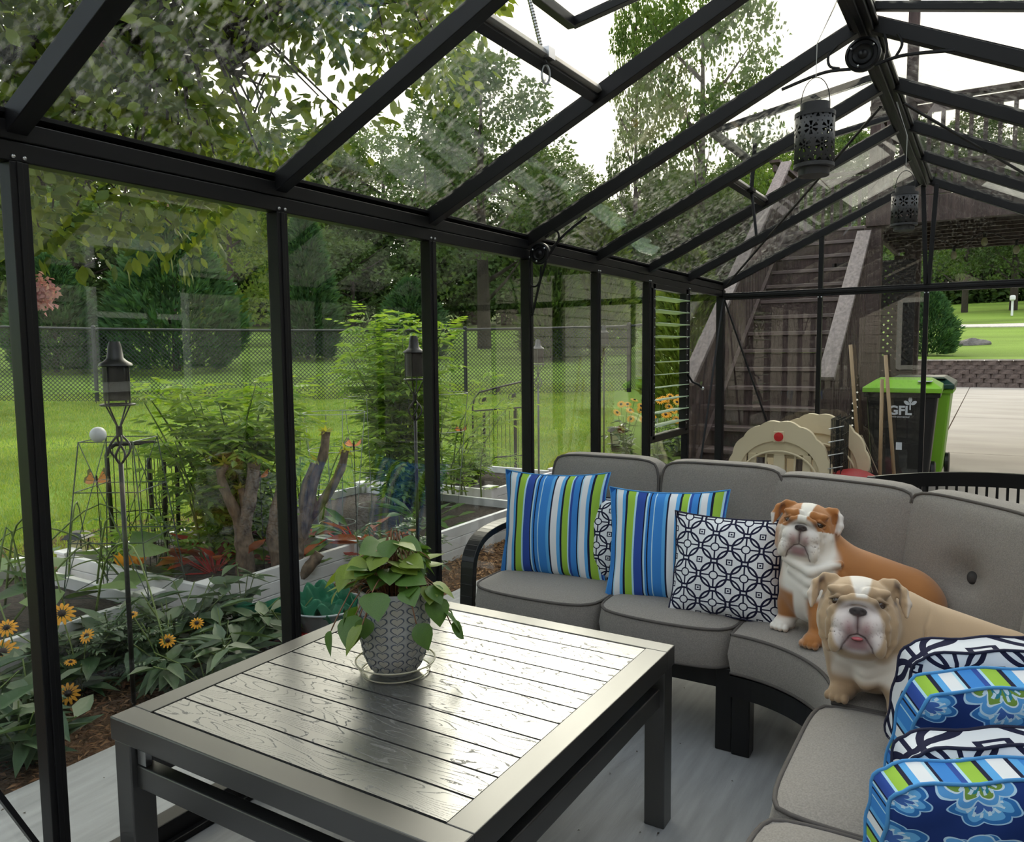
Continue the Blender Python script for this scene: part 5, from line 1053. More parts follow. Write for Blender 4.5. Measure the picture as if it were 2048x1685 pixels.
# small black trash pail with label seen under the poles
# black slatted garden bench behind the corner of the sofa
bn = thing('garden_bench', 'black slatted bench back with arched top rail behind the sofa', 'bench', (0.11, 4.12, 0.03)); 
xs = np.linspace(-0.58, 0.58, 25); zt = lambda x: 0.70 + 0.055 * (1 - (x / 0.58) ** 2) 
mb = MB()
for a, b in zip(xs[:-1], xs[1:]): mb.prism([(a, zt(a) - 0.065), (b, zt(b) - 0.065), (b, zt(b)), (a, zt(a))], (0, -0.012, 0), (1, 0, 0), (0, 0, 1), (0, 0.024, 0))
bm2 = mb.build('top_rail', 'sofa_metal', bn)
MB().bx(-0.56, 0.56, -0.01, 0.01, 0.595, 0.612).build('middle_rail', 'sofa_metal', bn); MB().bx(-0.56, 0.56, -0.01, 0.01, 0.42, 0.445).build('lower_rail', 'sofa_metal', bn)
for i in range(28): x = -0.54 + 0.04 * i; MB().bx(x - 0.0055, x + 0.0055, -0.006, 0.006, 0.43, zt(x) - 0.05).build('back_slat', 'sofa_metal', bn)
for s in (-1, 1):
    MB().bx(s * 0.58 - 0.02, s * 0.58 + 0.02, -0.02, 0.02, 0, 0.70).build('rear_leg', 'sofa_metal', bn, bevel=0.004); MB().bx(s * 0.58 - 0.02, s * 0.58 + 0.02, 0.42, 0.46, 0, 0.62).build('front_leg', 'sofa_metal', bn, bevel=0.004); MB().bx(s * 0.58 - 0.025, s * 0.58 + 0.025, -0.02, 0.48, 0.60, 0.625).build('armrest', 'sofa_metal', bn, bevel=0.004)
for i in range(7): MB().bx(-0.57, 0.57, 0.02 + i * 0.065, 0.07 + i * 0.065, 0.40, 0.42).build('seat_slat', 'sofa_metal', bn)
# ================================================================== deck and stairs
mat('deck_wood', (0.062, 0.040, 0.036), rough=0.7, spec=0.3, noise=(3, 0.35, 7, (12, 12, 1.2)), bump=(24, 0.4, 0.006, (8, 8, 1)))
mat('deck_grey', (0.20, 0.165, 0.155), rough=0.7, spec=0.35, noise=(3, 0.3, 7, (14, 1.2, 14)), bump=(24, 0.5, 0.006, (10, 1, 10)))
mat('tread_wood', (0.11, 0.075, 0.07), rough=0.42, spec=0.6, noise=(3, 0.3, 6, (1.2, 14, 14)))
ST = thing('deck_stairs', 'dark brown wooden stairs climbing to the raised deck', 'stairs', (-1.795, 7.35, 0)); hw = 0.53
for k in range(-1, 14):
    y = 0.26 * k; z = 0.405 + 0.19 * k
    MB().bx(-hw, hw, y - 0.02, y + 0.27, z - 0.04, z).build('tread', 'tread_wood', ST, bevel=0.004)
    MB().bx(-hw, hw, y + 0.0, y + 0.025, z - 0.19, z - 0.041).build('riser', 'deck_wood', ST)
for s in (-1, 1):
    ys = [-0.62, 3.66]; f = lambda y: 0.405 + 0.19 * y / 0.26
    MB().prism([(-0.58, 0.0), (-0.30, 0.0), (3.66, f(3.66) - 0.36), (3.66, f(3.66) + 0.02), (-0.30, f(-0.30) + 0.02), (-0.58, f(-0.58) + 0.03)], (s * (hw + 0.025) - 0.02, 0, 0), (0, 1, 0), (0, 0, 1), (0.04, 0, 0)).build('stringer', 'deck_wood', ST)
    for k in range(-1, 14): MB().prism([(0, 0), (0.22, 0), (0.0, -0.16)], (s * (hw + 0.047) - 0.004, 0.26 * k + 0.02, 0.405 + 0.19 * k - 0.02), (0, 1, 0), (0, 0, 1), (0.008, 0, 0)).build('sunlit_notch', 'deck_grey', ST)  # pale triangles imitate sunlight on the notched stringer edge and tread ends
def hand(s, y0, y1, z0, z1, xo):
    x = s * xo; MB().bar((x, y0 - 0.08, z0 - 0.06), (x, y1, z1), 0.135, 0.04, up=(0, -0.55, 0.83)).build('handrail_cap', 'deck_grey', ST, bevel=0.004)
    MB().bar((x, y0, z0 - 0.09), (x, y1, z1 - 0.09), 0.04, 0.10, up=(0, -0.55, 0.83)).build('handrail_board', 'deck_wood', ST)
    n = int((y1 - y0) / 0.115)
    for i in range(1, n):
        y = y0 + (y1 - y0) * i / n; zt_ = z0 - 0.1 + (z1 - z0) * i / n; MB().bx(x - 0.018 + s * 0.03, x + 0.018 + s * 0.03, y - 0.018, y + 0.018, 0.405 + 0.19 * y / 0.26 - 0.16, zt_).build('baluster', 'deck_wood', ST)
    MB().bx(x - 0.045, x + 0.045, y0 - 0.045, y0 + 0.045, 0, z0 - 0.04).build('newel_post', 'deck_wood', ST, bevel=0.004)
hand(-1, -0.34, 3.45, 1.10, 3.78, hw + 0.04); hand(1, -0.34, 1.62, 1.16, 2.56, hw + 0.10)
DK = thing('raised_deck', 'dark brown raised deck with baluster railing above the bins', 'deck', (0, 9.0, 0)); DZ = 2.87
for i in range(22): MB().bx(-1.15, 3.4, 0.145 * i, 0.145 * i + 0.138, DZ - 0.03, DZ).build('deck_board', 'deck_wood', DK)
for i in range(10): MB().bx(-2.6, -1.16, 1.75 + 0.145 * i, 1.75 + 0.145 * i + 0.138, DZ - 0.03, DZ).build('deck_board', 'deck_wood', DK)
MB().bx(-1.15, 3.4, -0.045, 0.0, DZ - 0.26, DZ).build('fascia_board', 'deck_wood', DK, bevel=0.004)
MB().bx(-1.16, -1.12, 0, 3.2, DZ - 0.26, DZ - 0.03).build('side_joist', 'deck_wood', DK)
for i in range(9): MB().bx(-1.12, 3.4, 0.3 + 0.33 * i, 0.34 + 0.33 * i, DZ - 0.22, DZ - 0.03).build('joist', 'deck_wood', DK)
for x, y in ((-1.09, 0.08), (-0.83, 1.6), (2.6, 0.08), (3.3, 0.08), (-2.5, 3.1), (2.6, 3.1), (-1.09, 3.1)):
    MB().bx(x - 0.085, x + 0.085, y - 0.085, y + 0.085, 0, DZ - 0.26).build('support_post', 'deck_wood', DK, bevel=0.006)
def railing(a, b, z0, z1):
    a, b = V(*a), V(*b); L = np.linalg.norm(b - a); n = int(L / 0.12)
    MB().bar((*a, z1), (*b, z1), 0.13, 0.035).build('top_rail', 'deck_wood', DK); MB().bar((*a, z1 - 0.09), (*b, z1 - 0.09), 0.035, 0.085).build('upper_rail', 'deck_wood', DK); MB().bar((*a, z0 + 0.06), (*b, z0 + 0.06), 0.035, 0.085).build('bottom_rail', 'deck_wood', DK)
    for i in range(1, n):
        p = a + (b - a) * i / n; MB().bx(p[0] - 0.019, p[0] + 0.019, p[1] - 0.019, p[1] + 0.019, z0 + 0.02, z1 - 0.05).build('baluster', 'deck_wood', DK)
railing((-1.09, 0.03), (3.4, 0.03), DZ, DZ + 0.95); railing((-2.5, 3.15), (2.6, 3.15), DZ, DZ + 0.95); railing((-1.09, 0.03), (-1.09, 1.7), DZ, DZ + 0.95); railing((-2.52, 1.8), (-2.52, 3.15), DZ, DZ + 0.95)
for x, y, zt_ in ((-1.09, 0.03, 4.0), (-0.77, 0.03, 5.2), (2.6, 0.03, 5.2), (-1.30, 1.9, 4.05), (-2.52, 3.15, 3.95)): MB().bx(x - 0.05, x + 0.05, y - 0.05, y + 0.05, DZ, zt_).build('railing_post', 'deck_wood', DK, bevel=0.004)
# lattice screen under the deck
LT = thing('lattice_screen', 'dark diagonal lattice screen beneath the deck behind the bins', 'lattice', (-1.20, 10.05, 0)); mat('lattice_dark', (0.02, 0.015, 0.014), rough=0.8)
MB().bx(-0.42, 0.42, -0.02, 0.02, 2.30, 2.36).build('top_rail', 'lattice_dark', LT); MB().bx(-0.42, 0.42, -0.02, 0.02, 0.12, 0.18).build('bottom_rail', 'lattice_dark', LT); MB().bx(-0.42, 0.42, -0.02, 0.02, 1.1, 1.2).build('middle_rail', 'lattice_dark', LT)
for s in (-1, 1): MB().bx(s * 0.42 - 0.025, s * 0.42 + 0.025, -0.02, 0.02, 0.0, 2.36).build('side_rail', 'lattice_dark', LT)
for sg in (-1, 1):
    for i in range(-9, 27):
        c = i * 0.088; a = max(0.0, -c); pts = []
        z0, z1 = 0.15 + c, 0.15 + c + 0.84
        xa, za, xb, zb = -0.42, z0, 0.42, z1
        if zb < 0.16 or za > 2.33: continue
        if za < 0.15: xa += 0.15 - za; za = 0.15
        if zb > 2.34: xb -= zb - 2.34; zb = 2.34
        MB().bar((sg * xa, sg * 0.006, za), (sg * xb, sg * 0.006, zb), 0.042, 0.01, up=(0, 1, 0)).build('lattice_strip', 'lattice_dark', LT)
# string lights under the deck
mat('bulb', (0.5, 0.5, 0.48), rough=0.1, spec=0.8, trans=0.5)
SL = thing('string_lights', 'string of clear bulbs hanging under the deck', 'string lights', (0, 10.2, 2.55)); wp = [(-0.6 + 0.1 * i, 0.2 * math.sin(i * 0.8), 0.05 - 0.10 * math.sin(i * PI / 5) ** 2) for i in range(26)]
MB().tube(wp, 0.006, 5).build('wire', 'black_metal', SL)
for i in range(2, 26, 3):
    x, y, z = wp[i]; b = MB().tube([(x, y, z), (x, y, z - 0.06)], 0.016, 8).build('socket', 'black_metal', SL); MB().lathe([(0, -0.15), (0.02, -0.145), (0.033, -0.115), (0.028, -0.08), (0.014, -0.06)], 12, (x, y, z)).build('bulb', 'bulb', SL, smooth=True)
# ================================================================== bins
mat('bin_black', (0.012, 0.012, 0.013), rough=0.38, spec=0.5); mat('bin_lime', (0.22, 0.50, 0.03), rough=0.42); mat('bin_dark_green', (0.012, 0.05, 0.035), rough=0.4); mat('decal_white', (0.72, 0.74, 0.80), rough=0.5)
def bin_(label, c, rz, body, lid, logo):
    t = thing('wheelie_bin', label, 'bin', c, rz); w0, w1, d0, d1, h = 0.235, 0.30, 0.27, 0.36, 0.93
    vs = [(-w0, -d0, 0.06), (w0, -d0, 0.06), (w0, d0 - 0.06, 0.06), (-w0, d0 - 0.06, 0.06), (-w1, -d1, h), (w1, -d1, h), (w1, d1, h), (-w1, d1, h)]
    MB().add(vs, [(3, 2, 1, 0), (4, 5, 6, 7), (0, 1, 5, 4), (1, 2, 6, 5), (2, 3, 7, 6), (3, 0, 4, 7)]).build('bin_body', body, t, bevel=0.02)
    MB().bx(-w1 - 0.02, w1 + 0.02, -d1 - 0.02, d1 + 0.02, h - 0.035, h + 0.01).build('rim', body, t, bevel=0.008)
    l = MB(); l.add([(-w1 - 0.03, -d1 - 0.05, h + 0.01), (w1 + 0.03, -d1 - 0.05, h + 0.01), (w1 + 0.03, d1 + 0.02, h + 0.01), (-w1 - 0.03, d1 + 0.02, h + 0.01), (-w1 - 0.03, -d1 - 0.05, h + 0.055), (w1 + 0.03, -d1 - 0.05, h + 0.055), (w1 + 0.03, d1 + 0.02, h + 0.07), (-w1 - 0.03, d1 + 0.02, h + 0.07),
        (-w1 + 0.07, -d1 + 0.10, h + 0.125), (w1 - 0.07, -d1 + 0.10, h + 0.125), (w1 - 0.07, d1 - 0.05, h + 0.13), (-w1 + 0.07, d1 - 0.05, h + 0.13)],
        [(3, 2, 1, 0), (0, 1, 5, 4), (1, 2, 6, 5), (2, 3, 7, 6), (3, 0, 4, 7), (4, 5, 9, 8), (5, 6, 10, 9), (6, 7, 11, 10), (7, 4, 8, 11), (8, 9, 10, 11)])
    ld = l.build('lid', lid, t, bevel=0.006)
    MB().bx(w1 - 0.17, w1 - 0.055, -d1 + 0.0, d1 * 0.4, h + 0.112, h + 0.118).build('lid_label', 'decal_white' if lid == 'bin_lime' else 'bin_dark_green', ld)
    MB().tube([(-w1 + 0.03, d1 + 0.06, h - 0.03), (w1 - 0.03, d1 + 0.06, h - 0.03)], 0.016, 8).bx(-w1 + 0.02, -w1 + 0.05, d1 - 0.02, d1 + 0.07, h - 0.05, h - 0.01).bx(w1 - 0.05, w1 - 0.02, d1 - 0.02, d1 + 0.07, h - 0.05, h - 0.01).build('handle', body, t)
    for s in (-1, 1): MB().lathe([(0, -0.025), (0.10, -0.025), (0.12, -0.015), (0.12, 0.015), (0.10, 0.025), (0, 0.025)], 20).xf(Matrix.Translation((s * (w0 + 0.03), d0 - 0.04, 0.12)) @ Matrix.Rotation(PI / 2, 4, 'Y')).build('wheel', 'bin_black', t, smooth=30)
    MB().bx(-w0, w0, -d0 - 0.005, -d0 + 0.05, 0, 0.07).build('foot', body, t)
    sl = (d1 - d0) / (h - 0.06)
    if logo:
        yy = lambda z: -d0 - (z - 0.06) * sl - 0.004
        def text(s, size, x, z, nm):
            cu = bpy.data.curves.new(nm, 'FONT'); cu.body = s; cu.size = size; cu.extrude = 0.0015; cu.align_x = 'CENTER'; cu.materials.append(MATS['decal_white']); cu.offset = 0.004 if size > .05 else 0
            o0 = bpy.data.objects.new(nm, cu); COL.objects.link(o0); me_ = bpy.data.meshes.new_from_object(o0.evaluated_get(bpy.context.evaluated_depsgraph_get())); bpy.data.objects.remove(o0); o = bpy.data.objects.new(nm, me_); COL.objects.link(o); o.parent = t; o.location = (x, yy(z + size * 0.3), z); o.rotation_euler = (PI / 2 + math.atan(sl), 0, 0); return o
        text('GFL', 0.115, -0.01, 0.735, 'logo_lettering'); text('Environmental', 0.028, -0.01, 0.705, 'caption_lettering')
        for (cx, cz, an) in ((0.075, 0.875, 0.0), (0.045, 0.845, 0.9), (0.105, 0.845, -0.9)):
            pl = [(0.016 * math.sin(q) * 1.0, 0.028 * math.cos(q)) for q in np.linspace(0, 2 * PI, 12)[:-1]]; ca, sa = math.cos(an), math.sin(an)
            MB().prism([(a * ca - b * sa, a * sa + b * ca) for a, b in pl], (cx, yy(cz), cz), (1, 0, 0), (0, 0, 1), (0, -0.002, 0)).build('logo_leaf', 'decal_white', t)
        MB().bar((0.075, yy(0.80) - 0.001, 0.78), (0.075, yy(0.85) - 0.001, 0.85), 0.012, 0.002, up=(0, 1, 0)).build('logo_stem', 'decal_white', t)
        MB().bx(-0.035, 0.015, yy(0.44) - 0.002, yy(0.44) + 0.01, 0.40, 0.47).build('sticker', 'decal_white', t)
    return t
bin_('black wheeled bin with lime lid and white GFL lettering', (-0.70, 8.42, 0), 0.03, 'bin_black', 'bin_lime', True)
bin_('lime green wheeled bin with dark green lid behind the black one', (-0.62, 9.30, 0), 0.0, 'bin_lime', 'bin_dark_green', False)
# ================================================================== block retaining wall, rock, mailbox
mat('wall_block', (0.125, 0.095, 0.082), rough=0.95, noise=(7, 0.4, 6), bump=(18, 1.0, 0.03), attr=(0.2, 0.16, 0.14)); mat('wall_cap', (0.36, 0.32, 0.28), rough=0.9, noise=(5, 0.25, 5), bump=(18, 0.8, 0.02))
RW = thing('wall_1', 'retaining wall of split concrete blocks edging the driveway', 'retaining wall', (0, 31.0, 0), kind='structure')
MB().bx(-9, 14, 0.12, 0.5, -0.1, 0.88).build('wall_core', 'wall_block', RW)
def block(seed):
    r_ = np.random.default_rng(seed); mb = MB(); w, h, d = 0.205, 0.072, 0.0
    vs = [(-w, 0.2, -h), (w, 0.2, -h), (w, 0.2, h), (-w, 0.2, h)] + [(x + r_.normal() * 0.008, y + r_.normal() * 0.012, z + r_.normal() * 0.005) for x, y, z in ((-w, 0.05, -h), (-w * 0.55, -0.02, -h), (w * 0.55, -0.02, -h), (w, 0.05, -h), (w, 0.05, h), (w * 0.55, -0.03, h), (-w * 0.55, -0.03, h), (-w, 0.05, h))]
    mb.add(vs, [(3, 2, 1, 0), (0, 1, 7, 6, 5, 4), (2, 3, 11, 10, 9, 8), (4, 5, 10, 11), (5, 6, 9, 10), (6, 7, 8, 9), (0, 4, 11, 3), (1, 2, 8, 7)]); return mb.mesh('wall_block', 'wall_block')
bms = [block(i) for i in range(5)]; rb = np.random.default_rng(3)
for cse in range(6):
    for i in range(40): link(bms[rb.integers(5)], 'wall_block', RW, (-4.2 + 0.42 * i + (0.21 if cse % 2 else 0) - 1.0, 0.015 * cse + rb.normal() * 0.012, 0.075 + 0.15 * cse))
for i in range(40): MB().bx(-5.2 + 0.42 * i, -4.79 + 0.42 * i, 0.0, 0.35, 0.90, 0.945).build('cap_stone', 'wall_cap', RW)
mat('rock', (0.13, 0.12, 0.11), rough=0.9, noise=(5, 0.4, 6), bump=(9, 1.0, 0.05))
def lump(name, c, r, seed, m, label, cat, n=18):
    mb = MB().sphere((0, 0, 0), r, n, n // 2); r_ = np.random.default_rng(seed); k = r_.normal(size=(4, 3)) * 2.2; p = r_.random(4) * 6
    mb.v = [tuple(V(*q) * (1 + 0.16 * sum(math.sin(float(np.dot(kk, unit(q))) * 1.6 + pp) for kk, pp in zip(k, p)) / 1.6)) for q in mb.v]
    o = mb.build(name, m, smooth=35); o.location = c; return tag(o, label, cat)
lump('rock', (-0.75, 45.0, 1.50), (0.75, 0.6, 0.27), 4, 'rock', 'flat dark boulder lying in the grass bank', 'rock')
MBX = thing('mailbox', 'small white mailbox on a post at the far lane', 'mailbox', (1.35, 74.0, float(zr(74.0)))); MB().bx(-0.08, 0.08, -0.08, 0.08, 0, 1.2).build('post', 'white_trim', MBX); MB().bx(-0.2, 0.2, -0.3, 0.3, 1.2, 1.6).build('box', 'white_trim', MBX, bevel=0.1)
# ================================================================== wire fence
mat('fence_metal', (0.018, 0.02, 0.022), rough=0.45, spec=0.4); mat('fence_wire', (0.03, 0.034, 0.036), rough=0.5)
def fence(label, pts, sp=3.05, h=1.36):
    t = thing('wire_fence', label, 'fence', (0, 0, 0)); pts = [V(*p) for p in pts]; gz = lambda p: float(zl(np.hypot(p[0], p[1]) * 0.97))
    d = pts[1] - pts[0]; L = np.linalg.norm(d); u = d / L; n = int(round(L / sp)); rail = []
    for i in range(n + 1):
        p = pts[0] + d * i / n; z = gz(p); r = 0.05 if i in (0, n) else 0.036
        MB().tube([(p[0], p[1], z - 0.2), (p[0], p[1], z + h + 0.02)], r, 8).sphere((p[0], p[1], z + h + 0.03), r * 1.15, 8, 5).build('fence_post', 'fence_metal', t, smooth=40)
    for i in range(4 * n + 1): p = pts[0] + d * i / (4 * n); rail.append((p[0], p[1], gz(p) + h))
    MB().tube(rail, 0.026, 6).build('top_rail', 'fence_metal', t, smooth=True)
    vs = []; fs = []; N = int(L / 0.075); hh = h - 0.05; up = np.array((0, 0, 1.)); w = 0.0058; sd = np.array((-u[1], u[0], 0.)) * 0.004
    for s in (1, -1):
        for i in range(-int(hh / 0.075), N + int(hh / 0.075)):
            a0, a1 = i * 0.075, i * 0.075 + s * hh; z0, z1 = 0.0, hh
            q0, q1 = np.clip([a0, a1], 0, L)
            if abs(q1 - q0) < 0.02: continue
            z0 = abs(q0 - a0); z1 = abs(q1 - a0)
            p0 = pts[0] + u * q0; p1 = pts[0] + u * q1; A = np.array((p0[0], p0[1], gz(p0) + 0.03 + z0)) + sd * s; B = np.array((p1[0], p1[1], gz(p1) + 0.03 + z1)) + sd * s
            nn_ = np.array((u[0], u[1], 0)) * w * 1.4; b = len(vs); vs += [A - nn_, A + nn_, B + nn_, B - nn_, A + sd * 0.6, B + sd * 0.6]; fs += [(b, b + 1, b + 2, b + 3), (b + 1, b + 4, b + 5, b + 2), (b + 4, b, b + 3, b + 5)]
    o = link(np_mesh('wire_mesh', np.array(vs), np.array(fs), 'fence_wire'), 'wire_mesh', t); o['kind'] = 'stuff'
    return t
fence('black chain-link fence running across the lawn', ((-16.6, 6.0), (-6.42, 15.2)))
fence('black chain-link fence turning away behind the louvre window', ((-6.42, 15.2), (-5.3, 23.5)))
# ================================================================== trees
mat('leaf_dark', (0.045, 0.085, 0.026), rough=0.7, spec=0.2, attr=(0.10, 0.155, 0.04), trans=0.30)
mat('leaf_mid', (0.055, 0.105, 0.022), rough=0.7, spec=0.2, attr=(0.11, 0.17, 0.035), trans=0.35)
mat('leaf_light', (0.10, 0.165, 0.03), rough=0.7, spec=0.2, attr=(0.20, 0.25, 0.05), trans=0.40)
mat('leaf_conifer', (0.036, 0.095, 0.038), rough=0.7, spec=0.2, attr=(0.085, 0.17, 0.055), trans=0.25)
mat('bark', (0.075, 0.058, 0.045), rough=0.95, noise=(6, 0.35, 6, (6, 6, 1)), bump=(9, 1.0, 0.05, (8, 8, 1.5)))
mat('bark_pale', (0.19, 0.135, 0.095), rough=0.9, noise=(14, 0.6, 5, (2, 2, 1.2)), bump=(20, 0.8, 0.01, (4, 4, 1)))
def crown_pts(r, H, base, R, ncl, per, crad, shape):
    P = []; D = []
    for i in range(ncl):
        h = base + (H - base) * r.random() ** 0.85; f = (h - base) / (H - base)
        env = {'round': math.sqrt(max(0.02, 1 - (2 * f - 0.85) ** 2 * 0.75)), 'cone': (1 - f) ** 0.8 * 0.95 + 0.05, 'tall': math.sqrt(max(0.03, 1 - (2 * f - 1) ** 2)) * 0.8 + 0.1}[shape]
        a = r.uniform(0, 2 * PI); q = R * env * math.sqrt(r.uniform(0.12, 1.0)); c = np.array((q * math.cos(a), q * math.sin(a), h)); cr = crad * r.uniform(0.6, 1.3) * (0.6 + 0.4 * env)
        d = rand_units(per, r); d[:, 2] = d[:, 2] * 0.75 + 0.15; P.append(c + d * cr * r.uniform(0.55, 1.0, (per, 1))); D.append(d * 0.6 + rand_units(per, r) * 0.8 + (0, 0, -0.25))
    return np.concatenate(P), np.concatenate(D)
def tree_proto(seed, H, base, R, ncl, per, crad, shape, leaf, ls, trunk_r, m_bark='bark', drawn=True):
    r = np.random.default_rng(seed); P, D = crown_pts(r, H, base, R, ncl, per, crad, shape)
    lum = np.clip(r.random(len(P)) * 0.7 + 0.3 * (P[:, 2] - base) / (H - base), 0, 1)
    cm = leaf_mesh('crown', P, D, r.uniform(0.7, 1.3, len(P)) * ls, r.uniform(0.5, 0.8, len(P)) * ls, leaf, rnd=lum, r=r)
    mb = MB(); mb.tube([(0, 0, -0.5), (0.1 * trunk_r, 0, H * 0.25), (0.3 * trunk_r, 0.2 * trunk_r, H * 0.6), (0, 0, H * 0.92)], [trunk_r * 1.25, trunk_r, trunk_r * 0.6, trunk_r * 0.12], 9)
    for i in range(9):
        h = base * 0.8 + (H * 0.75 - base * 0.8) * i / 8; a = r.uniform(0, 2 * PI); q = R * 0.7; mb.tube([(0, 0, h), (q * .5 * math.cos(a), q * .5 * math.sin(a), h + q * 0.3), (q * math.cos(a), q * math.sin(a), h + q * 0.7)], [trunk_r * 0.4, trunk_r * 0.25, trunk_r * 0.06], 6)
    return cm, mb.mesh('trunk', m_bark, smooth=True)
PT = {'oak': tree_proto(11, 16, 3.2, 5.2, 95, 100, 1.25, 'round', 'leaf_dark', 0.32, 0.36),
      'ash': tree_proto(12, 18, 4.0, 4.4, 95, 100, 1.15, 'tall', 'leaf_mid', 0.30, 0.30),
      'maple': tree_proto(13, 15, 2.6, 4.8, 95, 100, 1.2, 'round', 'leaf_mid', 0.30, 0.30),
      'pine': tree_proto(14, 18, 3.0, 3.4, 90, 100, 1.0, 'cone', 'leaf_dark', 0.34, 0.26),
      'light': tree_proto(15, 10, 1.2, 3.4, 80, 100, 0.95, 'round', 'leaf_light', 0.26, 0.2),
      'shrub': tree_proto(16, 4.5, 0.1, 2.6, 60, 90, 0.8, 'round', 'leaf_dark', 0.22, 0.12)}
def tree(kind, az, d, H, label, group, name='tree', wid=1.0, z=None, rz=None, cat='tree'):
    a = math.radians(az); x, y = -math.sin(a) * d, math.cos(a) * d; proto_h = {'oak': 16, 'ash': 18, 'maple': 15, 'pine': 18, 'light': 10, 'shrub': 4.5}[kind]
    if z is None: z = float(zl(d * 0.97))
    s = H / proto_h; t = thing(name, label, cat, (x, y, z), rz if rz is not None else (az * 37.7) % 6.28, group); t.scale = (s * wid, s * wid, s)
    link(PT[kind][1], 'trunk', t); link(PT[kind][0], 'crown', t); return t
GW = 'trees of the wood behind the lawn'
# single trees one can pick out (azimuth left of the greenhouse axis, distance, height)
tree('oak', 33.4, 27, 9.5, 'broad dark tree with thick trunk standing on the lawn past the fence', GW, wid=0.95)
tree('ash', 22.5, 47, 22.0, 'tall slender tree rising into the sky above the roof vent', GW, wid=0.36)
tree('maple', 18.0, 44, 19.0, 'large leafy tree filling the roof panes beside the hanging lantern', GW, wid=0.62)
tree('pine', 34.6, 50, 17.0, 'pointed feathery evergreen seen through the roof panes', GW, wid=0.85)
tree('light', 51.0, 30, 6.8, 'pale rounded tree behind the dense conifers', GW, wid=1.0)
tree('maple', 47.6, 38, 8.0, 'small tree with a bare trunk on the lawn beyond the fence', GW, wid=0.7)
lab = 'dark leafy tree in the wood behind the lawn'
for i, (k, az, d, H, w) in enumerate((('maple', 40.5, 52, 17, 1.0), ('oak', 37.5, 46, 14, 1.0), ('ash', 43.5, 55, 18, 0.9), ('oak', 46.5, 52, 16, 1.1), ('maple', 49.5, 50, 15, 1.0), ('oak', 53, 52, 16, 1.1), ('ash', 56.5, 50, 17, 1.0), ('oak', 60, 48, 15, 1.1), ('maple', 64, 50, 16, 1.1), ('oak', 68, 50, 16, 1.2),
        ('oak', 31, 52, 15.5, 1.0), ('maple', 28.2, 56, 16, 1.0), ('oak', 25.6, 52, 14, 0.9), ('oak', 19.4, 55, 17, 1.0), ('maple', 13.2, 52, 17, 0.9), ('oak', 10.5, 56, 15, 1.0), ('ash', 35.8, 62, 17, 1.0), ('pine', 45, 63, 20, 1.1), ('oak', 50, 64, 18, 1.2), ('pine', 55, 62, 20, 1.1), ('oak', 61, 62, 18, 1.2), ('pine', 29.5, 64, 17, 1.1), ('oak', 23.5, 66, 16, 1.1), ('maple', 17.5, 64, 19, 1.0))):
    tree(k, az, d, H * (0.70 if az > 27 else 0.55), lab, GW, wid=w * 1.15)
for i in range(22): tree('shrub', 8 + i * 2.9 + (i % 3) * 0.4, 43 + (i * 7) % 6, 4.2 + (i % 4) * 0.7, 'dark undergrowth bush along the edge of the wood', 'bushes along the wood edge', 'bush', 1.25, cat='bush')
# trees over the field to the right
GF = 'trees over the far field'
for i, (k, px, y, H, w) in enumerate((('maple', 4.0, 82, 15, 0.9), ('oak', 1.6, 84, 16, 0.8), ('ash', 6.4, 86, 16, 0.9), ('maple', -2.2, 84, 15, 0.8))):
    t = tree(k, 0, y, H, ('shade tree with several dark trunks beyond the far field fence', 'shade tree nearest the mailbox at the far field', 'tall shade tree beside the deck edge at the far field', 'thin-trunked shade tree over the far field')[i], GF, wid=w, z=float(zr(y))); t.location.x = px
for i in range(16):
    t = tree(('oak', 'maple', 'ash', 'oak')[i % 4], 0, 118 + (i * 5) % 14, 21 + (i * 3) % 7, 'green tree in the distant wood behind the field', 'distant wood behind the field', wid=1.0, z=float(zr(120))); t.location.x = -34 + i * 5.2
for i in range(14):
    t = tree('shrub', 0, 112, 11, 'low bush at the foot of the distant wood', 'bushes at the distant wood', 'bush', 1.3, z=float(zr(112)) - 2.5, cat='bush'); t.location.x = -22 + i * 4.2
# dense conifers past the fence
def conifer(label, az, d, H, R, seed, name='conifer', z=None, xy=None, belly=0.30, m='leaf_conifer', n=9000):
    r = np.random.default_rng(seed); a = math.radians(az); x, y = (-math.sin(a) * d, math.cos(a) * d) if xy is None else xy
    if z is None: z = float(zl(d * 0.97))
    f = r.random(n) ** 0.9; env = np.where(f < belly, 0.72 + 0.28 * (f / belly) ** 0.6, ((1 - f) / (1 - belly)) ** 0.62); th_ = r.uniform(0, 2 * PI, n); lob = 1 + 0.10 * np.sin(th_ * 5 + f * 19) + 0.08 * np.sin(th_ * 9 - f * 31)
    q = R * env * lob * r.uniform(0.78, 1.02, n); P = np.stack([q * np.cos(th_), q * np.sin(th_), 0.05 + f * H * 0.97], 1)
    D = np.stack([np.cos(th_), np.sin(th_), r.uniform(0.2, 1.3, n)], 1) + 0.45 * rand_units(n, r)
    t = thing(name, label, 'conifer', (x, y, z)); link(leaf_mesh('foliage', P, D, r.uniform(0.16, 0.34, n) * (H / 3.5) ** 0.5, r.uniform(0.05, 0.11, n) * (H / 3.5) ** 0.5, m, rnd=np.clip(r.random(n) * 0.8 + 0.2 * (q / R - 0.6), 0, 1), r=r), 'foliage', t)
    MB().tube([(0, 0, -0.3), (0, 0, H * 0.8)], [R * 0.07, 0.02], 7).build('trunk', 'bark', t); return t
conifer('large round dark green conifer just past the fence behind the torch', 54.6, 21.5, 3.9, 1.55, 31)
conifer('small dense conifer past the fence beneath the pink blossom', 61.6, 21.5, 2.7, 0.95, 32)
conifer('slim conifer past the fence behind the leafy vegetable bed', 46.0, 24, 4.2, 0.85, 33, belly=0.2)
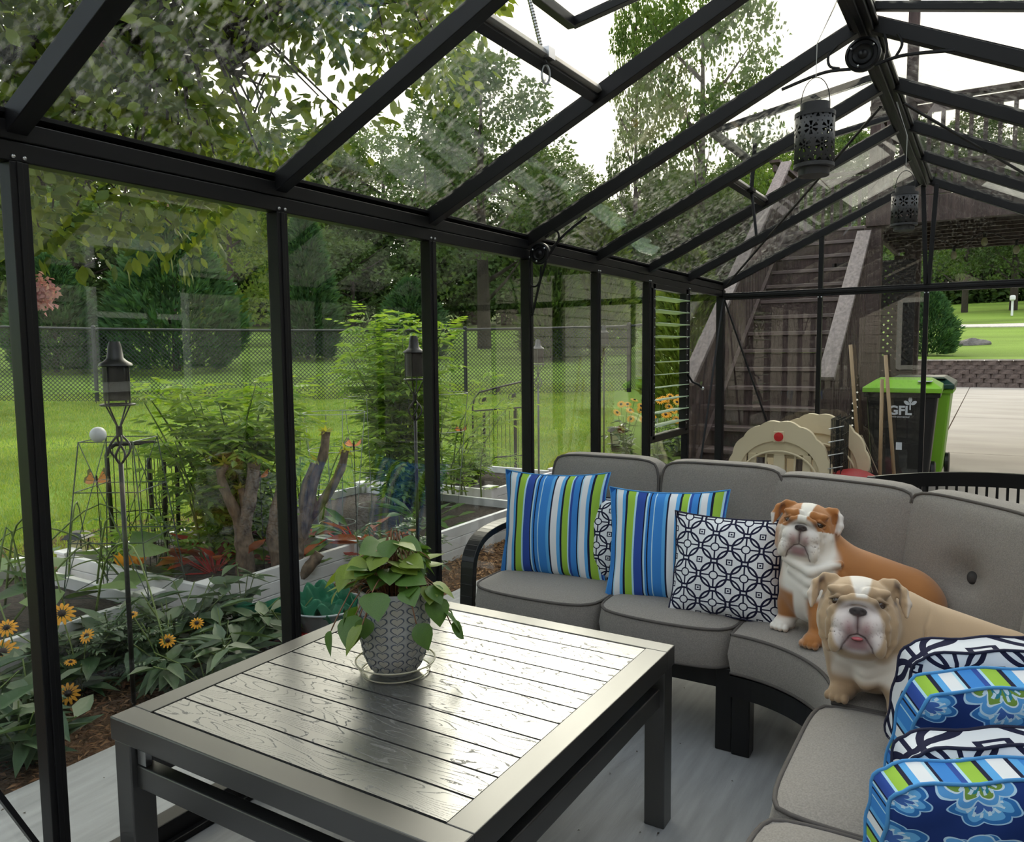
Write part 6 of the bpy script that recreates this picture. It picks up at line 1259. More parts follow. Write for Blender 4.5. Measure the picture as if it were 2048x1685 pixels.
conifer('dark round conifer half hidden by the tall vegetable plant', 38.6, 24, 2.3, 1.1, 34)
conifer('yellow-green bushy conifer past the fence near the corner torch', 25.0, 25, 4.6, 1.1, 35, m='leaf_light', belly=0.2)
conifer('feathery young conifer beside the corner of the fence', 28.5, 23, 5.2, 0.8, 36, m='leaf_mid', belly=0.15)
conifer('dark green conifer on the grass bank beside the deck post', 0, 0, 2.9, 1.15, 37, xy=(-2.35, 38.0), z=1.02)
conifer('bright green shrub seen through the louvre slats', 18.8, 12.5, 2.6, 0.6, 38, name='shrub', m='leaf_light', n=4000)
# ================================================================== crape myrtle over the roof
mat('myrtle_leaf', (0.07, 0.125, 0.025), rough=0.55, spec=0.3, attr=(0.22, 0.28, 0.04), trans=0.42)
mat('blossom', (0.72, 0.36, 0.52), rough=0.8, attr=(0.80, 0.55, 0.66), trans=0.3)
r = np.random.default_rng(77); CM = thing('crape_myrtle', 'crape myrtle tree spreading leafy branches over the glass roof', 'tree', (-4.6, 0.75, -0.06))
O = np.array((-4.6, 0.75, -0.06)); br = MB(); fork = np.array((0.1, 0.1, 1.4))
br.tube([(0, 0, -0.1), (0.05, 0.05, 0.7), tuple(fork)], [0.10, 0.085, 0.07], 9)
P = []; D = []; tips = []; n_cl = 0
def cluster_at(az, rng_, el):
    a = math.radians(az); return np.array((-math.sin(a) * rng_, math.cos(a) * rng_, 1.35 + el * rng_))
cls = []
for i in range(820):
    az = r.uniform(33, 84); rg = r.uniform(2.9, 5.4); el = r.uniform(0.08, 0.62)
    lo_el = np.interp(az, [30, 38, 46, 50, 56, 66, 80], [0.42, 0.34, 0.29, 0.17, 0.145, 0.115, 0.10]) + 0.02 * math.sin(az * 1.7)
    if el < lo_el: continue
    x, y, z = cluster_at(az, rg, el)
    if z > 4.4 or (x > -2.15 and z < 2.35) or x > -1.3 or (x > XW - 0.12 and z < roofz(max(x, XW)) + 0.25): continue
    if 44 < az < 53 and 0.27 < el < 0.40 and r.random() < 0.85: continue       # sky gaps between the boughs
    if 38 < az < 44 and 0.30 < el < 0.36: continue
    cls.append((x, y, z))
mains = [np.array(q) - O for q in ((-3.3, 1.3, 2.9), (-3.0, 2.2, 2.9), (-3.3, 3.2, 3.1), (-3.9, 2.2, 2.3), (-2.6, 1.6, 3.4), (-3.0, 3.6, 3.5), (-2.4, 2.6, 3.3))]
for q in mains: br.tube(spline([tuple(fork), tuple(fork * 0.5 + q * 0.5 + (0, 0, 0.25)), tuple(q)], 8), np.linspace(0.05, 0.016, 8), 7)
for c in cls:
    c = np.array(c) - O; m_ = min(mains, key=lambda q: np.linalg.norm(q - c)); L_ = np.linalg.norm(m_ - c)
    if L_ < 2.0: br.tube([tuple(m_ * 0.85 + fork * 0.15), tuple((m_ + c) / 2 + (0, 0, 0.08)), tuple(c)], [0.012, 0.008, 0.003], 5)
    k = r.integers(38, 60); d = rand_units(k, r); P.append(c + d * r.uniform(0.04, 0.24, (k, 1))); D.append(d + (0, 0, -0.3))
P = np.concatenate(P); D = np.concatenate(D)
link(leaf_mesh('foliage', P, D, r.uniform(0.045, 0.075, len(P)), r.uniform(0.03, 0.046, len(P)), 'myrtle_leaf', 'oval', fold=0.12, r=r), 'foliage', CM)
br.build('branches', 'bark', CM, smooth=True)
bc = np.array((-3.28, 1.72, 1.605)) - O; k = 420; d = rand_units(k, r); Pb = bc + d * r.uniform(0.01, 0.10, (k, 1)) * (0.7, 0.7, 0.8)
k2 = 260; cc = np.array([cls[i] for i in r.integers(len(cls), size=14)]) - O; Pb = np.concatenate([Pb, np.repeat(cc, 18, 0)[:k2] + rand_units(252, r)[:k2] * 0.05]); link(leaf_mesh('blossom', Pb, rand_units(len(Pb), r), 0.024, 0.02, 'blossom', r=r), 'blossom', CM)
# ================================================================== raised beds
mat('vinyl', (0.80, 0.79, 0.81), rough=0.45, spec=0.4, noise=(9, 0.06, 4)); mat('bed_soil', (0.045, 0.032, 0.024), rough=0.95, noise=(30, 0.5, 6), bump=(50, 1.0, 0.02))
def bed(label, x0, x1, y0, y1, h=0.235):
    t = thing('raised_bed', label, 'raised bed', ((x0 + x1) / 2, (y0 + y1) / 2, -0.05), group='white raised garden beds'); a, b = (x1 - x0) / 2, (y1 - y0) / 2
    for k in range(3):
        z0, z1 = 0.075 * k + 0.004, 0.075 * k + 0.076
        for s in (-1, 1):
            MB().bx(s * a - 0.017, s * a + 0.017, -b, b, z0, z1).build('board', 'vinyl', t, bevel=0.003); MB().bx(-a, a, s * b - 0.017, s * b + 0.017, z0, z1).build('board', 'vinyl', t, bevel=0.003)
    for sx in (-1, 1):
        for sy in (-1, 1):
            p = MB().bx(sx * a - 0.045, sx * a + 0.045, sy * b - 0.045, sy * b + 0.045, 0, h + 0.005).build('corner_post', 'vinyl', t, bevel=0.003); MB().bx(sx * a - 0.055, sx * a + 0.055, sy * b - 0.055, sy * b + 0.055, h + 0.005, h + 0.022).build('post_cap', 'vinyl', p, bevel=0.004)
    MB().bx(-a + 0.018, a - 0.018, -b + 0.018, b - 0.018, 0.0, 0.165).build('soil', 'bed_soil', t)
    return t
bed('white raised bed with squash vines beside the first greenhouse post', -4.66, -3.46, 0.9, 2.25)
bed('white raised bed with the red-stemmed chard behind the cut trunks', -4.62, -3.34, 2.50, 3.56)
bed('white raised bed holding the tall bushy plant and wire cages', -4.75, -3.05, 3.62, 5.20)
bed('white raised bed in front of the scrolled black garden gate', -4.95, -3.62, 5.55, 6.72)
# ================================================================== plants
mat('veg_leaf', (0.12, 0.25, 0.04), rough=0.55, spec=0.35, attr=(0.30, 0.43, 0.06), trans=0.42); mat('veg_stem', (0.14, 0.20, 0.05), rough=0.6)
mat('susan_leaf', (0.045, 0.095, 0.040), rough=0.38, spec=0.55, attr=(0.085, 0.15, 0.065), trans=0.18, bump=(60, 0.4, 0.004)); mat('petal', (0.80, 0.36, 0.015), rough=0.6, trans=0.25); mat('cone_dark', (0.02, 0.01, 0.008), rough=0.8)
mat('chard', (0.10, 0.19, 0.045), rough=0.4, spec=0.5, attr=(0.42, 0.05, 0.03), trans=0.3); mat('squash_leaf', (0.075, 0.16, 0.04), rough=0.6, attr=(0.14, 0.24, 0.06), trans=0.3); mat('yellow_leaf', (0.42, 0.42, 0.06), rough=0.6, trans=0.4)
def tall_plant(name, label, cat, loc, n_st, H, spread, seed, per=34, ll=0.062, leaf='veg_leaf', z0=0.12, lean=(0, 0), group=None):
    r = np.random.default_rng(seed); t = thing(name, label, cat, loc, group=group); st = MB(); P = []; D = []
    for i in range(n_st):
        a = r.uniform(0, 2 * PI); h = H * r.uniform(0.55, 1.0); q = spread * r.uniform(0.2, 1.0); b = V(r.normal() * 0.10, r.normal() * 0.10, 0)
        top = V(b[0] + q * math.cos(a) + lean[0], b[1] + q * math.sin(a) + lean[1], h); mid = V(b[0] + 0.35 * q * math.cos(a), b[1] + 0.35 * q * math.sin(a), h * 0.55)
        pts = spline([tuple(b), tuple(mid), tuple(top)], 10); st.tube(pts, np.linspace(0.008, 0.003, 10), 5)
        for k in range(per):
            f = z0 / H + (1 - z0 / H) * r.random() ** 0.8; p = pts[min(int(f * 9), 8)] * (1 - (f * 9) % 1) + pts[min(int(f * 9) + 1, 9)] * ((f * 9) % 1)
            aa = r.uniform(0, 2 * PI); u = V(math.cos(aa), math.sin(aa), r.uniform(-0.25, 0.55)); L = r.uniform(0.10, 0.22) * ll / 0.062
            for w in range(7):
                fr_ = (0.35 + 0.65 * (w // 2) / 3); base = p + u * L * fr_ + V(0, 0, -0.10 * L * fr_ ** 2); sd = unit(np.cross(u, (0, 0, 1))) * (1 if w % 2 else -1)
                P.append(base); D.append(unit(u) * 0.7 + sd * (0.9 if w < 6 else 0.0) + V(0, 0, -0.1))
    P = np.array(P); link(leaf_mesh('foliage', P, np.array(D), r.uniform(0.7, 1.25, len(P)) * ll, r.uniform(0.42, 0.6, len(P)) * ll, leaf, 'lance', droop=0.2, up=np.tile((0, 0, 1.), (len(P), 1)), r=r), 'foliage', t)
    st.build('stems', 'veg_stem', t, smooth=True); return t
tall_plant('vegetable_plant', 'tall bright green bushy vegetable plant between the greenhouse posts', 'plant', (-4.05, 4.92, 0.1), 34, 1.62, 0.42, 41, per=30, ll=0.075)
tall_plant('tomato_plant', 'sprawling tomato plant behind the pruned trunks', 'plant', (-3.92, 3.12, 0.1), 32, 1.12, 0.44, 42, per=26, ll=0.07)
tall_plant('tomato_plant', 'leggy tomato plant leaning toward the scrolled garden gate', 'plant', (-3.80, 5.35, 0.1), 8, 1.15, 0.40, 43, per=16, lean=(0.1, 0.25))
tall_plant('vegetable_plant', 'thin leggy plant rising from the wire cages beside the trunk', 'plant', (-4.35, 4.1, 0.1), 6, 0.98, 0.40, 44, per=13)
tall_plant('vegetable_plant', 'low green plants at the front of the bed by the gate', 'plant', (-4.25, 6.2, 0.1), 22, 0.40, 0.55, 45, per=12, ll=0.05)
tall_plant('vegetable_plant', 'bushy plant climbing the black wire panels', 'plant', (-4.22, 2.70, 0.1), 6, 0.42, 0.28, 46, per=10)
r = np.random.default_rng(50); CHV = leaf_variants('leaf', 'chard', 'oval', 0.35, 0.10)
for i, (x, y, n_, lab) in enumerate(((-3.6, 3.25, 34, 'chard with red and orange leaves spilling over the white bed'), (-3.75, 2.85, 26, 'dark red leafed chard behind the forked trunk'), (-3.45, 3.72, 16, 'chard with wilted leaves beside the bed corner post'), (-3.5, 4.4, 18, 'low leafy greens in the soil of the long white bed'))):
    t = thing('chard_plant', lab, 'plant', (x, y, 0.11)); a = r.uniform(0, 2 * PI, n_); q = r.uniform(0.02, 0.30, n_); P = np.stack([q * np.cos(a), q * np.sin(a), r.uniform(0.0, 0.14, n_)], 1); D = np.stack([np.cos(a), np.sin(a), r.uniform(0.2, 1.3, n_)], 1)
    red = np.where(r.random(n_) < (0.75 if i == 1 else 0.4), r.uniform(0.5, 1, n_), 0.0) * (i < 3)
    leaf_parts(t, P, D, r.uniform(0.12, 0.24, n_), r.uniform(0.06, 0.10, n_), CHV, r, [int(round(q * 3)) for q in red])
    st = MB()
    for k in range(n_): st.tube([(P[k, 0] * 0.2, P[k, 1] * 0.2, -0.0), tuple(P[k])], 0.004, 4)
    st.build('stems', 'red_plastic' if i < 3 else 'veg_stem', t)
# squash with big leaves and looping vines
SQV = leaf_variants('leaf', 'squash_leaf', 'oval', 0.3, 0.08)
SQ = thing('squash_vine', 'squash vine with broad leaves, orange flowers and looping stems', 'plant', (-3.9, 1.75, 0.1)); n_ = 46; a = r.uniform(0, 2 * PI, n_); q = r.uniform(0.0, 0.75, n_)
P = np.stack([q * np.cos(a) * 0.9, q * np.sin(a), r.uniform(0.05, 0.30, n_)], 1); D = np.stack([np.cos(a), np.sin(a), r.uniform(-0.2, 0.5, n_)], 1)
leaf_parts(SQ, P, D, r.uniform(0.14, 0.24, n_), r.uniform(0.15, 0.24, n_), SQV, r)
st = MB()
for k in range(16):
    p0 = V(r.uniform(-0.5, 0.4), r.uniform(-0.3, 0.9), 0.05); u = V(r.normal(), r.normal(), 0); st.tube(spline([tuple(p0), tuple(p0 + u * 0.12 + V(0, 0, r.uniform(0.1, 0.42))), tuple(p0 + u * 0.3 + V(0, 0, r.uniform(0.05, 0.5))), tuple(p0 + u * 0.45 + V(0, 0, 0.06))], 12), np.linspace(0.006, 0.003, 12), 5)
st.build('stems', 'veg_stem', SQ, smooth=True)
for p in ((0.18, 0.62, 0.17), (0.25, 0.50, 0.20), (-0.5, 0.1, 0.22)):
    k = 6; aa = np.arange(k) * 2 * PI / k; link(leaf_mesh('squash_flower', np.tile(p, (k, 1)), np.stack([np.cos(aa), np.sin(aa), np.full(k, 1.4)], 1), 0.085, 0.05, 'petal', 'oval', r=r), 'flower', SQ)
# black-eyed susans
pet = MB()
for k in range(13):
    a = 2 * PI * k / 13; c, s = math.cos(a), math.sin(a); pet.add([(0.25 * c, 0.25 * s, 0), (0.62 * c - 0.15 * s, 0.62 * s + 0.15 * c, 0.02), (1.0 * c - 0.07 * s, 1.0 * s + 0.07 * c, -0.10), (1.0 * c + 0.07 * s, 1.0 * s - 0.07 * c, -0.10), (0.62 * c + 0.15 * s, 0.62 * s - 0.15 * c, 0.02)], [(0, 1, 2, 3, 4)])
pet = pet.mesh('petals', 'petal', fix=False); con = MB().lathe([(0.29, -0.02), (0.28, 0.10), (0.18, 0.2), (0, 0.24)], 12).mesh('flower_centre', 'cone_dark', smooth=True)
SUSV = leaf_variants('leaf', 'susan_leaf', 'lance', 0.35, 0.08)
def susan(loc, label, group, seed, n_leaf=26, flowers=(), spread=0.22, H=0.34, ls=0.13, parts=False):
    r = np.random.default_rng(seed); t = thing('coneflower_plant', label, 'flowering plant', loc, group=group); st = MB(); P = []; D = []
    for k in range(6):
        a = r.uniform(0, 2 * PI); q = spread * r.uniform(0.2, 1); h = H * r.uniform(0.5, 1); st.tube([(0, 0, 0), (q * 0.4 * math.cos(a), q * 0.4 * math.sin(a), h * 0.6), (q * math.cos(a), q * math.sin(a), h)], 0.003, 4)
        for j in range(n_leaf // 6 + 1):
            f = r.uniform(0.1, 1.0); aa = r.uniform(0, 2 * PI); P.append((q * f * math.cos(a), q * f * math.sin(a), h * f)); D.append((math.cos(aa), math.sin(aa), r.uniform(-0.3, 0.7)))
    P = np.array(P); n_ = len(P)
    if parts: leaf_parts(t, P, np.array(D), r.uniform(0.7, 1.25, n_) * ls, r.uniform(0.40, 0.55, n_) * ls, SUSV, r)
    else: link(leaf_mesh('foliage', P, np.array(D), r.uniform(0.7, 1.25, n_) * ls, r.uniform(0.40, 0.55, n_) * ls, 'susan_leaf', 'lance', droop=0.35, fold=0.18, up=np.tile((0, 0, 1.), (n_, 1)), r=r), 'foliage', t)
    for (x, y, z, s, tx, ty) in flowers:
        fo = link(pet, 'flower', t, (x - loc[0], y - loc[1], z - loc[2])); fo.scale = (s, s, s); fo.rotation_euler = (tx, ty, r.random()); c = link(con, 'flower_centre', fo); st.tube([(0, 0, 0.02), (0.5 * (x - loc[0]), 0.5 * (y - loc[1]), 0.6 * (z - loc[2])), (x - loc[0], y - loc[1], z - loc[2] - 0.005)], 0.003, 4)
    st.build('stems', 'veg_stem', t)
FL = [(-3.18, 1.68, 0.31, 0.052, 0.5, 0.55), (-3.10, 1.73, 0.215, 0.032, 0.9, 0.2), (-3.2, 1.46, 0.22, 0.055, 0.6, 0.5), (-3.02, 1.60, 0.04, 0.045, 0.7, 0.6), (-3.2, 1.48, 0.31, 0.04, 0.6, 0.3), (-2.90, 2.10, 0.19, 0.030, 0.6, 0.3), (-2.92, 1.97, 0.15, 0.034, 0.6, 0.4), (-3.10, 1.66, 0.13, 0.024, 0.2, 0.2), (-3.0, 1.87, 0.28, 0.022, 0.4, 0.2)]
GS = 'black-eyed susans beside the slab'; spots = [(-2.82, 1.05), (-3.05, 1.22), (-3.3, 1.1), (-3.25, 1.42), (-3.0, 1.45), (-3.32, 1.68), (-3.14, 1.72), (-2.78, 1.30), (-2.95, 1.98), (-3.1, 2.12), (-2.82, 2.18), (-3.22, 2.3), (-2.96, 2.36), (-2.74, 2.02), (-3.3, 1.95), (-3.12, 2.52), (-2.86, 2.55)]
SLAB = {0: 'flowerless black-eyed susan closest to the outside slab corner', 3: 'black-eyed susan with large orange flowers cut by the picture edge', 4: 'black-eyed susan with one low orange flower beside the bare mulch', 6: 'black-eyed susan with the tallest open orange flower behind the first post', 8: 'black-eyed susan with a small bud flower beside the torch pole', 9: 'broad-leaved black-eyed susan below the squash flowers', 10: 'black-eyed susan with one ragged yellow flower near the table corner', 13: 'black-eyed susan with a yellow flower just past the torch pole', 16: 'flowerless black-eyed susan nearest the metal tub'}
for i, (x, y) in enumerate(spots):
    fl = [f for f in FL if min(range(len(spots)), key=lambda k: (spots[k][0] - f[0]) ** 2 + (spots[k][1] - f[1]) ** 2) == i]
    susan((x, y, -0.045), SLAB[i] if i in SLAB else 'leafy flowerless black-eyed susan in the clump between slab and beds', GS, 60 + i, 36, fl, 0.22, 0.36 if x < -3.0 else 0.27, 0.16, True)
GS2 = 'black-eyed susans at the foot of the stairs'
for i, (x, y, k) in enumerate(((-3.95, 9.2, 5), (-3.55, 9.5, 6), (-3.25, 9.3, 6), (-3.4, 8.9, 4), (-3.75, 8.85, 3))):
    rr = np.random.default_rng(90 + i); susan((x, y, -0.03), 'distant black-eyed susan clump in yellow flower at the foot of the stairs', GS2, 95 + i, 50, [(x + rr.normal() * 0.14, y + rr.normal() * 0.14, 0.45 + rr.random() * 0.32, 0.055, 0.7 + rr.normal() * 0.2, 0.3) for _ in range(k)], 0.28, 0.6, 0.13)
# small leafy shrub by the bed post and thin weeds by the bed wall
tall_plant('shrub', 'low dark shrub with tiny leaves below the white bed post', 'shrub', (-3.30, 1.98, -0.05), 26, 0.26, 0.24, 47, per=16, ll=0.03, leaf='susan_leaf', z0=0.02)
for i, (x, y) in enumerate(((-2.95, 3.35), (-2.85, 3.52), (-2.98, 3.62))): tall_plant('weed', ('slender weed in front of the white bed beside the potted plant', 'slender weed next to the middle torch pole', 'slender weed against the corner of the long bed')[i], 'plant', (x, y, -0.05), 5, 0.42, 0.12, 48 + i, per=6, ll=0.05, leaf='susan_leaf')
# ================================================================== pruned trunks
def limb(mb, pts, r0, r1, n=10): q = spline(pts, n); rr = np.linspace(r0, r1, n) * (1 + 0.10 * np.sin(np.arange(n) * 2.3)); mb.tube(q, rr, 9)
TA = thing('pruned_tree', 'short pruned trunk forking in two, behind the greenhouse post', 'tree stump', (-3.56, 2.90, -0.06)); mb = MB()
limb(mb, [(0, 0, 0), (0.01, 0.0, 0.28), (0.0, 0.0, 0.46)], 0.055, 0.048); limb(mb, [(0, 0, 0.42), (-0.03, -0.03, 0.55), (-0.06, -0.07, 0.68), (-0.07, -0.08, 0.78)], 0.036, 0.022); limb(mb, [(0, 0, 0.42), (0.02, 0.03, 0.56), (0.035, 0.05, 0.68), (0.045, 0.06, 0.80)], 0.042, 0.034); limb(mb, [(-0.02, 0.0, 0.36), (0.0, 0.02, 0.5), (-0.01, 0.01, 0.66)], 0.026, 0.018); limb(mb, [(-0.07, -0.08, 0.74), (-0.05, -0.05, 0.80)], 0.02, 0.016)
mb.build('trunk', 'bark_pale', TA, smooth=50); 
TB = thing('pruned_tree', 'pruned trunk with several upright cut limbs beside the green cloth', 'tree stump', (-3.40, 3.08, -0.06)); mb = MB()
limb(mb, [(0, 0, 0), (0.0, 0.02, 0.2), (0.04, 0.05, 0.38), (0.08, 0.11, 0.52)], 0.075, 0.042); limb(mb, [(0.08, 0.11, 0.50), (0.08, 0.13, 0.66), (0.12, 0.18, 0.82), (0.13, 0.20, 0.96)], 0.034, 0.024); limb(mb, [(0.07, 0.10, 0.46), (0.14, 0.19, 0.60), (0.19, 0.25, 0.74), (0.21, 0.27, 0.85)], 0.030, 0.022); limb(mb, [(0.06, 0.08, 0.50), (0.05, 0.09, 0.62), (0.09, 0.14, 0.78)], 0.028, 0.022)
limb(mb, [(-0.02, -0.02, 0.1), (-0.06, -0.05, 0.35), (-0.05, -0.03, 0.52), (-0.03, 0.0, 0.66)], 0.045, 0.03); limb(mb, [(0, 0, 0.05), (-0.10, -0.06, 0.12), (-0.14, -0.1, 0.10)], 0.04, 0.03); limb(mb, [(0, 0.0, 0.08), (0.10, 0.08, 0.2), (0.13, 0.12, 0.26)], 0.04, 0.03)
mb.build('trunk', 'bark_pale', TB, smooth=50)
for T_, tips in ((TA, [(-0.06, -0.06, 0.81), (0.05, 0.06, 0.81), (-0.01, 0.0, 0.66)]), (TB, [(0.13, 0.20, 0.96), (0.21, 0.27, 0.85), (0.10, 0.15, 0.80), (-0.03, 0.0, 0.66)])):
    P = np.repeat(np.array(tips), 9, 0); D = rand_units(len(P), r) + (0, 0, 0.3); link(leaf_mesh('sprouts', P, D, 0.055, 0.022, 'yellow_leaf', 'lance', r=r), 'sprouts', T_)
# ================================================================== torches, cages, panels
mat('torch_black', (0.009, 0.008, 0.008), rough=0.45, spec=0.5); mat('torch_grey', (0.10, 0.10, 0.10), rough=0.4, metal=0.4); mat('torch_cup', (0.022, 0.018, 0.015), rough=0.6, bump=(300, 0.6, 0.002, (1, 1, 0.2)))
def torch(label, x, y, z0, top, m='torch_black', cup='torch_cup'):
    t = thing('garden_torch', label, 'torch', (x, y, z0), group='metal garden torches'); h = top - z0
    MB().tube([(0, 0, 0), (0, 0, h - 0.47)], 0.0095, 8).build('pole', m, t, smooth=True)
    z = h - 0.47
    for k in range(4):
        pts = []
        for f in np.linspace(0, 1, 13): a = k * PI / 2 + 1.6 * f; q = 0.007 + 0.030 * math.sin(PI * f); pts.append((q * math.cos(a), q * math.sin(a), z + 0.11 * f))
        MB().tube(pts, 0.0045, 6).build('twisted_rod', m, t, smooth=True)
    MB().tube([(0, 0, z + 0.105), (0, 0, z + 0.145)], 0.012, 8).build('ferrule', m, t)
    for k in range(4):
        a = k * PI / 2 + 0.4; MB().tube([(0.006 * math.cos(a), 0.006 * math.sin(a), z + 0.14), (0.052 * math.cos(a), 0.052 * math.sin(a), z + 0.225), (0.052 * math.cos(a), 0.052 * math.sin(a), z + 0.38)], 0.0032, 6).build('cup_rod', m, t)
    MB().tube([(0.060 * math.cos(a), 0.060 * math.sin(a), z + 0.228) for a in np.linspace(0, 2 * PI, 25)[:-1]], 0.004, 6, closed=True).build('ring', m, t, smooth=True)
    MB().lathe([(0, z + 0.245), (0.048, z + 0.245), (0.048, z + 0.375), (0, z + 0.375)], 22).build('fuel_cup', cup, t, smooth=40)
    MB().lathe([(0.055, z + 0.375), (0.061, z + 0.378), (0.058, z + 0.386), (0.040, z + 0.397), (0.030, z + 0.408), (0.025, z + 0.45), (0.019, z + 0.47), (0, z + 0.47)], 22).build('snuffer_cap', m, t, smooth=40)
    MB().tube([(0.05, 0, z + 0.38), (0.056, 0.0, z + 0.36), (0.055, 0, z + 0.345)], 0.002, 5).build('snuffer_hook', m, t)
torch('tall black garden torch nearest the camera, beside the first post', -2.87, 1.775, -0.04, 1.405)
torch('black garden torch standing right behind the middle post', -2.742, 3.444, -0.04, 1.445)
torch('grey garden torch beside the bed near the scrolled gate', -3.747, 6.624, -0.04, 1.47, 'torch_grey', 'torch_cup')
torch('dark garden torch furthest away, near the fence corner', -3.97, 8.63, 0.0, 1.66)
mat('cage_wire', (0.10, 0.13, 0.11), rough=0.5, metal=0.5); mat('cage_wire_pale', (0.35, 0.38, 0.36), rough=0.5, metal=0.5)
CG = thing('plant_cage', 'square tapered wire cage with a white ball on its corner', 'plant cage', (-3.66, 2.26, 0.08))
def sq(z, w, rz=0.55): return [(w * math.cos(rz + k * PI / 2 + PI / 4) * 1.414, w * math.sin(rz + k * PI / 2 + PI / 4) * 1.414, z) for k in range(4)]
for z, w in ((0.86, 0.13), (0.62, 0.155), (0.38, 0.18), (0.12, 0.205)): MB().tube(sq(z, w), 0.0028, 5, closed=True).build('wire_hoop', 'cage_wire', CG)
for a, b in zip(sq(0.86, 0.13), sq(-0.05, 0.22)): MB().tube([a, b], 0.0032, 5).build('leg_wire', 'cage_wire', CG)
for (a, b) in zip(sq(0.86, 0.13), sq(0.12, 0.205)[1:] + sq(0.12, 0.205)[:1]): MB().tube([a, b], 0.0022, 5).build('cross_wire', 'cage_wire', CG)
tag(MB().sphere((-3.735, 2.20, 0.965), 0.0385, 20, 12).build('golf_ball', 'decal_white', smooth=True), 'white plastic ball stuck on the corner of the wire cage', 'ball')
def round_cage(label, x, y, H, r0, r1):
    t = thing('plant_cage', label, 'plant cage', (x, y, 0.08), group='round wire cages in the long bed')
    for k in range(4): z = 0.05 + (H - 0.05) * k / 3; q = r0 + (r1 - r0) * k / 3; MB().tube([(q * math.cos(a), q * math.sin(a), z) for a in np.linspace(0, 2 * PI, 25)[:-1]], 0.0026, 5, closed=True).build('wire_hoop', 'cage_wire_pale', t)
    for k in range(4): a = k * PI / 2 + 0.5; MB().tube([(r0 * math.cos(a), r0 * math.sin(a), -0.05), (r1 * math.cos(a), r1 * math.sin(a), H)], 0.003, 5).build('leg_wire', 'cage_wire_pale', t)
round_cage('round wire cage in the long bed behind the cut limbs', -4.0, 4.1, 0.85, 0.13, 0.22); round_cage('round wire cage around the stems of the tall bushy plant', -4.2, 4.75, 0.92, 0.15, 0.24); round_cage('round wire cage at the front of the tall bushy plant', -3.75, 5.0, 0.95, 0.14, 0.24)
def hoop_panel(label, a, b, z1, tube=0.013, nw=9):
    a, b = V(*a), V(*b); t = thing('garden_trellis', label, 'trellis', (*a, 0.05), group='black hoop-framed wire panels'); d = b - a; L = np.linalg.norm(d); u = d / L; h = z1 - 0.05
    pt = lambda s, z: (u[0] * s, u[1] * s, z)
    MB().tube([pt(0.015, -0.1), pt(0, h - 0.06), pt(0.015, h - 0.02), pt(0.05, h), pt(L - 0.05, h), pt(L - 0.015, h - 0.02), pt(L, h - 0.06), pt(L - 0.015, -0.1)], tube, 8).build('hoop_frame', 'torch_black', t, smooth=True)
    for k in range(1, nw): MB().tube([pt(L * k / nw, 0.0), pt(L * k / nw, h)], 0.0025, 5).build('wire', 'torch_black', t)
    for z in (0.15, 0.4): MB().tube([pt(0, z), pt(L, z)], 0.003, 5).build('cross_wire', 'torch_black', t)
hoop_panel('black hoop-framed wire panel directly behind the nearest torch', (-4.29, 2.57), (-4.13, 2.82), 0.845); hoop_panel('smaller black hoop-framed wire panel half hidden in tomato leaves', (-4.34, 2.86), (-4.25, 2.99), 0.775, nw=5)
GT = thing('garden_gate', 'black scrolled garden gate with metal leaves standing in the bed', 'gate', (-4.737, 6.937, 0.02)); u = unit(V(0.46, 0.29)); pt = lambda s, z: (u[0] * s, u[1] * s, z); W_ = 0.62
MB().tube([pt(0, -0.05), pt(0, 0.74), pt(0.02, 0.84), pt(0.07, 0.90), pt(0.3, 0.96), pt(W_, 1.03)], 0.010, 8).build('frame_tube', 'torch_black', GT, smooth=True); MB().tube([pt(W_, -0.05), pt(W_, 1.03)], 0.010, 8).build('frame_tube', 'torch_black', GT)
for z in (0.70, 0.18): MB().tube([pt(0, z), pt(W_, z + 0.04)], 0.008, 6).build('cross_bar', 'torch_black', GT)
for k in range(1, 14): MB().tube([pt(W_ * k / 14, -0.02), pt(W_ * k / 14, 0.70)], 0.003, 5).build('upright_wire', 'torch_black', GT)
for k, (s, z) in enumerate(((0.10, 0.80), (0.25, 0.90), (0.42, 0.84), (0.55, 0.92))):
    MB().tube([(u[0] * (s + 0.05 * math.cos(a) * (1 - a / 9)), u[1] * (s + 0.05 * math.cos(a) * (1 - a / 9)), z + 0.05 * math.sin(a) * (1 - a / 9)) for a in np.linspace(0, 5.5, 16)], 0.004, 5).build('scroll', 'torch_black', GT); link(leaf_mesh('metal_leaf', np.array([pt(s, z)]), np.array([[u[0], u[1], 1.0]]), 0.07, 0.045, 'torch_black', 'oval', up=np.array([[-u[1], u[0], 0.]]), r=r), 'metal_leaf', GT)
for s, z0, z1 in ((0.12, 0.05, 0.68), (0.46, 0.02, 0.72)): MB().bar(pt(s, z0), pt(s, z1), 0.03, 0.012, up=(u[1], -u[0], 0)).build('flat_bar', 'torch_black', GT)
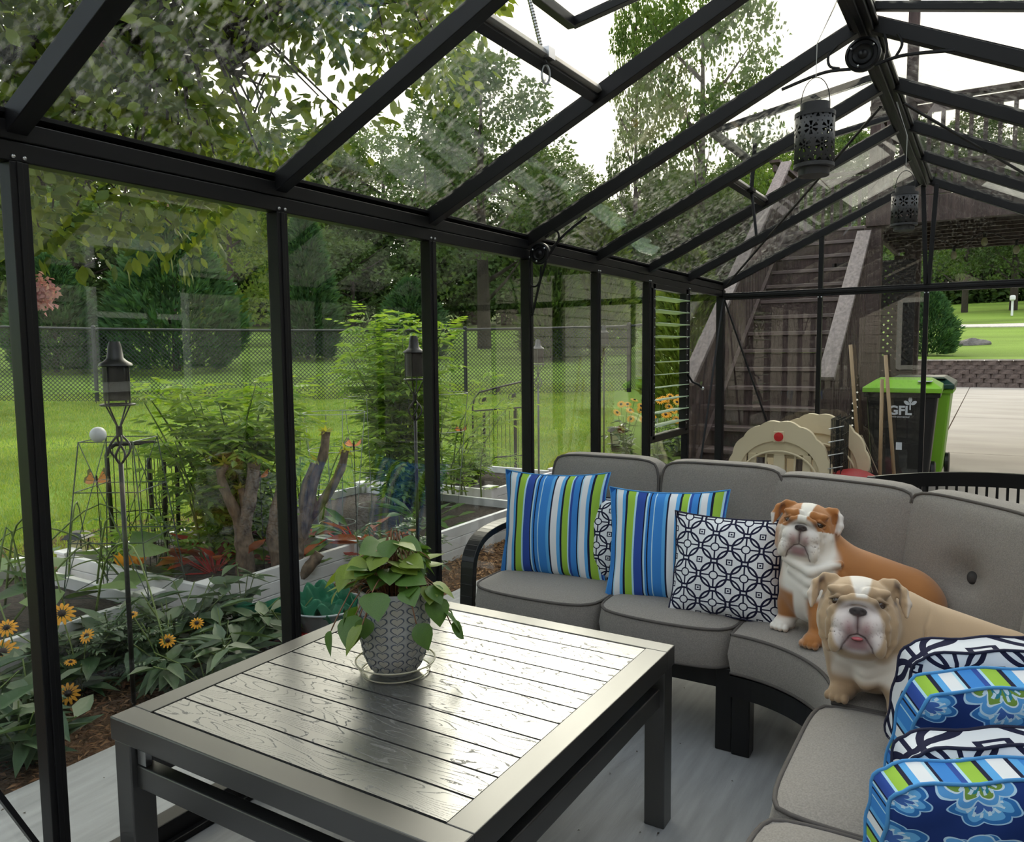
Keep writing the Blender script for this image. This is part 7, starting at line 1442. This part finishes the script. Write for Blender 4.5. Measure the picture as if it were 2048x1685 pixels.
# ================================================================== butterflies, solar lamps, tub
m = mat('wing', rough=0.5, trans=0.2); e = NE(m); a_, b_, _ = e.uv(); e.finish(e.mix(e('MAXIMUM', e.gt(a_, 0.78), e.lt(e.frac(e('MULTIPLY', b_, 5.0)), 0.14)), (0.82, 0.20, 0.015), (0.015, 0.01, 0.008)), 0.5)
def wing_mesh(s):
    outl = [(0, 0), (0.5, 0.42), (1.0, 0.85), (1.08, 0.55), (0.86, 0.2), (0.98, -0.1), (0.85, -0.48), (0.45, -0.5), (0.12, -0.2)]; me = bpy.data.meshes.new('wing'); vs = [(0.35, 0, 0)] + [(x * s, 0.0, y) for x, y in outl]; vs[0] = (0.5 * s, 0.03, 0.05); fs = [(0, i + 1, (i + 1) % len(outl) + 1) for i in range(len(outl))]; me.from_pydata(vs, [], fs); me.materials.append(MATS['wing'])
    ul = me.uv_layers.new(name='UVMap'); uvv = [(0.45, 0.5)] + [(min(1.0, 0.25 + 0.8 * math.hypot(x - .1, y * 0.5)), 0.5 + 0.5 * math.atan2(y, x + 0.3)) for x, y in outl]
    for lp in me.loops: ul.data[lp.index].uv = uvv[lp.vertex_index]
    return me
wm = [wing_mesh(1), wing_mesh(-1)]
def butterfly(label, p, s, rz, flat, ground):
    t = thing('butterfly_stake', label, 'garden ornament', p, rz, 'monarch butterfly stakes')
    for k, sg in ((0, 1), (1, -1)): o = link(wm[k], 'wing', t); o.scale = (s, s, s); o.rotation_euler = (-flat, -sg * 0.5, 0)
    MB().sphere((0, 0.003, 0), (0.006, 0.006, s * 0.55), 8, 6).build('body', 'cone_dark', t); MB().tube([(0, 0.004, -s * 0.3), (0.004, 0.008, ground - p[2])], 0.0022, 5).build('stake', 'torch_black', t)
butterfly('orange monarch stake beside the square wire cage', (-3.94, 2.30, 0.70), 0.062, 0.9, 0.5, 0.1); butterfly('orange monarch stake beside the forked trunk', (-3.50, 2.985, 0.66), 0.065, 0.6, 1.1, 0.05); butterfly('orange monarch stake perched at the cut limb tips', (-3.17, 3.40, 0.81), 0.060, 0.5, 1.2, 0.05); butterfly('small orange monarch stake in front of the scrolled gate', (-3.74, 5.30, 0.70), 0.060, 0.5, 1.1, 0.1)
mat('lamp_glass', (0.6, 0.6, 0.55), rough=0.2, trans=0.5)
def solar(label, x, y, z0, s):
    t = thing('solar_lamp', label, 'solar lamp', (x, y, z0), 0.5)
    MB().add([(-0.11 * s, -0.11 * s, 0.30 * s), (0.11 * s, -0.11 * s, 0.30 * s), (0.11 * s, 0.11 * s, 0.30 * s), (-0.11 * s, 0.11 * s, 0.30 * s), (-0.055 * s, -0.055 * s, 0.36 * s), (0.055 * s, -0.055 * s, 0.36 * s), (0.055 * s, 0.055 * s, 0.36 * s), (-0.055 * s, 0.055 * s, 0.36 * s)], [(3, 2, 1, 0), (4, 5, 6, 7), (0, 1, 5, 4), (1, 2, 6, 5), (2, 3, 7, 6), (3, 0, 4, 7)]).build('roof', 'torch_black', t)
    MB().bx(-0.05 * s, 0.05 * s, -0.05 * s, 0.05 * s, 0.12 * s, 0.30 * s).build('lamp_glass', 'lamp_glass', t); MB().bx(-0.06 * s, 0.06 * s, -0.06 * s, 0.06 * s, 0.0, 0.12 * s).build('base', 'torch_black', t, bevel=0.01)
    for sx in (-1, 1):
        for sy in (-1, 1): MB().bar((sx * 0.05 * s, sy * 0.05 * s, 0.12 * s), (sx * 0.065 * s, sy * 0.065 * s, 0.30 * s), 0.012 * s, 0.012 * s).build('corner_bar', 'torch_black', t)
solar('black solar lamp on the white bed edge behind the first post', -4.72, 2.62, 0.06, 0.62); solar('black solar lamp on a stone at the foot of the stairs', -4.05, 9.15, 0.06, 0.9)
lump('stone', (-4.05, 9.15, -0.02), (0.22, 0.2, 0.08), 9, 'concrete_pad', 'pale flat stone under the far solar lamp', 'stone')
mat('galvanised', (0.36, 0.39, 0.43), rough=0.4, metal=0.5); mat('green_cloth', (0.012, 0.16, 0.085), rough=0.75, trans=0.15)
TBx, TBy = -2.80, 2.78
TU = thing('tub', 'grey metal tub holding the green cloth outside the glass', 'tub', (TBx, TBy, -0.045)); MB().lathe([(0, 0.0), (0.15, 0.0), (0.185, 0.13), (0.195, 0.14), (0.185, 0.14), (0.145, 0.02), (0, 0.015)], 32).build('tub_body', 'galvanised', TU, smooth=40); MB().tube([(0.192 * math.cos(a), 0.192 * math.sin(a), 0.14) for a in np.linspace(0, 2 * PI, 41)[:-1]], 0.006, 6, closed=True).build('rim', 'galvanised', TU, smooth=True)
def cloth():
    n = 40; vs = []; r_ = np.random.default_rng(8)
    for i in range(n + 1):
        for j in range(n + 1):
            u_, v_ = i / n * 2 - 1, j / n * 2 - 1; q = math.hypot(u_, v_); z = 0.135 + 0.045 * math.sin(7 * u_ + 3 * v_) * math.cos(6 * v_ - 2 * u_) + 0.02 * math.sin(17 * u_ - 11 * v_) + 0.20 * math.exp(-((u_ - 0.55) ** 2 + (v_ - 0.2) ** 2) / 0.02) + 0.06 * math.exp(-((u_ + 0.6) ** 2) / 0.1)
            vs.append((u_ * 0.165 + 0.01 * math.sin(9 * v_), v_ * 0.155 + 0.01 * math.cos(8 * u_), z))
    f = [(i * (n + 1) + j, (i + 1) * (n + 1) + j, (i + 1) * (n + 1) + j + 1, i * (n + 1) + j + 1) for i in range(n) for j in range(n)]
    mb = MB().add(vs, f); o = mb.build('cloth', 'green_cloth', smooth=True, fix=False); o.location = (TBx, TBy, -0.045); md = o.modifiers.new('thick', 'SOLIDIFY'); md.thickness = 0.003; return o
tag(cloth(), 'crumpled dark green cloth heaped in the metal tub', 'cloth')
mb = MB(); n = 12; vs = [(x * 0.17, 0.004 * math.sin(x * 6), z * 0.10 + 0.012 * math.sin(x * 5)) for z in (0, 1) for x in np.linspace(-1, 1, n)]; fo = mb.add(vs, [(i, i + 1, n + i + 1, n + i) for i in range(n - 1)]).build('cloth_flap', 'green_cloth', fix=False, smooth=True); fo.location = (-2.96, 2.55, 0.05); fo.rotation_euler = (-0.15, 0, 0.75); md = fo.modifiers.new('thick', 'SOLIDIFY'); md.thickness = 0.004; tag(fo, 'flat green cloth strip standing beside the metal tub', 'cloth')
tag(MB().box((0, 0, 0.015), (0.26, 0.20, 0.03)).build('red_tray', 'red_plastic', bevel=0.008), 'flat red plastic tray under the green cloth strip', 'tray'); o = bpy.data.objects['red_tray']; o.location = (-2.93, 2.60, -0.03); o.rotation_euler[2] = 0.75
